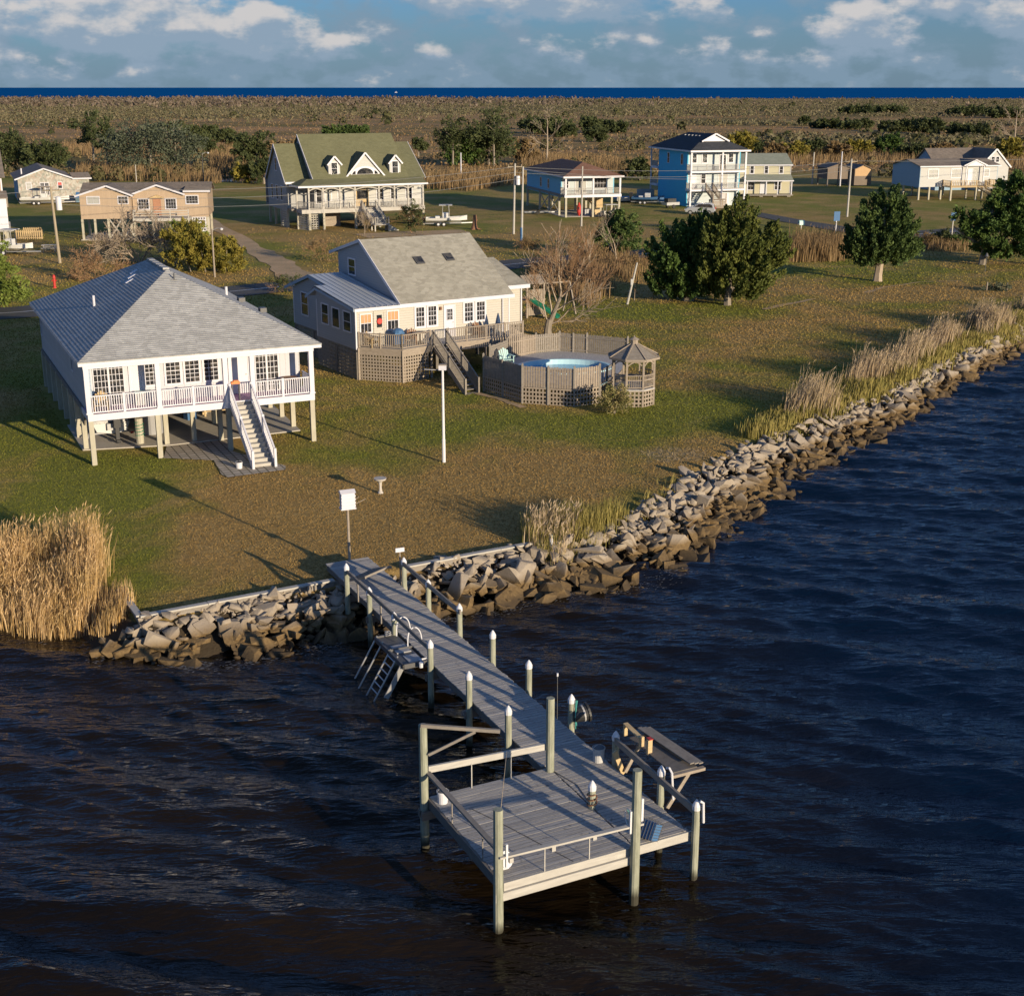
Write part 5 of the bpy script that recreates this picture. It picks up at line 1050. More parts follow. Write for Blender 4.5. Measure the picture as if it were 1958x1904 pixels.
# ---------------------------------------------------------------- long grey house at the right, the gabled house behind, the shed
h7 = thing('long_raised_house', 'long raised grey house with brown roof and fresh yellow timber stairs', 'house', 67.8, 229, 1, 14.3)
m = MB(); m.slope((-.3,-.4,6.5),(14.9,-.4,6.5),(14.9,4.3,7.45),(-.3,4.3,7.45),.3,.02); m.slope((14.9,9.2,6.5),(-.3,9.2,6.5),(-.3,4.3,7.45),(14.9,4.3,7.45),.3,.02); m.slope((7.7,2.6,6.55),(7.7,-.9,6.55),(9.8,-.9,7.45),(9.8,4.2,7.45),.25,.02); m.slope((11.9,-.9,6.55),(11.9,2.6,6.55),(9.8,4.2,7.45),(9.8,-.9,7.45),.25,.02); m.build('roof', M['roofbrown'], h7, -1)
m = MB(); m.box(.1,14.5,0,.12,3.1,6.4); m.build('front_wall', M['farsid'], h7, -1)
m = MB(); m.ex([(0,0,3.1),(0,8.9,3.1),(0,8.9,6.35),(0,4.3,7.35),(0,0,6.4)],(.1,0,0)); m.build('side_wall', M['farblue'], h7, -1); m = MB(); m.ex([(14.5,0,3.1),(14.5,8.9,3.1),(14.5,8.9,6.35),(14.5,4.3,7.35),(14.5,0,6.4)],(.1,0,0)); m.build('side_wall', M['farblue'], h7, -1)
m = MB(); m.ex([(8,-.85,6.45),(11.6,-.85,6.45),(9.8,-.85,7.25)],(0,.08,0)); m.bar((7.6,-.92,6.5),(9.8,-.92,7.42),.05,.2); m.bar((12,-.92,6.5),(9.8,-.92,7.42),.05,.2); m.box(-.3,7.7,-.46,-.4,6.32,6.52); m.box(11.9,14.9,-.46,-.4,6.32,6.52); m.box(8.1,8.25,-.8,-.65,3.3,6.4); m.box(11.4,11.55,-.8,-.65,3.3,6.4); m.build('portico', M['white'], h7, -1)
for a, b in ((1.6,3.3),(5.9,7.6)): W(h7,'f',0,a,b,4.6,5.9,2,2,.16,'curtain')
W(h7,'f',0,12.0,12.9,4.7,5.85,1,2,.16,'curtain'); D(h7,'f',0,9.0,9.8,3.35,5.9); D(h7,'f',0,10.0,10.8,3.35,5.9,'curtain')
m = MB(); m.box(4.4,13.2,-2.6,0,3.1,3.25); rail(m,(4.4,-2.55),(9.2,-2.55),3.25,.95,.3,2.0,.07,.1); rail(m,(4.4,-2.5),(4.4,-.1),3.25,.95,.3,2,.07,.1); rail(m,(10.9,-2.55),(13.2,-2.55),3.25,.95,.3,2,.07,.1); rail(m,(13.2,-2.5),(13.2,-.1),3.25,.95,.3,2,.07); m.build('timber_deck', M['newwood'], h7, -1)
stairs(h7, 9.4, 10.7, -2.6, -5.4, 3.25, 1.7, 8, 'newwood', 'newwood', False, .9, skew=1.4)
m = MB(); m.box(10.6,12.6,-7.0,-5.4,1.6,1.7); rail(m,(10.6,-6.95),(12.6,-6.95),1.7,.9,.25,2,.06); m.box(12.6,13.6,-6.8,-5.6,1.0,1.35); m.build('stair_landing', M['newwood'], h7, -1)
piles(h7, [(.1,.1),(2,.1),(4.2,.1),(9,.1),(12,.1),(14.3,.1),(4.5,-2.5),(9.2,-2.5),(13.1,-2.5),(.1,5),(.1,8.8),(7,5),(14,5),(4,8.8),(10,8.8)], 3.1, .13)
h8 = thing('gabled_house', 'brown roofed gabled house standing behind the long grey house', 'house', 77, 251, 1, 12)
m = MB(); m.slope((.0,-.3,5.2),(11.4,-.3,5.2),(11.4,4.5,8.3),(0,4.5,8.3),.3,.02); m.slope((11.4,9.3,5.2),(0,9.3,5.2),(0,4.5,8.3),(11.4,4.5,8.3),.3,.02); m.slope((7.0,5.5,5.2),(7.0,-3.2,5.2),(10.1,-3.2,8.4),(10.1,5.5,8.4),.3,.02); m.slope((13.2,-3.2,5.2),(13.2,5.5,5.2),(10.1,5.5,8.4),(10.1,-3.2,8.4),.3,.02); m.build('roof', M['roofbrown'], h8, -1)
m = MB(); m.ex([(7.3,-3,1.0),(12.9,-3,1.0),(12.9,-3,5.4),(10.1,-3,8.2),(7.3,-3,5.4)],(0,.12,0)); m.box(7.3,7.42,-2.9,0,1,5.4); m.build('front_wall', M['farsid'], h8, -1)
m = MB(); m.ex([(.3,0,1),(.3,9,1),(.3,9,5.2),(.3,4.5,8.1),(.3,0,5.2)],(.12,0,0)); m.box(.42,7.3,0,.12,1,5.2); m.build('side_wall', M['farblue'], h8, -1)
m = MB(); m.bar((6.9,-3.22,5.1),(10.1,-3.22,8.36),.06,.25); m.bar((13.3,-3.22,5.1),(10.1,-3.22,8.36),.06,.25); m.build('rake_board', M['white'], h8, -1)
W(h8,'f',-3,9.3,9.9,6.1,7.0,1,2,.12); W(h8,'f',-3,10.2,10.8,6.1,7.0,1,2,.12); W(h8,'l',.3,4.6,5.2,5.4,6.4,1,2,.12)
h9 = thing('boat_shed', 'small dark raised shed with orange lit gable between the yellow and grey houses', 'shed', 60.0, 262, 1, 10)
m = MB(); m.slope((-.3,5.3,4.4),(-.3,-.3,4.4),(2.2,-.3,5.2),(2.2,5.3,5.2),.3,.02); m.slope((4.7,-.3,4.4),(4.7,5.3,4.4),(2.2,5.3,5.2),(2.2,-.3,5.2),.3,.02); m.slope((4.4,-1.3,4.4-.02),(7.8+.3,-1.3,4.4-.02),(8.1,1.5,5.0),(4.4,1.5,5.0),.3,.02) if False else None
m.slope((4.7,5,4.2),(4.7,-1.6,4.2),(6.6,-1.6,5.0),(6.6,5,5.0),.3,.02); m.slope((8.5,-1.6,4.2),(8.5,5,4.2),(6.6,5,5.0),(6.6,-1.6,5.0),.3,.02); m.build('roof', M['roofbrown'], h9, -1)
m = MB(); gable_wall_y(m,0,0,4.4,2.3,4.4,2.2,5.1); m.box(0,.1,0.12,5,2.3,4.4); m.box(4.9,5,-1.3,5,1.2,4.2); m.box(5,8.3,-1.3,-1.2,1.2,2.9); m.build('dark_wall', M['shed'], h9, -1)
m = MB(); m.ex([(5,-1.3,2.9),(8.3,-1.3,2.9),(8.3,-1.3,4.2),(6.6,-1.3,4.95),(5,-1.3,4.2)],(0,.1,0)); m.build('lit_gable', M['shedlit'], h9, -1)
piles(h9,[(.1,.1),(2.2,.1),(4.3,.1),(.1,4.8)],2.3,.1,'darkwood')
# ---------------------------------------------------------------- tan house and its neighbours at the left
h10 = thing('tan_raised_house', 'tan raised house with two white trimmed gables and timber front deck', 'house', -52.9, 167.3, 1, 8)
FZ = 3.65
m = MB(); gable_wall_y(m,0,.1,6.0,FZ-.1,6.5,3.4,7.4); m.box(.1,.22,.12,10,FZ-.1,6.5); m.box(6.0,6.12,0,3,FZ-.1,6.5); m.build('left_wall', M['tan'], h10, -1)
m = MB(); gable_wall_y(m,1.4,6.2,12.3,FZ-.1,6.45,9.2,7.35); m.box(12.3,15.3,1.4,1.52,FZ-.1,6.7); m.box(15.2,15.32,1.5,10,FZ-.1,6.5); m.box(.2,15.3,9.9,10,FZ-.1,6.5); m.build('right_wall', M['tan'], h10, -1)
m = MB(); m.slope((-.4,9.0,6.35),(-.4,-.4,6.35),(3.4,-.4,7.55),(3.4,5.5,7.55),.3,.02) ; m.slope((6.5,-.4,6.35),(6.5,3,6.35),(3.4,5.5,7.55),(3.4,-.4,7.55),.3,.02); m.slope((5.9,5,6.35),(5.9,1.0,6.35),(9.2,1.0,7.5),(9.2,6,7.5),.3,.02); m.slope((12.6,1.0,6.35),(12.6,5,6.35),(9.2,6,7.5),(9.2,1.0,7.5),.3,.02); m.slope((-.4,3,6.35),(15.6,3,6.35),(15.6,6.5,7.5),(-.4,6.5,7.5),.3,.02) ; m.slope((15.6,10.4,6.4),(-.4,10.4,6.4),(-.4,6.5,7.5),(15.6,6.5,7.5),.3,.02); m.slope((12.4,.9,6.75),(15.7,.9,6.75),(15.7,5,7.1),(12.4,5,7.1),.3,.02); m.build('roof', M['roofbrown'], h10, -1)
m = MB(); 
for a, b, y in (((-.4,6.3),(3.4,7.52),-.45),((6.5,6.3),(3.4,7.52),-.45),((5.9,6.3),(9.2,7.47),.95),((12.6,6.3),(9.2,7.47),.95)): m.bar((a[0],y,a[1]),(b[0],y,b[1]),.06,.2)
m.box(12.4,15.7,.83,.9,6.6,6.8); m.build('rake_board', M['white'], h10, -1)
W(h10,'f',0,1.0,2.4,5.4,6.2,2,1,.1,'curtain'); W(h10,'f',0,4.7,5.9-.1,5.4,6.2,3,2,.1)
W(h10,'f',1.4,6.9,8.1,4.6,5.75,4,3,.12); W(h10,'f',1.4,10.2,11.4,4.6,5.75,4,3,.12); W(h10,'f',1.4,12.7,14.1,5.2,6.1,4,3,.12); d_ = D(h10,'f',1.4,8.75,9.5,FZ+.02,5.8,'brick')
k = MB(); k.slope((8.3,1.35,5.95),(8.3,.9,5.95),(9.15,.9,6.3),(9.15,1.35,6.3),.2,.01); k.slope((10,.9,5.95),(10,1.35,5.95),(9.15,1.35,6.3),(9.15,.9,6.3),.2,.01); k.ex([(8.35,.95,5.92),(9.95,.95,5.92),(9.15,.95,6.22)],(0,.05,0)); k.build('door_canopy', M['newwood'], h10, -1)
m = MB(); m.box(6.4,13.2,-1.3,1.4,FZ-.35,FZ); [m.bar((6.5,-1.25,FZ+z),(13.1,-1.25,FZ+z),.04,.1) for z in (.3,.6,.9)]; [m.bar((6.5,-1.25,FZ+z),(6.5,1.3,FZ+z),.04,.1) for z in (.3,.6,.9)]; [m.box(x-.06,x+.06,-1.3,-1.18,FZ,FZ+1.05) for x in (6.5,8.7,10.9,13.1)]; m.build('front_deck', M['beam'], h10, -1)
piles(h10, [(.2,.1),(1.7,.1),(3.3,.1),(5.0,.1),(5.9,1.2),(6.6,-1.1),(8.8,-1.1),(10.9,-1.1),(13,-1.1),(15.1,1.6),(.2,5),(.2,9.8),(3.4,5),(7,5),(11,5),(15,5),(15,9.8)], FZ-.1, .13)
m = MB(); m.bar((3.4,.1,1.2),(4.9,.1,3.5),.06,.16); m.bar((4.9,.14,1.2),(3.4,.14,3.5),.06,.16); m.bar((5.0,.5,1.2),(6.4,.5,3.3),.06,.16); m.bar((6.4,.54,1.2),(5.0,.54,3.3),.06,.16); m.build('cross_brace', M['beam'], h10, -1)
m = MB(); lattice(m,(13.3,1.5),(15.2,1.5),1.8,3.5,.3,.12); m.build('lattice_skirt', M['white'], h10, -1)
tag(MB().prism([Fr(-52.9,167.3,8).w(a,b)[:2] for a,b in [(-.1,-.2),(7.5,-.3),(7.5,8),(-.1,8)]], 1.0, 1.1).build('concrete_slab', M['concrete']), kind='structure')
def patch_mat():
    t = NT('patchy_weathered_shakes'); v = t.map((4,4,3)); c_ = t.vor(v,1.0,1); s = t.n('ShaderNodeSeparateColor'); t.L.new(c_, s.inputs[0])
    return t.set(t.ramp(s.outputs[0], [(0,(.22,.23,.20)),(.35,(.34,.33,.29)),(.6,(.43,.41,.37)),(.8,(.29,.23,.19)),(1,(.46,.44,.40))]), .8)
M['patchy'] = patch_mat()
h11 = thing('shingled_cottage', 'low cottage with patchy weathered shake gable behind the tan house', 'house', -79.5, 221.3, 1, 21.9)
m = MB(); gable_wall_y(m,0,0,8.2,1.0,5.0,4.05,6.4); m.box(8.2,11,.0,.12,1.0,4.9); m.build('gable_wall', M['patchy'], h11, -1)
m = MB(); m.box(0,.12,.12,18,1.0,5.0); m.build('side_wall', M['farblue'], h11, -1)  # cottage side in shadow, its navy shade put into the wall colour
m = MB(); m.slope((-.5,18,4.85),(-.5,-.4,4.85),(4.05,-.4,6.5),(4.05,18,6.5),.3,.02); m.slope((8.6,-.4,4.95),(8.6,18,4.95),(4.05,18,6.5),(4.05,-.4,6.5),.3,.02); m.slope((8.4,-.4,4.85),(11.4,-.4,4.85),(11.4,5,5.5),(8.4,5,5.5),.3,.02); m.build('roof', M['roofbrown'], h11, -1)
m = MB(); m.bar((-.5,-.45,4.8),(4.05,-.45,6.46),.06,.2); m.bar((8.4,-.45,4.9),(4.05,-.45,6.46),.06,.2); m.box(8.4,11.4,-.46,-.4,4.7,4.9); m.build('rake_board', M['white'], h11, -1)
k = MB(); k.cyl(.9,5.5,5.2,6.3,.12); k.build('flue_pipe', M['white'], h11, -1)
W(h11,'f',0,1.25,1.95,3.3,4.3,2,2,.1,'newwood' if False else 'curtain'); W(h11,'f',0,3.4,3.95,2.3,4.2,3,4,.1,name='glazed_door'); W(h11,'f',0,4.1,4.65,2.3,4.2,3,4,.1,name='glazed_door'); W(h11,'f',0,6.1,6.7,3.3,4.25,1,2,.1,label='window with a red banner in its upper half',top='red')
h12 = thing('tan_white_house', 'tan and white house cut by the left edge of the view', 'house', -61.5, 165.5, 1, 23)
m = MB(); m.box(-8,0,0,.15,6.6,9.2-.4); m.box(-.15,0,.15,7,3.0,8.8); m.build('upper_wall', M['tan'], h12, -1)
m = MB(); m.box(-8,.3,-1.6,-1.45,3.0,6.4); m.box(.15,.3,-1.45,0,3.0,6.4); m.box(-8,.3,-1.5,7,2.7,3.0); m.box(-.05,.1,-.05,.08,6.6,8.8); m.build('lower_wall', M['white'], h12, -1)
m = MB(); m.slope((-8,-.5,8.7),(.5,-.5,8.7),(.5,5,12.2),(-8,5,12.2),.3,.02); m.slope((-8,-1.9,6.4),(.5,-1.9,6.4),(.5,.0,7.1),(-8,.0,7.1),.3,.02); m.build('roof', M['roofbrown'], h12, -1)
W(h12,'f',-1.6,-1.5,-.6,4.2,6.0,2,1,.1); piles(h12,[(.1,-1.3),(-2.2,-1.3),(-4.5,-1.3),(.1,3),(.1,6.8)],2.7,.14)
# ================================================================ DOCK
dk = thing('dock', 'weathered wooden dock with walkway and square platform over the water', 'dock', -.23, 27.13, 0, 26.3)
FD = Fr(-.23, 27.13, 26.3); DZ = 1.4
def dp(mb, name, mat, parent=dk, smooth=False): return mb.build(name, M[mat] if isinstance(mat, str) else mat, parent, 0, smooth)
q = random.Random(2)
m = MB(); n = 160
for i in range(n):
    y0 = -.0+22.6*i/n; e = q.uniform(-.02, .02); xl = 3.57 if y0 < 4.4 else 3.38
    m.box(xl+e*.5, 5.12+e, y0+.011, y0+22.6/n-.011, DZ-.04, DZ+q.uniform(-.003, .003))
dp(m, 'walkway', 'dockboards')
m = MB(); n = 31
for i in range(n): y0 = 4.38*i/n; e = q.uniform(-.012, .012); m.box(.02+e, 3.53+e, y0+.011, y0+4.38/n-.011, DZ-.04, DZ+q.uniform(-.003, .003))
dp(m, 'platform_deck', 'dockboards')
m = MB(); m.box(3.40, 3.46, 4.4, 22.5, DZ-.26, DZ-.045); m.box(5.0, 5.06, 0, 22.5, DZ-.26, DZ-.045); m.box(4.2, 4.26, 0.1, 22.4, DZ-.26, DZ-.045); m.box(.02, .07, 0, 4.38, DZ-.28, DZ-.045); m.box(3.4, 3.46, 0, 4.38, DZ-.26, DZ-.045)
for x in (.6, 1.2, 1.8, 2.4, 3.0): m.box(x, x+.05, .1, 4.3, DZ-.24, DZ-.045)
for y in (6.2, 9, 12, 15, 17.4, 19.6): m.box(3.1, 5.35, y-.06, y+.02, DZ-.5, DZ-.27)
m.box(-.3, 3.7, 4.1, 4.18, DZ-.5, DZ-.28); m.box(.0, 3.7, -.02, .04, DZ-.5, DZ-.28)
dp(m, 'joists', 'darkwood')
m = MB(); m.box(.02, 3.42, -.055, -.004, DZ-.21, DZ+.0); m.box(-.22, 3.5, -.12, -.057, DZ-.42, DZ-.215); m.box(3.52, 5.2, -.06, -.008, DZ-.25, DZ-.01); m.box(3.36, 3.52, -.2, -.14, DZ-.38, DZ-.18); dp(m, 'fascia_boards', 'beam')
m = MB(); m.box(-.05, .018, .0, 4.4, DZ-.27, DZ-.01); m.box(-.28, .3, 4.3, 4.42, DZ-.5, DZ-.3); dp(m, 'side_fascia', 'darkwood')
def piling(x, y, zt, r=.13, cap=True, z0=-1.2):
    k = MB(); k.tube([(x, y, z0), (x, y, zt-.14 if cap else zt)], [r*1.08, r], 12); o = dp(k, 'piling', 'piling', dk, False)
    if cap: c = MB(); c.lathe(x, y, [(r*1.12, zt-.24), (r*1.14, zt-.13), (r*.75, zt-.05), (.015, zt+.03)], 12); dp(c, 'cap', 'cap', o)
    return o
for a in [(3.16, 19.5, 2.42), (3.25, 17.4, 2.2), (3.25, 15.0, 2.12), (3.25, 11.9, 2.3), (3.25, 8.95, 2.42), (3.22, 6.23, 2.48), (5.25, 19.1, 2.45), (5.25, 16.8, 2.36), (5.25, 14.1, 2.40), (5.25, 11.5, 2.40), (5.25, 8.95, 2.38), (5.3, 6.35, 2.34), (5.25, 3.76, 2.36), (5.25, 1.48, 2.42), (5.22, -.18, 2.30), (3.52, 2.0, 2.16)]: piling(*a, r=.095)
piling(-.13, 4.35, 3.5, .11, False); piling(-.12, -.05, 3.36, .112, False); piling(3.47, 4.2, 3.55, .11, False); piling(3.46, -.22, 3.58, .112, False)
def railing(a, b, bal=None, w_=.13, h=.05, name='handrail', mat='deckwood'):
    k = MB(); k.bar(a, b, w_, h); 
    if bal: [k.bar((x, y, DZ), (x, y, z), .03, .03) for x, y, z in bal]
    return dp(k, name, mat)
k = MB(); k.bar((3.16, 19.5, 2.15), (3.25, 11.9, 1.98), .05, .14); [k.bar((3.22, y, DZ-.1), (3.22, y, 2.05), .04, .09) for y in (18.5, 16.2)]; dp(k, 'handrail', 'greywood')
k = MB(); k.bar((5.2, 19.1, 2.25), (5.2, 13.9, 2.18), .06, .16); dp(k, 'handrail', 'greywood')
k = MB(); k.bar((5.2, 3.76, 2.15), (5.18, -.18, 2.03), .07, .18); dp(k, 'handrail', 'greywood')
k = MB(); k.bar((-.15, -.16, 2.18), (3.7, -.14, 2.05), .12, .05); [k.bar((x, -.02, DZ), (x, -.02, 2.1), .025, .025) for x in (1.1, 2.3)]; [k.box(x-.05, x+.05, -.2, -.1, 1.98, 2.1) for x in (.15, 1.25, 2.35)]; dp(k, 'handrail', 'beam')
k = MB(); k.bar((-.03, 4.3, 2.14), (-.03, .1, 2.18), .13, .06); [k.bar((.02, y, DZ), (.02, y, 2.1), .025, .025) for y in (1.1, 2.9)]; dp(k, 'handrail', 'greywood')
k = MB(); k.bar((.0, 4.36, 2.20), (3.4, 4.3, 2.10), .07, .18); [k.bar((x, 4.3, DZ), (x, 4.3, 2.1), .025, .025) for x in (1.2, 2.35)]; dp(k, 'cross_beam', 'beam')
k = MB(); k.bar((-.2, 4.3, 3.52), (1.55, 3.3, 3.42), .08, .09); k.bar((-.05, 4.2, 2.7), (1.0, 3.62, 3.38), .05, .07); dp(k, 'hoist_arm', 'greywood')
k = MB(); [k.box(x, x+.05, -.22, -.16, 1.9, 2.5) for x in (.0, 3.3)]; k.box(3.62, 3.68, -.2, -.14, 2.15, 2.75); k.tube([(5.22,-.32,2.35),(5.3,-.34,2.3),(5.33,-.34,1.75)], .035, 8); dp(k, 'white_pipe', 'cap')
k = MB(); k.tube([(5.28,1.3,2.45),(5.3,1.2,2.5),(5.32,1.1,2.4),(5.42,1.15,1.6)], .03, 6); dp(k, 'white_pipe', 'cap')
m = MB(); m.bar((5.35, 3.5, 1.2), (5.0, 3.4, 2.0), .05, .15); dp(m, 'brace', 'newwood')
# gangway panel leaning where the dock meets the lawn
g_ = on(FD, 'wooden_gate', 'low grey timber gate panel lying open at the landward end of the dock', 'gate', 4.2, 19.7, 1.44)
m = MB(); A, B = Vector((-.6, .5, .05)), Vector((.45, -.7, .05))
for i in range(5): t = i/4; a = Vector((-.7+.25*t, .55-.9*t, .04+.35*t)); m.bar(a, a+Vector((1.1,.25,.18)), .04, .08)
m.bar((-.7,.55,.04), (-.4,-.45,.42), .05, .08); m.bar((.4,.8,.22), (.7,-.2,.58), .05, .08); m.bar((-.7,.5,.08), (.68,-.15,.6), .04, .07); m.build('gate_slats', M['greywood'], g_)
# bat box / bird house on a tall pole
bx_, by_ = -6.33, 49.3
bb = thing('nest_box', 'white louvred nest box on a tall brown pole at the landward end of the dock', 'nest box', bx_, by_, 1, 22)
m = MB(); m.cyl(0, 0, -.3, 2.75, .055, .05); m.build('pole', M['tanwood'], bb)
m = MB(); m.box(-.26, .26, -.16, .16, 2.55, 3.15); m.add([(-.3,-.2,3.15),(.3,-.2,3.15),(.3,.2,3.15),(-.3,.2,3.15),(-.3,0,3.27),(.3,0,3.27)],[(0,1,5,4),(2,3,4,5),(0,4,3),(1,2,5),(3,2,1,0)]); [m.box(-.28,.28,-.185,-.16,2.6+i*.13,2.68+i*.13) for i in range(4)]; m.box(-.3,.3,-.18,.18,2.5,2.55); m.build('box', M['white'], bb)
m = MB(); m.tube([(.2,0,2.6),(.75,.05,2.8)], .012, 5); m.tube([(.2,0,2.75),(.5,.1,2.9)], .01, 5); m.build('perch', M['tanwood'], bb)
sg = thing('post_sign', 'small white board on a thin post beside the dock rail end', 'sign', *FD.w(5.2, 19.35)[:2], 1.0, 22)
m = MB(); m.box(-.02,.02,-.02,.02,0,1.75); m.build('post', M['tanwood'], sg); m = MB(); m.box(-.17,.17,-.03,.0,1.62,1.78); m.build('board', M['white'], sg)
# hanging aluminium lift with slanting poles beside the walkway
lf = on(FD, 'dock_ladder', 'aluminium boarding ladders with white hoop handles hanging at the left side of the walkway', 'ladder', 3.3, 13.7, 1.4)
m = MB(); m.box(-.75, .0, -1.25, 1.25, -.12, -.06); m.box(-.8,-.74,-1.3,1.3,-.16,.0); m.box(-.8,.05,-1.3,-1.24,-.16,.0); m.box(-.8,.05,1.24,1.3,-.16,0); m.box(-.8,.05,-.03,.03,-.16,.02); m.build('landing_frame', M['darkgrey'], lf)
m = MB(); m.box(-.5,-.05,-1.15,-.55,-.055,-.03); m.box(-.6,-.1,-.3,.35,-.055,-.02); m.build('landing_panel', M['grey'], lf)
for y in (1.25, .7, 0.0, -.62): k = MB(); k.tube([(-.7, y, .02), (-1.6, y+.12, -1.6)], .028, 6); k.build('slanting_pole', M['alu'], lf)
k = MB()
for i in range(6): t = .12+i*.13; k.tube([(-.7-.9*t, .0+.12*t, .02-1.62*t), (-.7-.9*t, -.62+.12*t, .02-1.62*t)], .022, 5)
k.bar((-.75,-1.15,-.1),(-1.3,-1.05,-1.15),.06,.16); k.build('rungs', M['alu'], lf)
for y in (1.0, .0):
    k = MB(); pts_ = [(-.1+.5*(1-math.cos(a))/2, y+.05*math.sin(a), .62*abs(math.sin(a))**.65) for a in [math.pi*i/14 for i in range(15)]]; k.tube(pts_, .022, 7); k.build('hoop_handle', M['cap'], lf)
k = MB(); k.cyl(-.25,-1.5,-.1,.06,.07); k.tube([(.1,-1.1,-.02),(-.2,-1.25,.05),(-.15,-1.45,.0)],.03,6); k.build('white_float', M['cap'], lf)
k = MB(); k.tube([(-.35+.1*math.cos(a), 1.15+.07*math.sin(a), .0+.01*a) for a in [i*.6 for i in range(30)]], .018, 5); k.build('chain_coil', M['grey'], lf)
# fish cleaning table
tb = on(FD, 'cleaning_table', 'rough timber fish cleaning table hung outside the dock rail', 'table', 5.5, 2.3, 1.4)
m = MB(); m.box(-.02,.72,-1.0,1.15,.84,.88); m.build('table_top', M['darkwood'], tb)
m = MB(); [m.bar((.60+i*.14,-.95,.97-.03*i),(.42+i*.14,1.35,.99-.03*i),.13,.03) for i in range(3)]; m.build('loose_boards', M['greywood'], tb)
m = MB(); m.box(-.05,.05,1.35,1.42,.82,1.2); m.box(-.05,.08,.55,.62,.82,1.16); m.box(-.05,.08,.15,.25,.82,1.25); m.bar((.0,1.4,1.19),(.0,.6,1.12),.14,.03); m.build('knife_rack', M['newwood'], tb)
m = MB(); m.box(-.1,.9,-1.12,-1.0,.78,.86); m.bar((-.15,-1.0,-.1),(.45,-1.05,.8),.05,.1); m.bar((-.15,1.1,-.1),(.4,1.1,.8),.05,.1); m.build('brackets', M['tanwood'], tb)
m = MB(); m.box(-.02,.1,.14,.3,1.255,1.275); m.build('red_knife', M['red'], tb)
def bucket(fr, s, d, z, mat, label, r=.15, h=.34, name='bucket', group=None):
    t = on(fr, name, label, 'bucket', s, d, z); m = MB(); m.lathe(0,0,[(r*.85,0),(r,h),(r*1.06,h),(r*1.06,h-.04)],16); m.build('pail', M[mat], t)
    k = MB(); k.lathe(0,0,[(r*.9,h-.03),(r*.9,h+.004)],16); k.build('contents', M['darkgrey'], t); k = MB(); k.tube([(r*math.cos(a), .02, h-.05-.12*math.sin(a)*-1) for a in [math.pi*i/8 for i in range(9)]], .008, 5); k.build('handle', M['alu'], t); return t
bucket(FD, .22, 3.95, DZ, 'cap', 'white plastic bucket at the left corner of the dock platform')
bucket(FD, 4.92, 4.1, DZ, 'greytarp', 'grey white bucket on the walkway beside the cleaning table', .17, .42)
tbk = on(FD, 'black_tub', 'black tub hanging on its side from the walkway piling', 'tub', 5.62, 6.3, 1.72)
m = MB(); m.lathe(0,0,[(.20,-.28),(.27,.18),(.30,.20),(.30,.14)],16); o = m.build('tub', M['black'], tbk); o.rotation_euler = (R(8), R(80), 0); m = MB(); m.lathe(0,0,[(.255,.0),(.255,.05)],16); o = m.build('pale_band', M['grey'], tbk); o.rotation_euler = (R(8), R(80), 0)
m = MB(); m.tube([(-.25,-.1,.5),(-.28,-.12,.1),(-.22,-.1,-.3)], .012, 5); m.tube([(-.22,-.12,.5),(-.3,-.15,0),(-.25,-.1,-.4)], .01, 5); m.build('green_rope', M['teal'], tbk)
cb_ = on(FD, 'crab_basket', 'dark green wire crab basket leaning against the front piling', 'basket', 4.0, .1, DZ, 20)
m = MB()
for i in range(7): z = .04+i*.07; m.tube([(-.16,-.22,z),(.16,-.22,z),(.16,.22,z),(-.16,.22,z),(-.16,-.22,z)], .006, 4)
for i in range(6): y = -.22+i*.088; m.tube([(-.16,y,0),(-.16,y,.5),(.16,y,.5),(.16,y,0)], .006, 4)
o = m.build('wire_frame', M['darkgrey'], cb_); o.rotation_euler = (0, R(28), 0)
m = MB(); m.box(-.14,.14,-.2,.2,.02,.44); o = m.build('mesh_lining', M['bluep'], cb_); o.rotation_euler = (0, R(28), 0)
nt_ = on(FD, 'landing_net', 'green hand net leaning on the front right dock piling', 'net', 3.95, 1.0, DZ)
m = MB(); m.tube([(-.1+.0*i+.0, .22*math.sin(2*math.pi*i/12)-.3, .3+.25*math.cos(2*math.pi*i/12)) for i in range(13)], .012, 6); m.tube([(-.1,-.4,.05),(-.35,-1.0,.4)], .012, 6); m.build('hoop', M['cap'], nt_)
m = MB(); [m.tube([(-.1,-.5+i*.06,.3-.2),(0,-.45+i*.05,.25),(-.1,-.5+i*.06,.5)], .005, 4) for i in range(7)]; m.build('netting', M['teal'], nt_)
hr = on(FD, 'hose_reel', 'white hose reel on the platform by the front left piling', 'reel', .28, .55, DZ)
m = MB(); m.lathe(0,0,[(.22,0),(.22,.03),(.1,.04),(.1,.1),(.2,.11),(.2,.14)],18); o = m.build('reel', M['cap'], hr); o.rotation_euler = (R(60),0,R(20)); o.location=(0,0,.2); m = MB(); m.box(-.12,.12,-.1,.1,0,.05); m.build('foot', M['cap'], hr)
rd = on(FD, 'fishing_rod', 'thin fishing rod standing at the front left dock piling', 'fishing rod', -.05, .2, 2.1)
m = MB(); m.tube([(0,0,-.2),(.12,.0,1.1),(.3,.05,2.5)], [.014,.009,.003], 5); m.build('rod', M['tanwood'], rd); m = MB(); m.box(-.05,.05,-.03,.03,0,.12); m.build('reel', M['black'], rd)
an = on(FD, 'thin_marker', 'thin dark rod standing in the water right of the walkway', 'marker', 5.9, 8.3, 0)
m = MB(); m.tube([(0,0,-1),(0,.02,2.0)], .012, 5); m.build('rod', M['darkgrey'], an); m = MB(); m.cyl(0,.02,2.0,2.1,.03); m.build('tip', M['cap'], an)
rp = on(FD, 'coiled_rope', 'dark rope wound round the short capped piling in the platform seam', 'rope', 3.52, 2.0, DZ)
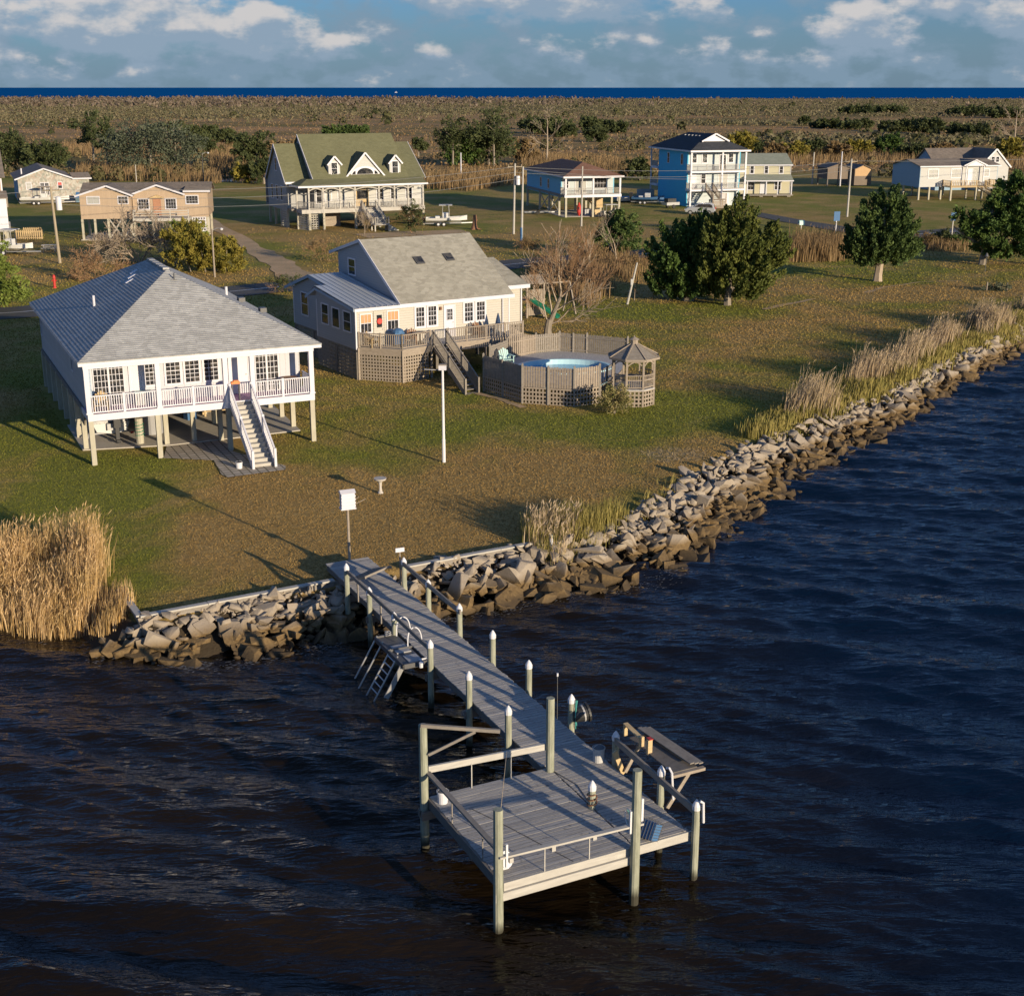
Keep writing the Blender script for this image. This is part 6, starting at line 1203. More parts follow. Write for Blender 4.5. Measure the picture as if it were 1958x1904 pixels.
m = MB(); m.tube([(.13*math.cos(a), .13*math.sin(a), .05+a*.022) for a in [i*.5 for i in range(36)]], .018, 5); m.build('coil', M['rust'], rp)
ln = on(FD, 'loose_line', 'thin line running over the platform boards to its front edge', 'line', 0, 0, DZ+.012)
m = MB(); m.tube([(.75,3.3,0),(1.2,2.1,0),(1.6,.9,0),(1.9,0.03,0)], .008, 4); m.build('line', M['black'], ln); m = MB(); m.tube([(3.55,4.1,0),(3.75,3.2,0),(3.6,2.3,0)], .012, 4); m.build('cord', M['darkgrey'], ln)
# ---------------------------------------------------------------- bulkheads
def bulk(name, pts, label, capw=.24):
    t = thing(name, label, 'bulkhead', pts[0][0], pts[0][1], 1); m = MB(); c = MB()
    for (a, b) in zip(pts[:-1], pts[1:]):
        a = (a[0]-pts[0][0], a[1]-pts[0][1]); b = (b[0]-pts[0][0], b[1]-pts[0][1]); d = Vector((b[0]-a[0], b[1]-a[1], 0)); L_ = d.length; d /= L_
        n = max(1, round(L_/2.4))
        for i in range(n): p = Vector((*a, 0))+d*(L_*i/n+.01); e = Vector((*a, 0))+d*(L_*(i+1)/n-.01); c.bar((p.x, p.y, .16+.006*(i % 2)), (e.x, e.y, .16+.006*(i % 2)), capw, .06)
        m.bar((*a, -.45), (*b, -.45), .08, 1.15)
    c.build('cap_board', M['beam'], t); m.build('sheathing', M['greywood'], t); return t
bulk('bulkhead', [(-14.6, 46.75), (-13.15, 44.1), (-6.75, 47.75)], 'timber bulkhead with pale cap along the lawn left of the dock')
bulk('bulkhead', [(-4.2, 49.2), (1.35, 52.35)], 'timber bulkhead with pale cap along the lawn right of the dock')
ep = thing('marker_post', 'white capped post standing in the rocks at the end of the bulkhead', 'post', 1.6, 51.9, 1); m = MB(); m.cyl(0,0,-.5,.55,.07); m.build('pipe', M['cap'], ep); m = MB(); m.cyl(0,0,.42,.56,.075); m.build('cap', M['piling'], ep)
# ================================================================ YARD THINGS
bd = thing('birdbath', 'pale stone birdbath on the brown lawn above the dock', 'birdbath', -6.1, 59.6, 1)
m = MB(); m.lathe(0,0,[(.13,-.05),(.13,.06),(.08,.12),(.06,.3),(.08,.52),(.12,.6)],14); m.build('pedestal', M['stone'], bd); m = MB(); m.lathe(0,0,[(.1,.58),(.27,.66),(.30,.74),(.28,.74)],18); m.build('bowl', M['stone'], bd); m = MB(); m.lathe(0,0,[(.26,.70),(.26,.735)],18); m.build('basin', M['rust'], bd)
lp = thing('flag_light_pole', 'white metal pole with a small weathered box on top standing on the lawn', 'pole', -3.42, 65.0, 1)
m = MB(); m.cyl(0,0,-.1,1.2,.095,.09); m.cyl(0,0,1.2,4.75,.075,.06); m.build('shaft', M['cap'], lp); m = MB(); m.box(-.19,.19,-.15,.15,4.72,4.95); m.build('box', M['white'], lp); m = MB(); m.box(-.17,.19,-.16,.16,4.952,5.0); m.build('lid', M['tanwood'], lp)
m = MB(); m.tube([(-.1,0,4.7),(-.9,.1,4.72)],.015,5); m.build('arm', M['cap'], lp)
# under and on the white house
bucket(F1, 6.4, -3.7, 1.0, 'cap', 'white bucket on the grass beside the foot of the white stairs', .17, .36)
bt = on(F1, 'covered_boat', 'white boat with black outboard motor under the left end of the raised house', 'boat', 1.6, 4.2, 1.08, 0)
m = MB(); prof = [(-.0,.95),(.2,1.0),(2.5,1.0),(4.2,.75),(5.4,.1)]
vs = []
for (y, hw) in prof: vs += [(-hw,y,1.0),(-hw*.8,y,.55),(0,y,.42+.1*(y/5.4)),(hw*.8,y,.55),(hw,y,1.0)]
fs = [(i*5+k,i*5+k+1,i*5+k+6,i*5+k+5) for i in range(4) for k in range(4)]+[(0,4,3,2,1)]+[(i*5,(i+1)*5,(i+1)*5+4,i*5+4) for i in range(4)]
m.add(vs, fs); m.build('hull', M['hull'], bt)
m = MB(); m.box(-.9,.9,.1,.9,1.0,1.12); m.box(-.25,.25,-.2,.1,.65,1.0); m.build('stern_deck', M['greytarp'], bt)
m = MB(); m.box(.05,.38,-.62,-.1,.85,1.42); m.box(.12,.3,-.5,-.25,.2,.85); m.box(.1,.32,-.75,-.2,.14,.2); m.cyl(.21,-.45,-.02,.1,.12); m.build('outboard_motor', M['black'], bt)
m = MB(); m.bar((-1.0,0,.35),(-.7,5.5,.4),.08,.08); m.bar((1.0,0,.35),(.7,5.5,.4),.08,.08); m.bar((-1,.6,.35),(1,.6,.35),.08,.08); m.bar((-1.25,-.1,.3),(-.95,-.25,1.6),.05,.05); m.bar((1.2,-.1,.3),(1.25,-.2,1.6),.05,.05); m.tube([(-1.25,2.8,.25),(-1.05,2.8,.25)],.27,12); m.tube([(1.05,2.8,.25),(1.25,2.8,.25)],.27,12); m.build('trailer', M['grey'], bt)
m = MB(); m.box(.95,1.1,-.08,-.02,.35,.45); m.build('tail_light', M['red'], bt)
wb = on(F1, 'wrapped_barrel', 'tan water heater wrapped in green hose under the raised house', 'barrel', 2.85, 3.2, 1.08); m = MB(); m.cyl(0,0,0,1.35,.2); m.build('barrel', M['post'], wb); m = MB(); m.tube([(.23*math.cos(a),.23*math.sin(a),.35+.028*a) for a in [i*.5 for i in range(60)]],.02,5); m.build('green_hose', M['slideg'], wb)
ct = on(F1, 'cistern', 'large grey barrel behind the middle porch posts under the raised house', 'barrel', 3.9, 5.2, 1.08); m = MB(); m.cyl(0,0,0,1.15,.55,.58,18); m.lathe(0,0,[(.6,1.1),(.6,1.18),(.4,1.24),(.1,1.26)],18); m.build('drum', M['grey'], ct); m = MB(); m.lathe(0,0,[(.2,1.25),(.2,1.32)],12); m.build('lid', M['darkgrey'], ct)
wk = on(F1, 'work_bench', 'wooden work bench with a cabinet under the raised house', 'bench', 8.2, 8.0, 1.08); m = MB(); m.box(-1,1,-.3,.3,.85,.92); [m.box(x-.05,x+.05,y-.05,y+.05,0,.85) for x in (-.9,.9) for y in (-.25,.25)]; m.box(-.9,.9,-.28,.28,.25,.3); m.build('frame', M['newwood'], wk); m = MB(); m.box(-.9,.1,-.1,.28,.92,1.6); m.build('cabinet', M['tanwood'], wk)
for i, (s, d, c_) in enumerate([(9.2,6.5,'rust'),(9.7,7.2,'grey'),(6.4,7.5,'bluep')]):
    t = on(F1, 'storage_crate', ['rusty crate beside the work bench','grey crate right of the work bench','blue crate in the shade under the house'][i], 'crate', s, d, 1.08, 10*i); m = MB(); m.box(-.3,.3,-.22,.22,0,.4); m.build('crate', M[c_], t); m = MB(); m.box(-.32,.32,-.24,.24,.4,.45); m.build('lid', M['darkgrey'], t)
def chair(t, mat, deg=0, sc_=1.0):
    m = MB(); [m.box(-.28+.1*i,-.2+.1*i,-.25,.28,.34+.0*i,.37) for i in range(6)]; m.build('seat', M[mat], t)
    m = MB()
    for i in range(5): x = -.22+.11*i; h = .62-.07*abs(i-2); m.bar((x,.22,.33),(x*1.15,.22+.28,.33+h),.09,.025)
    m.build('backrest', M[mat], t)
    for x in (-.34,.34): m = MB(); m.box(x-.06,x+.06,-.35,.35,.56,.59); m.build('armrest', M[mat], t)
    for x in (-.32,.32): 
        m = MB(); m.box(x-.02,x+.02,-.3,-.2,0,.56); m.build('leg', M[mat], t); m = MB(); m.bar((x,-.25,.34),(x,.5,.05),.03,.09); m.box(x-.02,x+.02,.2,.3,.1,.56); m.build('leg', M[mat], t)
ch = thing('adirondack_chair', 'pale blue slatted garden chair at the left corner of the pool terrace', 'chair', -.35, 84.3, 2.06, 200); chair(ch, 'lightteal'); ch.scale = (1.1,)*3; ch.rotation_euler = (0,0,R(25))
c2_ = on(F1, 'rocking_chair', 'dark folded chair at the left end of the white porch', 'chair', .62, 1.0, 3.56, 30); chair(c2_, 'fabric')
c3_ = on(F1, 'porch_chair', 'wooden chair at the left corner of the porch behind the railing', 'chair', .7, .55, 3.56, -10); chair(c3_, 'newwood')
t = on(F1, 'storage_box', 'teal topped storage box on the porch between the left door and window', 'box', 2.9, 1.35, 3.56); m = MB(); m.box(-.4,.4,-.2,.2,0,.62); m.build('chest', M['greytarp'], t); m = MB(); m.box(-.43,.43,-.23,.23,.62,.68); m.build('lid', M['lightteal'], t)
t = on(F1, 'orange_toy', 'orange plastic toy on the porch rail by the stair top', 'toy', 7.4, .35, 3.56); m = MB(); m.box(-.22,.22,-.12,.12,.85,.97); m.box(-.1,.14,-.1,.1,.97,1.03); m.build('body', M['orange'], t); m = MB(); [m.box(x,x+.04,-.1,.1,0,.85) for x in (-.2,.16)]; m.build('stand', M['darkgrey'], t)
t = on(F1, 'porch_table', 'brown patio table at the right end of the white porch', 'table', 10.5, 1.1, 3.56); m = MB(); m.cyl(0,0,.7,.75,.5,.5,16); m.build('table_top', M['rust'], t); [MB().box(x-.03,x+.03,y-.03,y+.03,0,.7).build('leg', M['darkgrey'], t) for x in (-.3,.3) for y in (-.3,.3)]
# deck things of the beige house
t = on(F2, 'grill', 'blue covered grill on the deck of the beige house', 'grill', 2.55, -.9, 3.13); m = MB(); m.prism([(-.35,-.25),(.35,-.25),(.35,.25),(-.35,.25)],.1,.85); m.lathe(0,0,[(.38,.85),(.34,1.0),(.15,1.1)],10); m.build('cover', M['bluep'], t); m = MB(); [m.box(x-.03,x+.03,-.2,.2,0,.1) for x in (-.3,.3)]; m.build('wheels', M['tyre'], t)
for i, (s, d, a, lb) in enumerate([(.9,-.5,20,'pale wooden patio chair on the left end of the beige house deck'),(3.5,-.9,-30,'brown patio chair beside the blue grill'),(8.6,-1.0,10,'brown patio chair on the long part of the deck'),(9.6,-.7,60,'dark patio chair near the right end of the deck')]):
    t = on(F2, 'patio_chair', lb, 'chair', s, d, 3.13, a); chair(t, ['newwood','rust','rust','fabric'][i])
t = on(F2, 'patio_table', 'round patio table in the middle of the beige house deck', 'table', 4.1, -1.0, 3.13); m = MB(); m.cyl(0,0,.7,.74,.5,.5,16); m.build('table_top', M['tanwood'], t); m = MB(); m.cyl(0,0,0,.7,.05); m.cyl(0,0,0,.04,.3); m.build('pedestal', M['darkgrey'], t)
t = on(F2, 'closed_umbrella', 'folded dark blue parasol at the right end of the beige house deck', 'parasol', 9.9, -1.2, 3.13); m = MB(); m.cyl(0,0,0,1.5,.025); m.build('pole', M['alu'], t); m = MB(); m.lathe(0,0,[(.2,.75),(.14,1.1),(.03,1.5)],8); m.build('canopy', M['fabric'], t)
# playset behind
ps = thing('playset', 'wooden playset with a green slide behind the bare tree', 'playset', 1.5, 110, 1, 30)
m = MB(); [m.box(x-.07,x+.07,y-.07,y+.07,0,2.9) for x in (-.8,.8) for y in (-.8,.8)]; m.box(-.9,.9,-.9,.9,1.4,1.5); m.slope((-1,-1,2.8),(1,-1,2.8),(1,0,3.4),(-1,0,3.4),.2,.01,.04); m.slope((1,1,2.8),(-1,1,2.8),(-1,0,3.4),(1,0,3.4),.2,.01,.04); boards(m,(-.8,-.8),(.8,-.8),.2,2.3); m.bar((.8,0,2.6),(3.8,0,2.6),.12,.12); m.bar((3.8,0,2.6),(3.8,-1,0),.1,.1); m.bar((3.8,0,2.6),(3.8,1,0),.1,.1); m.build('tower', M['tanwood'], ps)
m = MB(); m.bar((-.4,-.9,1.5),(.9,-2.9,.2),.5,.06); m.bar((-.62,-1.0,1.58),(.68,-3.0,.3),.06,.2); m.bar((-.18,-.8,1.58),(1.12,-2.8,.3),.06,.2); m.build('slide', M['slideg'], ps)
# ================================================================ BOATS AND VEHICLES
def boat(name, label, x, y, deg, L_=6.0, top=True, mat='hull', z=1.0, canopy=None):
    t = thing(name, label, 'boat', x, y, z, deg); m = MB(); vs = []
    pr = [(0,.95,1.0,.45),(.3,1.0,1.0,.42),(.6,1.02,1.05,.45),(.82,.72,1.15,.6),(.95,.28,1.28,.85),(1,.03,1.33,1.15)]
    for (t_, hw, zt, zb) in pr:
        X = t_*L_-L_/2; vs += [(X,-hw,zt+.1),(X,-hw*.86,(zt+zb)/2+.05),(X,0,zb),(X,hw*.86,(zt+zb)/2+.05),(X,hw,zt+.1)]
    n = len(pr); fs = [(i*5+k,i*5+k+1,i*5+k+6,i*5+k+5) for i in range(n-1) for k in range(4)]+[(0,4,3,2,1)]; m.add(vs, fs)
    ins = [(a*.86, b*.84) for a, b in [(-L_/2+.2,1),(L_*.32,.85),(L_*.45,.3)]]
    base = len(m.v); m.add([(X,-b,.8) for X,b in ins]+[(X,b,.8) for X,b in ins[::-1]], [tuple(range(6))])
    for i in range(n-1):
        a, b = pr[i], pr[i+1]; Xa, Xb = a[0]*L_-L_/2, b[0]*L_-L_/2
        for s in (-1, 1): m.add([(Xa,s*a[1],a[2]+.1),(Xb,s*b[1],b[2]+.1),(Xb,s*b[1]*.84,b[2]+.1),(Xa,s*a[1]*.84,a[2]+.1),(Xb,s*b[1]*.84,.8),(Xa,s*a[1]*.84,.8)], [(0,1,2,3),(3,2,4,5)])
    m.build('hull', M[mat], t)
    m = MB(); m.box(-.5,.3,-.4,.4,.8,1.75); m.box(-1.5,-.9,-.45,.45,.8,1.3); m.build('console', M['hull'], t)
    m = MB(); m.box(-L_/2-.55,-L_/2-.05,-.2,.2,.95,1.75); m.box(-L_/2-.4,-L_/2-.1,-.1,.1,.3,.95); m.build('outboard_motor', M['black'], t)
    if top:
        m = MB(); [m.tube([(x_,y_,1.0),(x_*.8,y_*.9,2.75)],.035,6) for x_ in (-.6,.4) for y_ in (-.5,.5)]; m.build('top_frame', M['alu'], t); m = MB(); m.box(-1.0,.8,-.75,.75,2.75,2.83); m.build('t_top', M[canopy or 'greytarp'], t)
    m = MB(); [m.bar((-L_/2-.1,s*.7,.38),(L_/2-.8,s*.5,.42),.08,.1) for s in (-1,1)]; m.bar((L_/2-.8,-.5,.42),(L_/2+.9,0,.45),.08,.1); m.bar((L_/2-.8,.5,.42),(L_/2+.9,0,.45),.08,.1); m.bar((-L_*.15,-1.1,.35),(-L_*.15,1.1,.35),.08,.08); m.build('trailer', M['alu'], t)
    for s in (-1, 1):
        for xx in (-L_*.2, -L_*.2+.75): k = MB(); k.tube([(xx,s*1.0,.3),(xx,s*1.2,.3)],.3,12); w_ = k.build('wheel', M['tyre'], t); k = MB(); k.tube([(xx,s*1.19,.3),(xx,s*1.22,.3)],.16,10); k.build('rim', M['cap'], w_)
    return t
boat('trailered_boat', 'white centre console boat on a trailer beside the green roofed house', -8.9, 185.5, 3, 5.6)
boat('trailered_boat', 'white boat with dark trim on a trailer at the left edge below the power pole', -56.3, 152.6, -12, 5.4)
boat('trailered_boat', 'long white boat with twin axle trailer in front of the shingled cottage', -75.0, 220.2, 5, 7.6, True, 'hull', 1.0, 'tanwood')
t = thing('tarped_boat', 'small boat under a dark blue cover beside the shingled cottage boat', 'boat', -68.4, 221.5, 1, 10); m = MB(); m.add([(-2,-.8,1),(2,-.5,1.1),(2.4,0,1.1),(2,.5,1.1),(-2,.8,1),(-1.9,0,1.9),(1,0,1.7)], [(0,1,6,5),(1,2,6),(2,3,6),(3,4,5,6),(4,0,5)]); m.build('cover', M['bluep'], t); m = MB(); m.add([(-2,-.8,1),(2,-.5,1.1),(2.4,0,1.1),(2,.5,1.1),(-2,.8,1),(-2,0,.4),(2,0,.5)], [(0,5,6,1),(1,6,2),(2,6,3),(3,6,5,4),(4,5,0)]); m.bar((-2,0,.35),(3.2,0,.35),.1,.1); m.build('hull', M['farblue'], t)
boat('trailered_boat', 'dark blue boat on a trailer in the shade left of the three storey house', 22.0, 221.0, -20, 5.2, False, 'bluep')
def car(label, x, y, deg, mat):
    t = thing('parked_car', label, 'car', x, y, 1, deg); m = MB(); side = [(-2.2,.35),(-2.25,.75),(-2.1,1.0),(-1.95,1.45),(-1.5,1.68),(.3,1.66),(1.0,1.15),(1.95,.98),(2.2,.7),(2.2,.35)]
    m.ex([(a,-.86,b) for a,b in side], (0,1.72,0)); b_ = m.build('body', M[mat], t); md = b_.modifiers.new('bevel','BEVEL'); md.width = .09; md.segments = 3
    m = MB(); g_ = [(-1.85,1.05),(-1.72,1.45),(-1.4,1.58),(.2,1.56),(.85,1.12)]; m.ex([(a,-.875,b) for a,b in g_],(0,.01,0)); m.ex([(a,.865,b) for a,b in g_],(0,.01,0)); m.bar((.36,0,1.60),(1.0,0,1.17),1.5,.02) if False else m.add([(.38,-.7,1.655),(.38,.7,1.655),(1.02,.75,1.17),(1.02,-.75,1.17)],[(0,1,2,3)]); m.add([(-2.02,-.7,1.42),(-2.02,.7,1.42),(-2.13,.75,1.05),(-2.13,-.75,1.05)],[(0,3,2,1)]); m.build('windows', M['glass'], t)
    for xx in (-1.35, 1.4):
        for s in (-1, 1): k = MB(); k.tube([(xx,s*.72,.34),(xx,s*.9,.34)],.34,14); w_ = k.build('wheel', M['tyre'], t); k = MB(); k.tube([(xx,s*.89,.34),(xx,s*.915,.34)],.2,10); k.build('rim', M['alu'], w_)
    for s in (-.65, .65): k = MB(); k.box(-2.27,-2.2,s-.15,s+.15,.85,1.05); k.build('tail_light', M['red'], t); k = MB(); k.box(2.15,2.24,s-.18,s+.18,.68,.82); k.build('headlight', M['cap'], t)
    return t
car('silver hatchback parked in front of the three storey blue house', 27.9, 202.6, 168, 'silver')
t = thing('utility_trailer', 'small open utility trailer with dark load at the shaded side of the blue house', 'trailer', 24.7, 213.2, 1, 30); m = MB(); m.box(-1.2,1.2,-.7,.7,.5,.58); m.box(-1.2,1.2,-.72,-.68,.58,.95); m.box(-1.2,1.2,.68,.72,.58,.95); m.box(-1.24,-1.2,-.7,.7,.58,.95); m.build('bed', M['alu'], t); m = MB(); m.box(-.9,.7,-.5,.5,.6,1.5); m.build('load', M['black'], t); [MB().tube([(0,s*.75,.3),(0,s*.9,.3)],.3,10).build('wheel', M['tyre'], t) for s in (-1,1)]
t = thing('golf_cart', 'cream golf cart parked under the red roofed house', 'golf cart', 14.2, 197.8, 1, 200); m = MB(); m.box(-1.1,1.1,-.55,.55,.35,.6); m.box(.7,1.15,-.5,.5,.6,.95); m.box(-.5,.1,-.5,.5,.6,.9); m.bar((-.5,0,.9),(-.65,0,1.35),1.0,.08); m.build('body', M['cream'], t); m = MB(); [m.tube([(x_,y_,.6),(x_*.85,y_,1.8)],.03,5) for x_ in (-1,.9) for y_ in (-.5,.5)]; m.build('roof_frame', M['alu'], t); m = MB(); m.box(-1.0,.9,-.58,.58,1.8,1.86); m.build('roof', M['greytarp'], t); [MB().tube([(x_,s*.5,.25),(x_,s*.66,.25)],.25,10).build('wheel', M['tyre'], t) for s in (-1,1) for x_ in (-.8,.8)]
for i, (x, y, mt, lb) in enumerate([(9.8,199.8,'red','red standing kayak or float under the red roofed house'),(11.0,200.5,'grey','grey storage bin in the shade under the red roofed house'),(12.3,199.9,'newwood','wooden crate stack beside the golf cart')]):
    t = thing('stored_item', lb, 'storage', x, y, 1.06, 15*i); m = MB()
    if i == 0: m.lathe(0,0,[(.1,0),(.32,.5),(.3,1.3),(.08,1.9)],10)
    else: m.box(-.5,.5,-.35,.35,0,.9)
    m.build('body', M[mt], t); m = MB(); m.box(-.52,.52,-.37,.37,.9,.96) if i else m.box(-.05,.05,-.36,-.3,.9,1.3); m.build('lid' if i else 'strap', M['darkgrey'], t)
t = thing('flat_trailer', 'pale flat boat trailer lying on the grass left of the red roofed house', 'trailer', 3.8, 203.4, 1, 5); m = MB(); m.bar((-2,-.5,.3),(2,-.5,.3),.1,.12); m.bar((-2,.5,.3),(2,.5,.3),.1,.12); m.bar((2,-.5,.3),(3.4,0,.3),.1,.12); m.bar((2,.5,.3),(3.4,0,.3),.1,.12); [m.bar((x_,-.5,.3),(x_,.5,.3),.08,.1) for x_ in (-1.8,-.5,.8)]; m.build('frame', M['alu'], t); [MB().tube([(0,s*.6,.28),(0,s*.75,.28)],.28,10).build('wheel', M['tyre'], t) for s in (-1,1)]
t = thing('picnic_table', 'grey wooden picnic table on the shaded lawn beside the power pole', 'picnic table', -53.0, 155.6, 1, 8); m = MB(); [m.box(-.9,.9,-.36+.15*i,-.23+.15*i,.72,.76) for i in range(5)]; m.build('table_top', M['deckwood2'], t)
for s in (-.7,.7): m = MB(); m.box(-.9,.9,s-.13,s+.13,.42,.46); m.build('bench', M['deckwood2'], t)
for x_ in (-.65,.65): m = MB(); m.bar((x_,-.3,.7),(x_,-.75,0),.04,.09); m.bar((x_,.3,.7),(x_,.75,0),.04,.09); m.bar((x_,-.75,.4),(x_,.75,.4),.04,.09); m.build('leg_frame', M['deckwood2'], t)
t = thing('picket_pen', 'tan picket pen beside the tan and white house', 'fence', -61.4, 168.2, 1, 3); m = MB(); boards(m,(0,0),(3.3,0),.05,1.15,.24,.14); m.build('picket_panel', M['newwood'], t); m = MB(); boards(m,(3.3,0),(2.3,3.2),.05,1.15,.24,.14); m.build('picket_panel', M['newwood'], t); m = MB(); boards(m,(0,3.2),(2.3,3.2),.05,1.15,.24,.14); m.build('picket_panel', M['newwood'], t)
t = thing('boat_ramp_fence', 'orange brown low fence left of the shingled cottage boat', 'fence', -82.5, 214, 1, 20); m = MB(); boards(m,(0,0),(3.4,0),.05,1.5,.25,.2); m.build('panel', M['newwood'], t); m = MB(); m.box(3.3,3.5,-.1,.1,0,1.8); m.box(-.1,.1,-.1,.1,0,1.8); m.build('posts', M['tanwood'], t)
t = thing('air_handler', 'grey heat pump on a bracket at the corner of the tan and white house', 'heat pump', -61.3, 164.6, 1, 0); m = MB(); m.box(-.6,.6,-.4,.4,1.5,2.5); m.build('casing', M['grey'], t); m = MB(); m.box(-.8,.9,-.5,.5,1.36,1.5); m.bar((-.7,0,0),(-.7,0,1.4),.12,.12); m.build('bracket', M['beam'], t)
t = thing('fire_hydrant', 'red fire hydrant post in the shade behind the raised house', 'hydrant', -42.9, 126.2, 1); m = MB(); m.lathe(0,0,[(.2,0),(.16,.1),(.12,.15),(.12,.9),(.16,.95),(.12,1.15),(.05,1.25)],12); m.build('barrel', M['red'], t); m = MB(); m.tube([(-.22,0,.7),(.22,0,.7)],.07,8); m.build('nozzles', M['red'], t)
def sign(name, label, x, y, h, w_, hh, mat, pm_='beam', lean=0, cat='sign', writing=None):
    t = thing(name, label, cat, x, y, 1, 20); m = MB(); m.box(-.06,.06,-.05,.05,0,h); m.build('post', M[pm_], t); m = MB(); m.box(-w_/2,w_/2,-.09,-.05,h-hh,h); m.build('board', M[mat], t); return t
sign('road_sign', 'blue sign on a white post between the cedars beside the road', 42.2, 177.5, 2.6, .9, 1.2, 'bluep', 'white')
sign('road_sign', 'dark blue sign on a timber post left of the right hand evergreens', 55.8, 172.6, 2.9, .8, 1.0, 'bluep', 'beam')
t = thing('mail_box', 'pale blue mailbox at the roadside above the reed bed', 'mailbox', 38.4, 181.0, 1, 20); m = MB(); m.box(-.4,.4,-.22,.22,.55,.95); m.tube([(-.4,0,.95),(.4,0,.95)],.22,10); m.build('box', M['lightteal'], t); m = MB(); m.box(-.06,.06,-.06,.06,0,.6); m.build('post', M['beam'], t)
for i, p_ in enumerate([at(1715,505)]): pass
t = thing('stump', 'rough brown tree stump in the lawn right of the trailered boat', 'stump', -5.0, 180.5, 1); m = MB(); m.tube([(0,0,-.1),(.05,0,.6),(.1,.05,1.9)],[.55,.32,.22],9); m.tube([(0,0,.6),(.4,.1,1.3)],[.16,.08],6); m.build('trunk', M['rust'], t); m = MB(); [m.tube([(.1,.0,.2),(.1+math.cos(a)*.9,math.sin(a)*.9,-.02)],[.14,.03],5) for a in (0,1.5,2.8,4.2,5.3)]; m.build('roots', M['rust'], t)
t = thing('above_ground_platform', 'long pale platform with blue cover left of the three storey house', 'platform', 20.2, 226, 1, 12); m = MB(); m.box(-3.5,3.5,-2,2,.5,.75); m.build('deck', M['bluep'], t); m = MB(); m.box(-3.6,3.6,-2.1,-2.0,.3,.85); m.box(1.2,4.2,2.5,2.7,.6,1.8); m.build('edge_board', M['beam'], t)
# ================================================================ POLES AND WIRES
def pole(name, label, x, y, h, r=.14, mat='pole', lean=(0,0), extra=None, arm=None):
    t = thing(name, label, 'utility pole', x, y, 1); m = MB(); m.tube([(0,0,-.5),(lean[0]*h,lean[1]*h,h)],[r,r*.7],9); m.build('shaft', M[mat], t)
    if arm: m = MB(); m.bar((lean[0]*h-arm,.0,h-.4),(lean[0]*h+arm,.3,h-.4),.1,.12); [m.cyl(lean[0]*h+q_*arm*.9,.15,h-.34,h-.1,.05) for q_ in (-1,0,1)]; m.build('crossarm', M['pole'], t)
    return t
p1 = pole('utility_pole', 'tall brown power pole with a white transformer at the left behind the roof', -48.4, 144.8, 8.0, .17, 'pole', (-.03,0), arm=.9)
m = MB(); m.cyl(.55,-.2,5.6,6.9,.3,.3,14); m.lathe(.55,-.2,[(.31,6.9),(.2,7.0),(.02,7.02)],14); m.build('transformer', M['cap'], p1)
p2 = pole('utility_pole', 'grey power pole with dark lower end behind the beige house roof', 1.1, 158.7, 9.3, .15, 'beam', (.018,0)); m = MB(); m.cyl(0,0,-.1,2.4,.17,.165); m.build('sleeve', M['bluep'], p2)
p3 = pole('utility_pole', 'tall grey power pole with transformer left of the red roofed house', .2, 174.5, 8.8, .15, 'beam', (.02,0), arm=.9); m = MB(); m.cyl(.55,-.2,6.2,7.3,.28); m.build('transformer', M['cap'], p3)
p4 = pole('utility_pole', 'thin grey pole in front of the red roofed house', 9.4, 184.7, 7.9, .13, 'beam', (.005,0))
p5 = pole('utility_pole', 'power pole with crossarm behind the round cedar on the right', 48.7, 198.5, 8.2, .16, 'beam', (.01,0), arm=.9)
p6 = pole('leaning_pole', 'leaning weathered pole with a small box beside the left cedar', 9.9, 116.3, 3.6, .11, 'beam', (.24,0)); m = MB(); m.box(.35,.5,-.16,-.02,1.7,2.2); m.build('box', M['greytarp'], p6)
p7 = pole('wire_pole', 'thin pale pole rising behind the grey hip roof', -37.0, 144.5, 4.4, .09, 'tanwood')
p8 = pole('slim_pole', 'slim pole at the far lawn behind the yellow house', 58.5, 268, 6, .15, 'beam'); p9 = pole('slim_pole', 'short pale pole standing right of the yellow house', 62.5, 262, 6.4, .15, 'white'); p10 = pole('slim_pole', 'white pipe standing in the lawn edge by the pines', -10.5, 284, 5.2, .16, 'white'); p11 = pole('slim_pole', 'thin bare pole on the lawn behind the tan house', -71.5, 262, 4.0, .1, 'beam')
def lamp(label, x, y, h, mat, deg=0):
    t = thing('street_lamp', label, 'street lamp', x, y, 1, deg); m = MB(); m.cyl(0,0,-.2,h,.10,.07); m.build('post', M[mat], t); m = MB(); m.tube([(0,0,h-.5),(.1,0,h-.1),(.5,0,h+.08),(.9,0,h+.08)],.035,7); m.build('arm', M['alu'], t); m = MB(); m.lathe(0.95,0,[(.05,h+.12),(.18,h+.05),(.14,h-.08),(.05,h-.14)],12); m.build('lamp_head', M['cap'], t)
lamp('pale street lamp beside the olive shrubs behind the grey hip roof', -29.5, 133.8, 4.7, 'tanwood'); lamp('dark street lamp on the lawn behind the tan raised house', -48.5, 216.5, 8.2, 'black')
def wire(a, b, sag, label, r=.022):
    r *= .72
    t = bpy.data.objects.new('power_line', None); pts_ = [(a[0]+(b[0]-a[0])*i/16, a[1]+(b[1]-a[1])*i/16, a[2]+(b[2]-a[2])*i/16-sag*4*(i/16)*(1-i/16)) for i in range(17)]
    bpy.data.objects.remove(t); m = MB(); m.tube(pts_, r, 4); tag(m.build('power_line', M['wire']), label, 'cable', 'power lines between the poles')
PT1, PT3, PT2, PT5 = (-48.7,144.8,8.7), (.3,174.5,9.4), (1.2,158.7,10.0), (48.8,198.5,8.9)
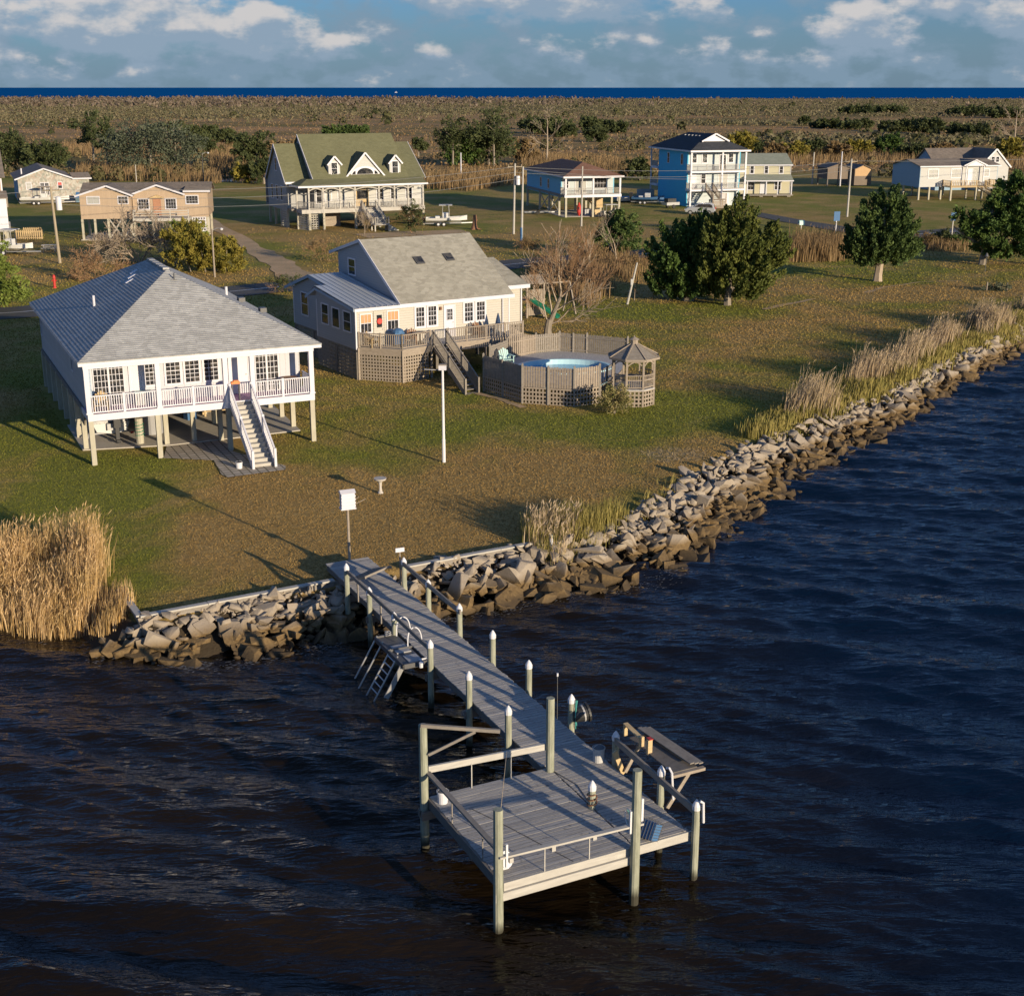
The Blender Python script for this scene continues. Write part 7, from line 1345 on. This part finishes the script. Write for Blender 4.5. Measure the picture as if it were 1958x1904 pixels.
wire(PT1, PT3, 1.0, 'upper power line from the left pole past the green roofed house', .03); wire((-48.7,144.8,7.9),(.3,174.5,8.7),1.2,'lower power line from the left pole past the green roofed house', .03); wire((-48.7,144.8,7.2),(1.1,158.7,9.0),1.4,'lowest power line crossing in front of the tan house', .03)
wire(PT3, PT5, .9, 'upper power line passing the three storey blue house', .03); wire((.3,174.5,8.7),(48.8,198.5,8.2),1.0,'lower power line passing the three storey blue house', .03); wire(PT2,(48.8,198.5,7.6),1.2,'slack line crossing the blue houses', .025); wire(PT5,(120,236,9.4),.8,'power line running off to the right from the crossarm pole', .03); wire((-100,118,9),PT1,1.0,'power line running off to the left from the transformer pole', .03)
t = thing('stick_tangle', 'low tangle of green brush with two stakes on the right lawn', 'brush', *at(1905,556), 1); m = MB(); m.cyl(-.9,0,0,.8,.06); m.cyl(1.0,.1,0,.7,.06); m.build('stakes', M['tanwood'], t)
# ================================================================ TREES AND SHRUBS
M['cedar'] = leaf('dark_green_cedar_foliage', (.022, .046, .012), (.070, .110, .024), (.050, .075, .018))
M['cedar2'] = leaf('olive_bronze_cedar_foliage', (.036, .052, .012), (.100, .108, .024), (.062, .078, .018))
M['cedar3'] = leaf('mid_green_cedar_foliage', (.026, .048, .014), (.075, .108, .030), (.050, .074, .022))
M['pine'] = leaf('dull_green_pine_foliage', (.030, .042, .016), (.068, .078, .030), (.046, .056, .022))
M['greyleaf'] = leaf('grey_green_foliage', (.045, .056, .036), (.085, .096, .062), (.060, .070, .045))
M['olive'] = leaf('yellow_olive_foliage', (.12, .105, .018), (.21, .17, .035), (.10, .11, .02))
M['brightg'] = leaf('fresh_green_foliage', (.07, .10, .018), (.15, .18, .04), (.10, .13, .025))
M['brownleaf'] = leaf('brown_autumn_foliage', (.11, .075, .035), (.19, .13, .065), (.08, .07, .03))
M['oleander'] = leaf('mixed_green_brown_shrub', (.10, .115, .035), (.26, .20, .10), (.07, .085, .02))
M['bark'] = wood('grey_brown_bark', (.16, .13, .10), (.27, .235, .19), (4, 4, 1.5), .9, .8)
M['palebark'] = wood('pale_bare_branches', (.26, .205, .15), (.42, .34, .26), (4, 4, 1.5), .9, .5)
M['twig'] = wood('red_brown_twigs', (.24, .14, .07), (.36, .22, .12), (4, 4, 2), .9, .3)
def crown(parent, mat, blobs, n, size, seed, clumps=60, spread=.5, shell=.55, aspect=.45, upb=.0, name='crown', lean=(0,0,0), plume=1.0):
    """foliage as many small leaf cards gathered in clumps through the crown's volume"""
    r = np.random.RandomState(seed); B = np.array(blobs, float); vol = B[:,3]*B[:,4]*B[:,5]; pick = r.choice(len(B), clumps, p=vol**.8/np.sum(vol**.8))
    d = r.normal(size=(clumps, 3)); d /= np.linalg.norm(d, axis=1)[:,None]; rad = shell+(1.05-shell)*r.uniform(0, 1, clumps)**.7
    cc = B[pick,:3]+d*B[pick,3:6]*rad[:,None]; cs = spread*r.uniform(.55, 1.3, clumps); ct = r.uniform(0, 1, clumps); cd = d*np.array([1,1,.6])+np.array([0,0,upb])+np.array(lean); cd /= np.linalg.norm(cd, axis=1)[:,None]+1e-9
    k = r.randint(0, clumps, n); q = r.normal(size=(n, 3))*.42; along_ = r.uniform(-.6, 1.1, n)
    w_ = cs[k]; taper = np.clip(1.15-.75*np.abs(along_), .2, 1.0)
    c = cc[k]+q*(w_*taper/plume)[:,None]+cd[k]*(along_*w_*.9*plume)[:,None]
    a = r.normal(size=(n, 3))*.55+cd[k]*1.1; a /= np.linalg.norm(a, axis=1)[:,None]; b = np.cross(a, r.normal(size=(n, 3))); b /= np.linalg.norm(b, axis=1)[:,None]+1e-9
    s = (size*r.uniform(.6, 1.35, n))[:,None]; a = a*s; b = b*s*aspect
    V = np.stack([c-a, c-b, c+a, c+b], 1).reshape(-1, 3); F = np.arange(n*4).reshape(-1, 4)
    t = np.clip(ct[k]*.75+r.uniform(-.15, .35, n), 0, 1)
    return raw(name, V, F, M[mat], parent, tint=t)
def limbs(parent, segs, mat='bark', name='trunk', n=6):
    m = MB()
    for pts_, rr_ in segs: m.tube(pts_, rr_, n)
    return m.build(name, M[mat], parent)
def twigs(parent, start, mat, seed, depth=6, L0=1.6, r0=.12, spread=.5, up=.25, nk=(2, 4), name='branches', shrink=.76, jit=.16, maxn=9000, bias=(0,0,0), minr=.006):
    r = random.Random(seed); segs = []; st = [(Vector(p), Vector(d).normalized(), L0*l, r0*rd, 0) for p, d, l, rd in start]; bs = Vector(bias)
    while st and len(segs) < maxn:
        p, d, L, rad, dep = st.pop(0); q = p
        ns = 3; rr_ = rad
        for i in range(ns):
            d2 = (d+Vector((r.gauss(0,jit), r.gauss(0,jit), r.gauss(0,jit)))+Vector((0,0,up*.12))+bs*.08).normalized(); e = q+d2*(L/ns); r2 = max(minr, rr_*.87); segs.append((q, e, rr_, r2)); q, d, rr_ = e, d2, r2
            if dep < depth and i < ns-1 and r.random() < .5:
                a = (d+Vector((r.gauss(0,1), r.gauss(0,1), r.gauss(0,1)))*spread*.9).normalized(); st.append((q, a, L*shrink*.8, max(minr, rr_*.55), dep+1))
        if dep < depth:
            for k in range(r.randint(*nk)):
                a = (d+Vector((r.gauss(0,1), r.gauss(0,1), r.gauss(0,1)))*spread+Vector((0,0,up*.3))).normalized(); st.append((q, a, L*shrink*r.uniform(.75,1.15), max(minr, rr_*.72), dep+1))
    V = []; 
    A = np.array([s[0][:] for s in segs]); Bq = np.array([s[1][:] for s in segs]); ra = np.array([s[2] for s in segs]); rb = np.array([s[3] for s in segs])
    D_ = Bq-A; D_ /= np.linalg.norm(D_, axis=1)[:,None]; ref = np.where(np.abs(D_[:,2:3]) < .9, np.array([[0,0,1.]]), np.array([[1.,0,0]])); U = np.cross(D_, ref); U /= np.linalg.norm(U, axis=1)[:,None]; W_ = np.cross(D_, U)
    ring = lambda P, rad_: [P+(U*math.cos(t)+W_*math.sin(t))*rad_[:,None] for t in (0, 2.094, 4.189)]
    V = np.stack(ring(A, ra)+ring(Bq, rb), 1).reshape(-1, 3); b = np.arange(len(segs))[:,None]*6
    F = np.concatenate([b+np.array([0,1,4,3]), b+np.array([1,2,5,4]), b+np.array([2,0,3,5])])
    return raw(name, V, F, M[mat], parent)
def tree(name, label, x, y, cat='tree', group=None, deg=0, z=1.0): return thing(name, label, cat, x, y, z, deg, group)
# the two big cedars in the middle right
t = tree('cedar_tree', 'broad dark green cedar left of the taller bronze cedar', 15.6, 118.2)
limbs(t, [([(0,0,-.2),(0,0,.7),(-.2,0,1.6),(-.5,.2,3.2)],[.55,.42,.34,.18]), ([(0,0,.7),(.5,.1,2),(.9,.1,3.4)],[.3,.22,.12]), ([(.2,-.1,0),(.6,-.2,.9),(1.2,-.3,2)],[.2,.16,.1])])
crown(t, 'cedar', [(-.3,0,2.5,3.5,3.0,1.9),(.2,0,4.0,3.1,2.8,2.0),(-1.6,0,4.4,2.1,2.1,1.7),(1.0,0,5.3,2.2,2.2,1.7),(-.6,0,1.7,3.1,2.6,1.2),(1.6,0,2.6,2.4,2.4,1.8)], 44000, .15, 1, 300, .62, .6, .5, .9, lean=(.25,-.1,.3), plume=1.45)
t = tree('cedar_tree', 'tall bronze olive cedar with pointed top beside the dark green cedar', 18.9, 115.8)
limbs(t, [([(-.3,0,-.2),(-.3,0,.9),(-.2,0,2.4),(0,0,5),(0,0,8)],[.38,.3,.28,.2,.08]), ([(-.3,0,.8),(.6,.1,2.2)],[.18,.1])])
crown(t, 'cedar2', [(.2,0,2.6,3.6,3.0,1.7),(.7,0,4.2,3.7,3.1,1.9),(.3,0,5.9,2.9,2.6,1.8),(-.1,0,7.4,1.7,1.7,1.6),(-1.3,0,5.0,2.2,2.2,1.9),(2.4,0,4.7,1.9,2.0,1.7),(.3,0,1.9,3.0,2.5,1.1)], 50000, .15, 2, 320, .62, .6, .5, .9, lean=(.3,-.1,.35), plume=1.45)
t = tree('cedar_tree', 'round headed single cedar with a short pale trunk on the right lawn', 35.5, 130.8)
limbs(t, [([(0,0,-.2),(0,0,.6),(.1,0,1.8),(.1,0,4),(.2,0,7)],[.5,.4,.36,.25,.08])], 'palebark')
crown(t, 'cedar3', [(.1,0,3.2,3.5,3.1,1.6),(.2,0,4.6,3.3,2.9,1.9),(.3,0,6.2,2.5,2.4,1.9),(.3,0,7.5,1.5,1.5,1.3),(-1.5,0,3.6,2.1,2.1,1.6),(1.5,0,3.4,2.0,2.0,1.4)], 44000, .15, 3, 300, .62, .6, .5, .9, lean=(.15,-.1,.3), plume=1.4)
t = tree('cedar_tree', 'spreading dark evergreen with ragged branches at the right edge', 50.5, 143.5)
limbs(t, [([(-.6,0,-.2),(-.5,0,1.2),(-.3,0,3),(0,0,8)],[.42,.35,.28,.1]), ([(-.4,0,1.6),(-2.5,0,3),(-4,0,4)],[.2,.14,.06])])
crown(t, 'cedar', [(1.6,0,3.0,3.7,3.4,1.9),(1.9,0,5.0,3.2,2.9,2.1),(2.3,0,7.2,2.5,2.3,1.9),(-1.8,0,4.2,1.6,1.6,1.0),(-3.3,0,5.2,1.1,1,.5)], 38000, .17, 4, 320, .58, .6, .5, .0, lean=(-.15,0,.1))
t = tree('cedar_tree', 'dark evergreen cut by the right edge behind the leaning trunk', 56.2, 143.0)
limbs(t, [([(0,0,-.2),(0,0,1.2),(.3,0,3),(.5,0,8)],[.4,.32,.28,.1])]); crown(t, 'cedar', [(.8,0,4,3.4,3.2,2.4),(1,0,7.5,2.4,2.4,2.4),(1,0,10.2,1.2,1.2,1.5)], 15000, .18, 5, 130, .65, .5)
t = tree('feeder_pole', 'small feeder on a thin pole below the right edge evergreens', 48.2, 137.5, 'bird feeder'); m = MB(); m.cyl(0,0,0,1.7,.03); m.build('pole', M['darkgrey'], t); m = MB(); m.lathe(0,0,[(.05,1.5),(.22,1.6),(.05,1.95)],8); m.build('feeder', M['darkgrey'], t)
# the leafless tree beside the beige house
t = tree('bare_tree', 'large leafless tree with fine red brown twigs behind the pool fence', 2.7, 100.6)
limbs(t, [([(0,0,-.2),(.0,0,.5),(.12,0,1.3)],[.36,.28,.24]), ([(.1,0,.9),(.5,0,1.9),(.9,.0,2.9)],[.2,.16,.13])], 'bark', n=8)
twigs(t, [((.9,0,2.9),(.25,.1,1),1.1,1),((.9,0,2.9),(.8,-.2,.8),1.1,.9),((.3,0,1.6),(-.15,.2,1),1.2,.8),((.0,0,1.0),(-.45,-.1,.9),1.0,.7),((.1,0,.9),(1.0,-.25,.35),1.2,.75),((.5,0,1.9),(.9,.3,.5),1.0,.7),((.7,0,2.4),(-.3,-.2,1),.9,.7)], 'palebark', 5, 3, 1.6, .11, .38, .5, (2,3), 'limbs', .84, .13, 1200, (.3,0,.2), .018)
twigs(t, [((.9,0,2.9),(.35,.2,1),1.2,.8),((1.2,0,3.1),(1,0,.9),1.2,.8),((.3,.2,2.2),(-.3,.2,1),1.2,.8),((.0,0,1.3),(-.6,.2,.8),.9,.6),((1.3,-.3,2.0),(1.0,-.2,.45),1.2,.7),((1.9,0,4.0),(.6,0,1),1.0,.7),((.9,0,3.9),(0,0,1),1.1,.7),((2.2,.2,3.2),(1,.1,.5),1.0,.6),((-.6,.1,2.4),(-.3,0,1),1,.6),((.6,-.4,3.2),(.1,-.4,1),1,.7)], 'twig', 6, 6, 1.15, .03, .36, .4, (2,3), 'twigs', .84, .15, 10000, (.25,0,.2), .0085)
t = tree('sapling', 'thin staked sapling on the lawn right of the bare tree', *at(1213, 575), 'sapling'); limbs(t, [([(0,0,0),(.02,0,.9),(0,0,1.6)],[.03,.02,.01])], 'palebark'); twigs(t, [((0,0,.7),(0,0,1),.5,.3)], 'twig', 9, 3, .5, .04, .5, .3, (2,3))
# leafy shrub by the gazebo
sx_, sy_ = at(1176, 795); t = tree('flowering_shrub', 'rounded green and brown shrub growing against the gazebo lattice', sx_, sy_+.5, 'shrub')
crown(t, 'oleander', [(0,0,.75,.95,.8,.65),(.1,0,1.15,.7,.6,.5)], 5200, .055, 8, 110, .24, .4, .5, .4); limbs(t, [([(0,0,0),(q_*.3,.1,.5),(q_*.6,.1,1.1)],[.03,.02,.01]) for q_ in (-1,-.3,.4,1)])
# dark shrub with a dead tree in front, behind the beige house
t = tree('evergreen_shrub', 'dark green evergreen shrub tree behind the bare tree', *at(1178, 492)); limbs(t, [([(0,0,0),(0,0,2)],[.2,.1])]); crown(t, 'cedar3', [(0,0,2.2,2.5,2.2,1.7),(.3,0,3.5,1.9,1.8,1.4),(-.3,0,4.3,1.1,1.1,.9)], 9000, .17, 10, 110, .5, .5)
t = tree('dead_tree', 'pale dead trunk and branches in front of the dark green shrub', *at(1180, 508)); twigs(t, [((0,0,0),(.05,0,1),1.4,1),((-.2,0,1.2),(-.6,0,.8),1,.7)], 'palebark', 12, 4, 1.7, .1, .45, .3, (1,3), 'branches', .78)
# scrub around them
for i, (px, py, s, lb, mt) in enumerate([(1130,505,1.5,'low brown brush behind the bare tree','brownleaf'),(1220,520,1.2,'brown brush between the dark shrub and the left cedar','brownleaf'),(1010,478,.9,'small brown brush by the road behind the beige house','brownleaf'),(620,500,1.7,'round brown thicket beside the gravel drive','brownleaf'),(550,560,1.1,'dark green bush by the road left of the beige house','pine')]):
    t = tree('brush', lb, *at(px, py), 'bush'); twigs(t, [((q_*.3,0,0),(q_*.5,0,1),.8,.4) for q_ in (-2,-1,0,1,2)], 'twig', 20+i, 4, .8*s, .05, .5, .2, (2,3), 'twigs', .75, .2, 2500); crown(t, mt, [(0,0,.8*s,1.2*s,1*s,.7*s)], 1500, .08, 30+i, 40, .4, .3)
# shrubs behind the grey hip roof
t = tree('olive_shrub', 'tall yellow olive shrub behind the grey hip roof, right of the lamp', *at(412, 520), 'shrub'); crown(t, 'olive', [(-.8,0,2.1,2.5,2.0,2.0),(1.4,0,1.6,1.9,1.6,1.6),(-2.4,.5,3.2,1.9,1.6,1.9),(-3.6,.8,2.4,2.1,1.6,2.2)], 22000, .12, 14, 260, .42, .45, .45, .5); limbs(t, [([(q_,0,0),(q_*1.3,0,2.2)],[.07,.03]) for q_ in (-2.5,-1,0,1)])
t = tree('green_shrub', 'darker green shrub inside the olive shrubs behind the hip roof', *at(375, 505), 'shrub'); crown(t, 'brightg', [(0,0,2.2,1.9,1.6,2.0),(-1.4,0,3.2,1.4,1.3,1.4)], 8000, .12, 15, 110, .42, .45, .45, .5)
t = tree('bare_shrub', 'large leafless grey tree spreading behind the left roof slope', *at(268, 505)); twigs(t, [((0,0,0),(.5,0,.8),1.3,1),((0,0,0),(-.7,0,.6),1.3,.9),((0,0,.2),(0,.4,1),1.2,.8),((.5,0,.4),(1,0,.5),1.2,.8),((-.5,0,.3),(-1,.2,.35),1.2,.8)], 'palebark', 16, 5, 1.75, .11, .55, .15, (2,3), 'branches', .8, .16, 6000, (0,0,0), .022); twigs(t, [((q_*.8,0,1.0),(q_*.3,.1,.8),1,.5) for q_ in (-3,-2,-1,0,1,2,3)], 'palebark', 17, 5, 1.05, .04, .6, .1, (2,3), 'twigs', .8, .2, 12000, (0,0,0), .014)
t = tree('bare_shrub', 'low leafless brown brush left of the large bare tree', *at(190, 535)); twigs(t, [((q_*.5,0,0),(q_*.3,0,.8),1,.5) for q_ in (-2,-1,0,1,2,3)], 'twig', 18, 5, 1.05, .05, .6, .1, (2,3), 'twigs', .8, .2, 9000, (0,0,0), .015)
t = tree('green_tree', 'bright green evergreen cut by the left edge beside the grey roof', -44.2, 113.5); limbs(t, [([(0,0,0),(0,0,2)],[.25,.15])]); crown(t, 'brightg', [(.3,0,2.4,2.7,2.3,1.7),(-.4,0,4.2,2.3,2.2,1.6),(-.9,0,5.4,1.4,1.4,1.2),(2.2,0,1.6,1.0,1.1,.8)], 15000, .14, 19, 150, .5, .5)
# shrubs near the green roofed house
t = tree('porch_shrub', 'loose brown green shrub in front of the porch near the trailered boat', *at(787, 446), 'shrub'); crown(t, 'pine', [(0,0,1.8,1.8,1.5,1.3),(.2,0,2.9,1.3,1.1,.9)], 2800, .12, 21, 60, .4, .3); twigs(t, [((0,0,0),(q_*.3,0,1),1,.6) for q_ in (-2,-1,0,1,2)], 'twig', 22, 4, 1.3, .05, .4, .3, (2,3), 'twigs', .78)
t = tree('bare_shrub', 'small leafless shrub in front of the green roofed house stairs', *at(697, 452), 'shrub'); twigs(t, [((0,0,0),(q_*.25,0,1),1,.5) for q_ in (-1,0,1)], 'palebark', 23, 5, 1.4, .05, .35, .3, (2,3), 'twigs', .78, .12, 2500)
# background evergreens, every one its own tree
def bgtree(label, px, py, wpx, toppy, mat, seed, kind='round', group=None, trunk=True):
    x, y = at(px, py); k = y/FPX*1.0; w2 = wpx*k/2*1.03; lo, hi = 0, 40
    for _ in range(40):
        mid_ = (lo+hi)/2; dz = 1+mid_-H; zc = y*math.cos(PITCH)-dz*math.sin(PITCH); yc = y*math.sin(PITCH)+dz*math.cos(PITCH)
        if 952-FPX*yc/zc > toppy: lo = mid_
        else: hi = mid_
    h = lo; t = tree('evergreen_tree' if kind != 'pine' else 'pine_tree', label, x, y, 'tree', group); s = max(.2, k*2.6)
    r = random.Random(seed)
    if kind == 'pine':
        limbs(t, [([(0,0,-.2),(r.uniform(-.3,.3),0,h*.5),(r.uniform(-.4,.4),0,h*.95)],[.28,.2,.08])]+[([(0,0,h*q_),(math.cos(a)*w2*.7,math.sin(a)*w2*.6,h*(q_+.1))],[.1,.04]) for q_, a in ((.4,.3),(.5,2.4),(.6,4.4),(.7,5.8),(.75,1.4))])
        bl = [(r.uniform(-.3,.3)*w2, r.uniform(-.3,.3)*w2, h*(.45+.09*i), w2*r.uniform(.35,.6)*(1.2-.12*i), w2*.5, h*.07) for i in range(6)]+[(w2*r.uniform(-.7,.7), r.uniform(-.4,.4)*w2, h*r.uniform(.4,.75), w2*.38, w2*.38, h*.06) for _ in range(5)]
        crown(t, mat, bl, int(3600), s*.8, seed, 80, w2*.22, .3)
    else:
        if trunk: limbs(t, [([(0,0,-.2),(0,0,h*.5)],[.3,.15])])
        bl = [(0,0,h*.42,w2*.95,w2*.8,h*.36),(-w2*.3,0,h*.62,w2*.6,w2*.6,h*.27),(w2*.3,0,h*.66,w2*.55,w2*.6,h*.27)]
        if wpx > 120: bl += [(-w2*.7,0,h*.45,w2*.5,w2*.5,h*.3),(w2*.65,0,h*.5,w2*.5,w2*.5,h*.3),(0,0,h*.75,w2*.5,w2*.5,h*.2)]
        crown(t, mat, bl, int(3200+wpx*40), s, seed, 70+int(wpx*.8), max(.5, w2*.2), .45)
    return t
bgtree('dark evergreen at the left edge above the cottage roofs', 12, 330, 95, 248, 'pine', 40)
bgtree('rounded olive evergreen right of the left edge evergreen', 92, 332, 80, 260, 'pine', 41)
bgtree('tall slim pine left of the big grey green tree', 180, 312, 62, 208, 'pine', 42, 'pine')
bgtree('second pine leaning on the big grey green tree', 207, 318, 60, 222, 'pine', 43, 'pine')
bgtree('very broad grey green tree behind the tan house', 290, 330, 165, 231, 'greyleaf', 44)
bgtree('dark bush joined to the right side of the broad grey green tree', 385, 300, 60, 258, 'pine', 45)
for i, (px, py, w_, tp_) in enumerate([(330,265,46,232),(365,262,42,238),(400,268,40,240),(430,272,44,246),(455,285,40,256),(300,258,40,240)]): bgtree(['lowest dark shrub of the diagonal marsh row','second shrub of the diagonal marsh row','middle shrub of the diagonal marsh row','fourth shrub of the diagonal marsh row','last shrub of the diagonal marsh row nearest the green roof','small shrub above the broad grey green tree'][i], px, py, w_, tp_, 'pine', 50+i, group='diagonal shrub row in the marsh', trunk=False)
bgtree('bushy dark evergreen left of the green roofed house', 492, 322, 84, 250, 'pine', 60)
bgtree('brown tinged evergreen touching the green roofed house wing', 545, 335, 60, 262, 'brownleaf', 61)
bgtree('yellowish bush by the small pond', 470, 350, 44, 310, 'olive', 62)
bgtree('low dark bush right of the pond', 505, 352, 50, 300, 'pine', 63)
for i, (px, w_, tp_) in enumerate([(640,44,237),(668,44,236),(692,34,238)]): bgtree('dark green crown showing above the green roof ridge', px, 275, w_, tp_, 'cedar3', 64+i, group='crowns above the green roof ridge')
bgtree('small dark pine right of the green roof', 800, 300, 40, 262, 'pine', 68, 'pine')
bgtree('big dark pine right of the green roofed house', 866, 318, 95, 224, 'pine', 69, 'pine'); bgtree('dark undergrowth tree between the two big pines', 885, 316, 90, 245, 'cedar', 70)
bgtree('tallest broad pine left of the dead tree', 945, 318, 100, 204, 'pine', 71, 'pine'); bgtree('dense evergreen below the tallest pine', 935, 316, 95, 232, 'pine', 72); bgtree('slim olive tree left of the red roofed house', 1005, 312, 46, 262, 'brownleaf', 73)
for i, (px, py, w_, tp_) in enumerate([(1040,256,70,226),(1075,262,56,230),(1128,255,40,222),(1140,272,44,240),(1158,252,34,230),(1182,255,36,232),(1018,248,50,228)]): bgtree(['dark round shrub beside the tall leafless tree','wide dark shrub second right of the big pines','tall dark shrub with a narrow top right of the big pines','dark shrub low in front of the tall narrow one','slim dark shrub right of the narrow topped one','rightmost dark shrub of the group right of the big pines','faint shrub touching the tallest pine'][i], px, py, w_, tp_, 'pine', 80+i, group='shrub group right of the big pines', trunk=False)
bgtree('dark bush between the red roofed and three storey houses', 1222, 345, 44, 300, 'pine', 90); bgtree('olive tree behind the three storey house gable', 1418, 300, 60, 250, 'olive', 91)
bgtree('blue green evergreen behind the shed', 1697, 300, 52, 255, 'cedar', 92)
for i, (px, py, w_, tp_) in enumerate([(1538,240,22,222),(1560,245,22,232),(1585,246,46,228),(1625,248,40,232),(1650,245,34,228),(1700,252,40,232),(1735,252,50,228),(1775,256,60,226),(1830,262,40,236),(1868,264,44,238),(1640,218,60,206),(1700,216,60,204),(1850,222,70,206),(1920,226,70,208)]): bgtree(['tiny dark bush at the left end of the far hedge line','second small dark bush of the far hedge line','wide low hedge clump right of two small bushes','dark hedge clump above the yellow house roof side','dark hedge clump between two hedge gaps','left clump of the middle hedge behind the shed','narrow clump of the middle hedge behind the shed','tall clump at the middle of the long far hedge','broad hedge clump above the long grey house','dark hedge clump left of the last gap','rightmost clump of the near hedge line','left patch of the farthest hedge strip','middle patch of the farthest hedge strip','right patch of the farthest hedge strip'][i], px, py, w_, tp_, 'pine', 100+i, group='hedge line across the right marsh', trunk=False)
for i, (px, py, w_, tp_) in enumerate([(1450,300,50,268),(1480,305,46,272),(1520,305,50,268),(1560,300,50,265),(1600,306,46,270),(1640,300,50,266),(1750,306,60,272),(1800,306,50,274),(1930,310,50,262)]): bgtree(['bush right behind the three storey house','yellow brown bush behind the yellow house','olive bush behind the yellow house end','bush left of the slim poles','brown bush above the shed','olive bush between the shed and the blue green evergreen','bush left of the brown gabled roof','brown bush behind the gabled house','rightmost bush of the thicket at the frame edge'][i], px, py, w_, tp_, ['pine','brownleaf','olive'][i % 3], 120+i, group='thicket behind the right hand houses', trunk=False)
for i, (px, py, s) in enumerate([(1045,318,1),(1935,300,1.1),(335,300,.7)]):
    t = tree('dead_tree', ['tall pale leafless tree standing over the red roofed house','grey leafless tree at the right edge of the marsh','thin leafless tree beside the broad grey green tree'][i], *at(px, py)); limbs(t, [([(0,0,0),(.2,0,5*s),(.1,0,11*s)],[.28,.2,.07])], 'palebark'); twigs(t, [((.1,0,3.5*s),(1,0,.5),1,.7),((.1,0,4.5*s),(-1,.2,.6),1,.7),((.15,0,6*s),(.8,0,.8),.9,.6),((.15,0,7*s),(-.8,0,.8),.9,.6),((.1,0,9*s),(.3,0,1),.8,.5)], 'palebark', 140+i, 3, 2.6*s, .11, .4, .2, (2,3), 'branches', .76, .15, 900, (0,0,0), .025)
for i, (px, py) in enumerate([(1760,472),(1800,468),(1835,470)]): t = tree('roadside_bush', ['brown bush at the roadside behind the round cedar','dark green bush beside the road verge','rounded bush nearest the right hand evergreens'][i], *at(px, py), 'bush'); crown(t, ['brownleaf','pine','cedar3'][i], [(0,0,.8,1.7,1.2,.9)], 2500, .12, 150+i, 50, .4, .4)
t = [o for o in bpy.data.objects if o.name == 'stick_tangle'][0]; crown(t, 'greyleaf', [(0,0,.25,1.3,.6,.35)], 900, .1, 160, 30, .3, .3, name='brush')
t = thing('small_boat_far', 'tiny white boat on the ocean horizon', 'boat', -430, 5200, 0, 0); t.scale = (.4,.4,.4); m = MB(); m.box(-12,12,-3,3,0,4); m.box(-4,4,-2,2,4,9); m.build('hull', M['hull'], t); m = MB(); m.box(-1,1,-1,1,9,14); m.build('mast', M['white'], t)
for c_ in sc.objects:
    if c_.type == 'MESH' and c_.data.users > 0: pass
sc.render.engine = 'CYCLES'
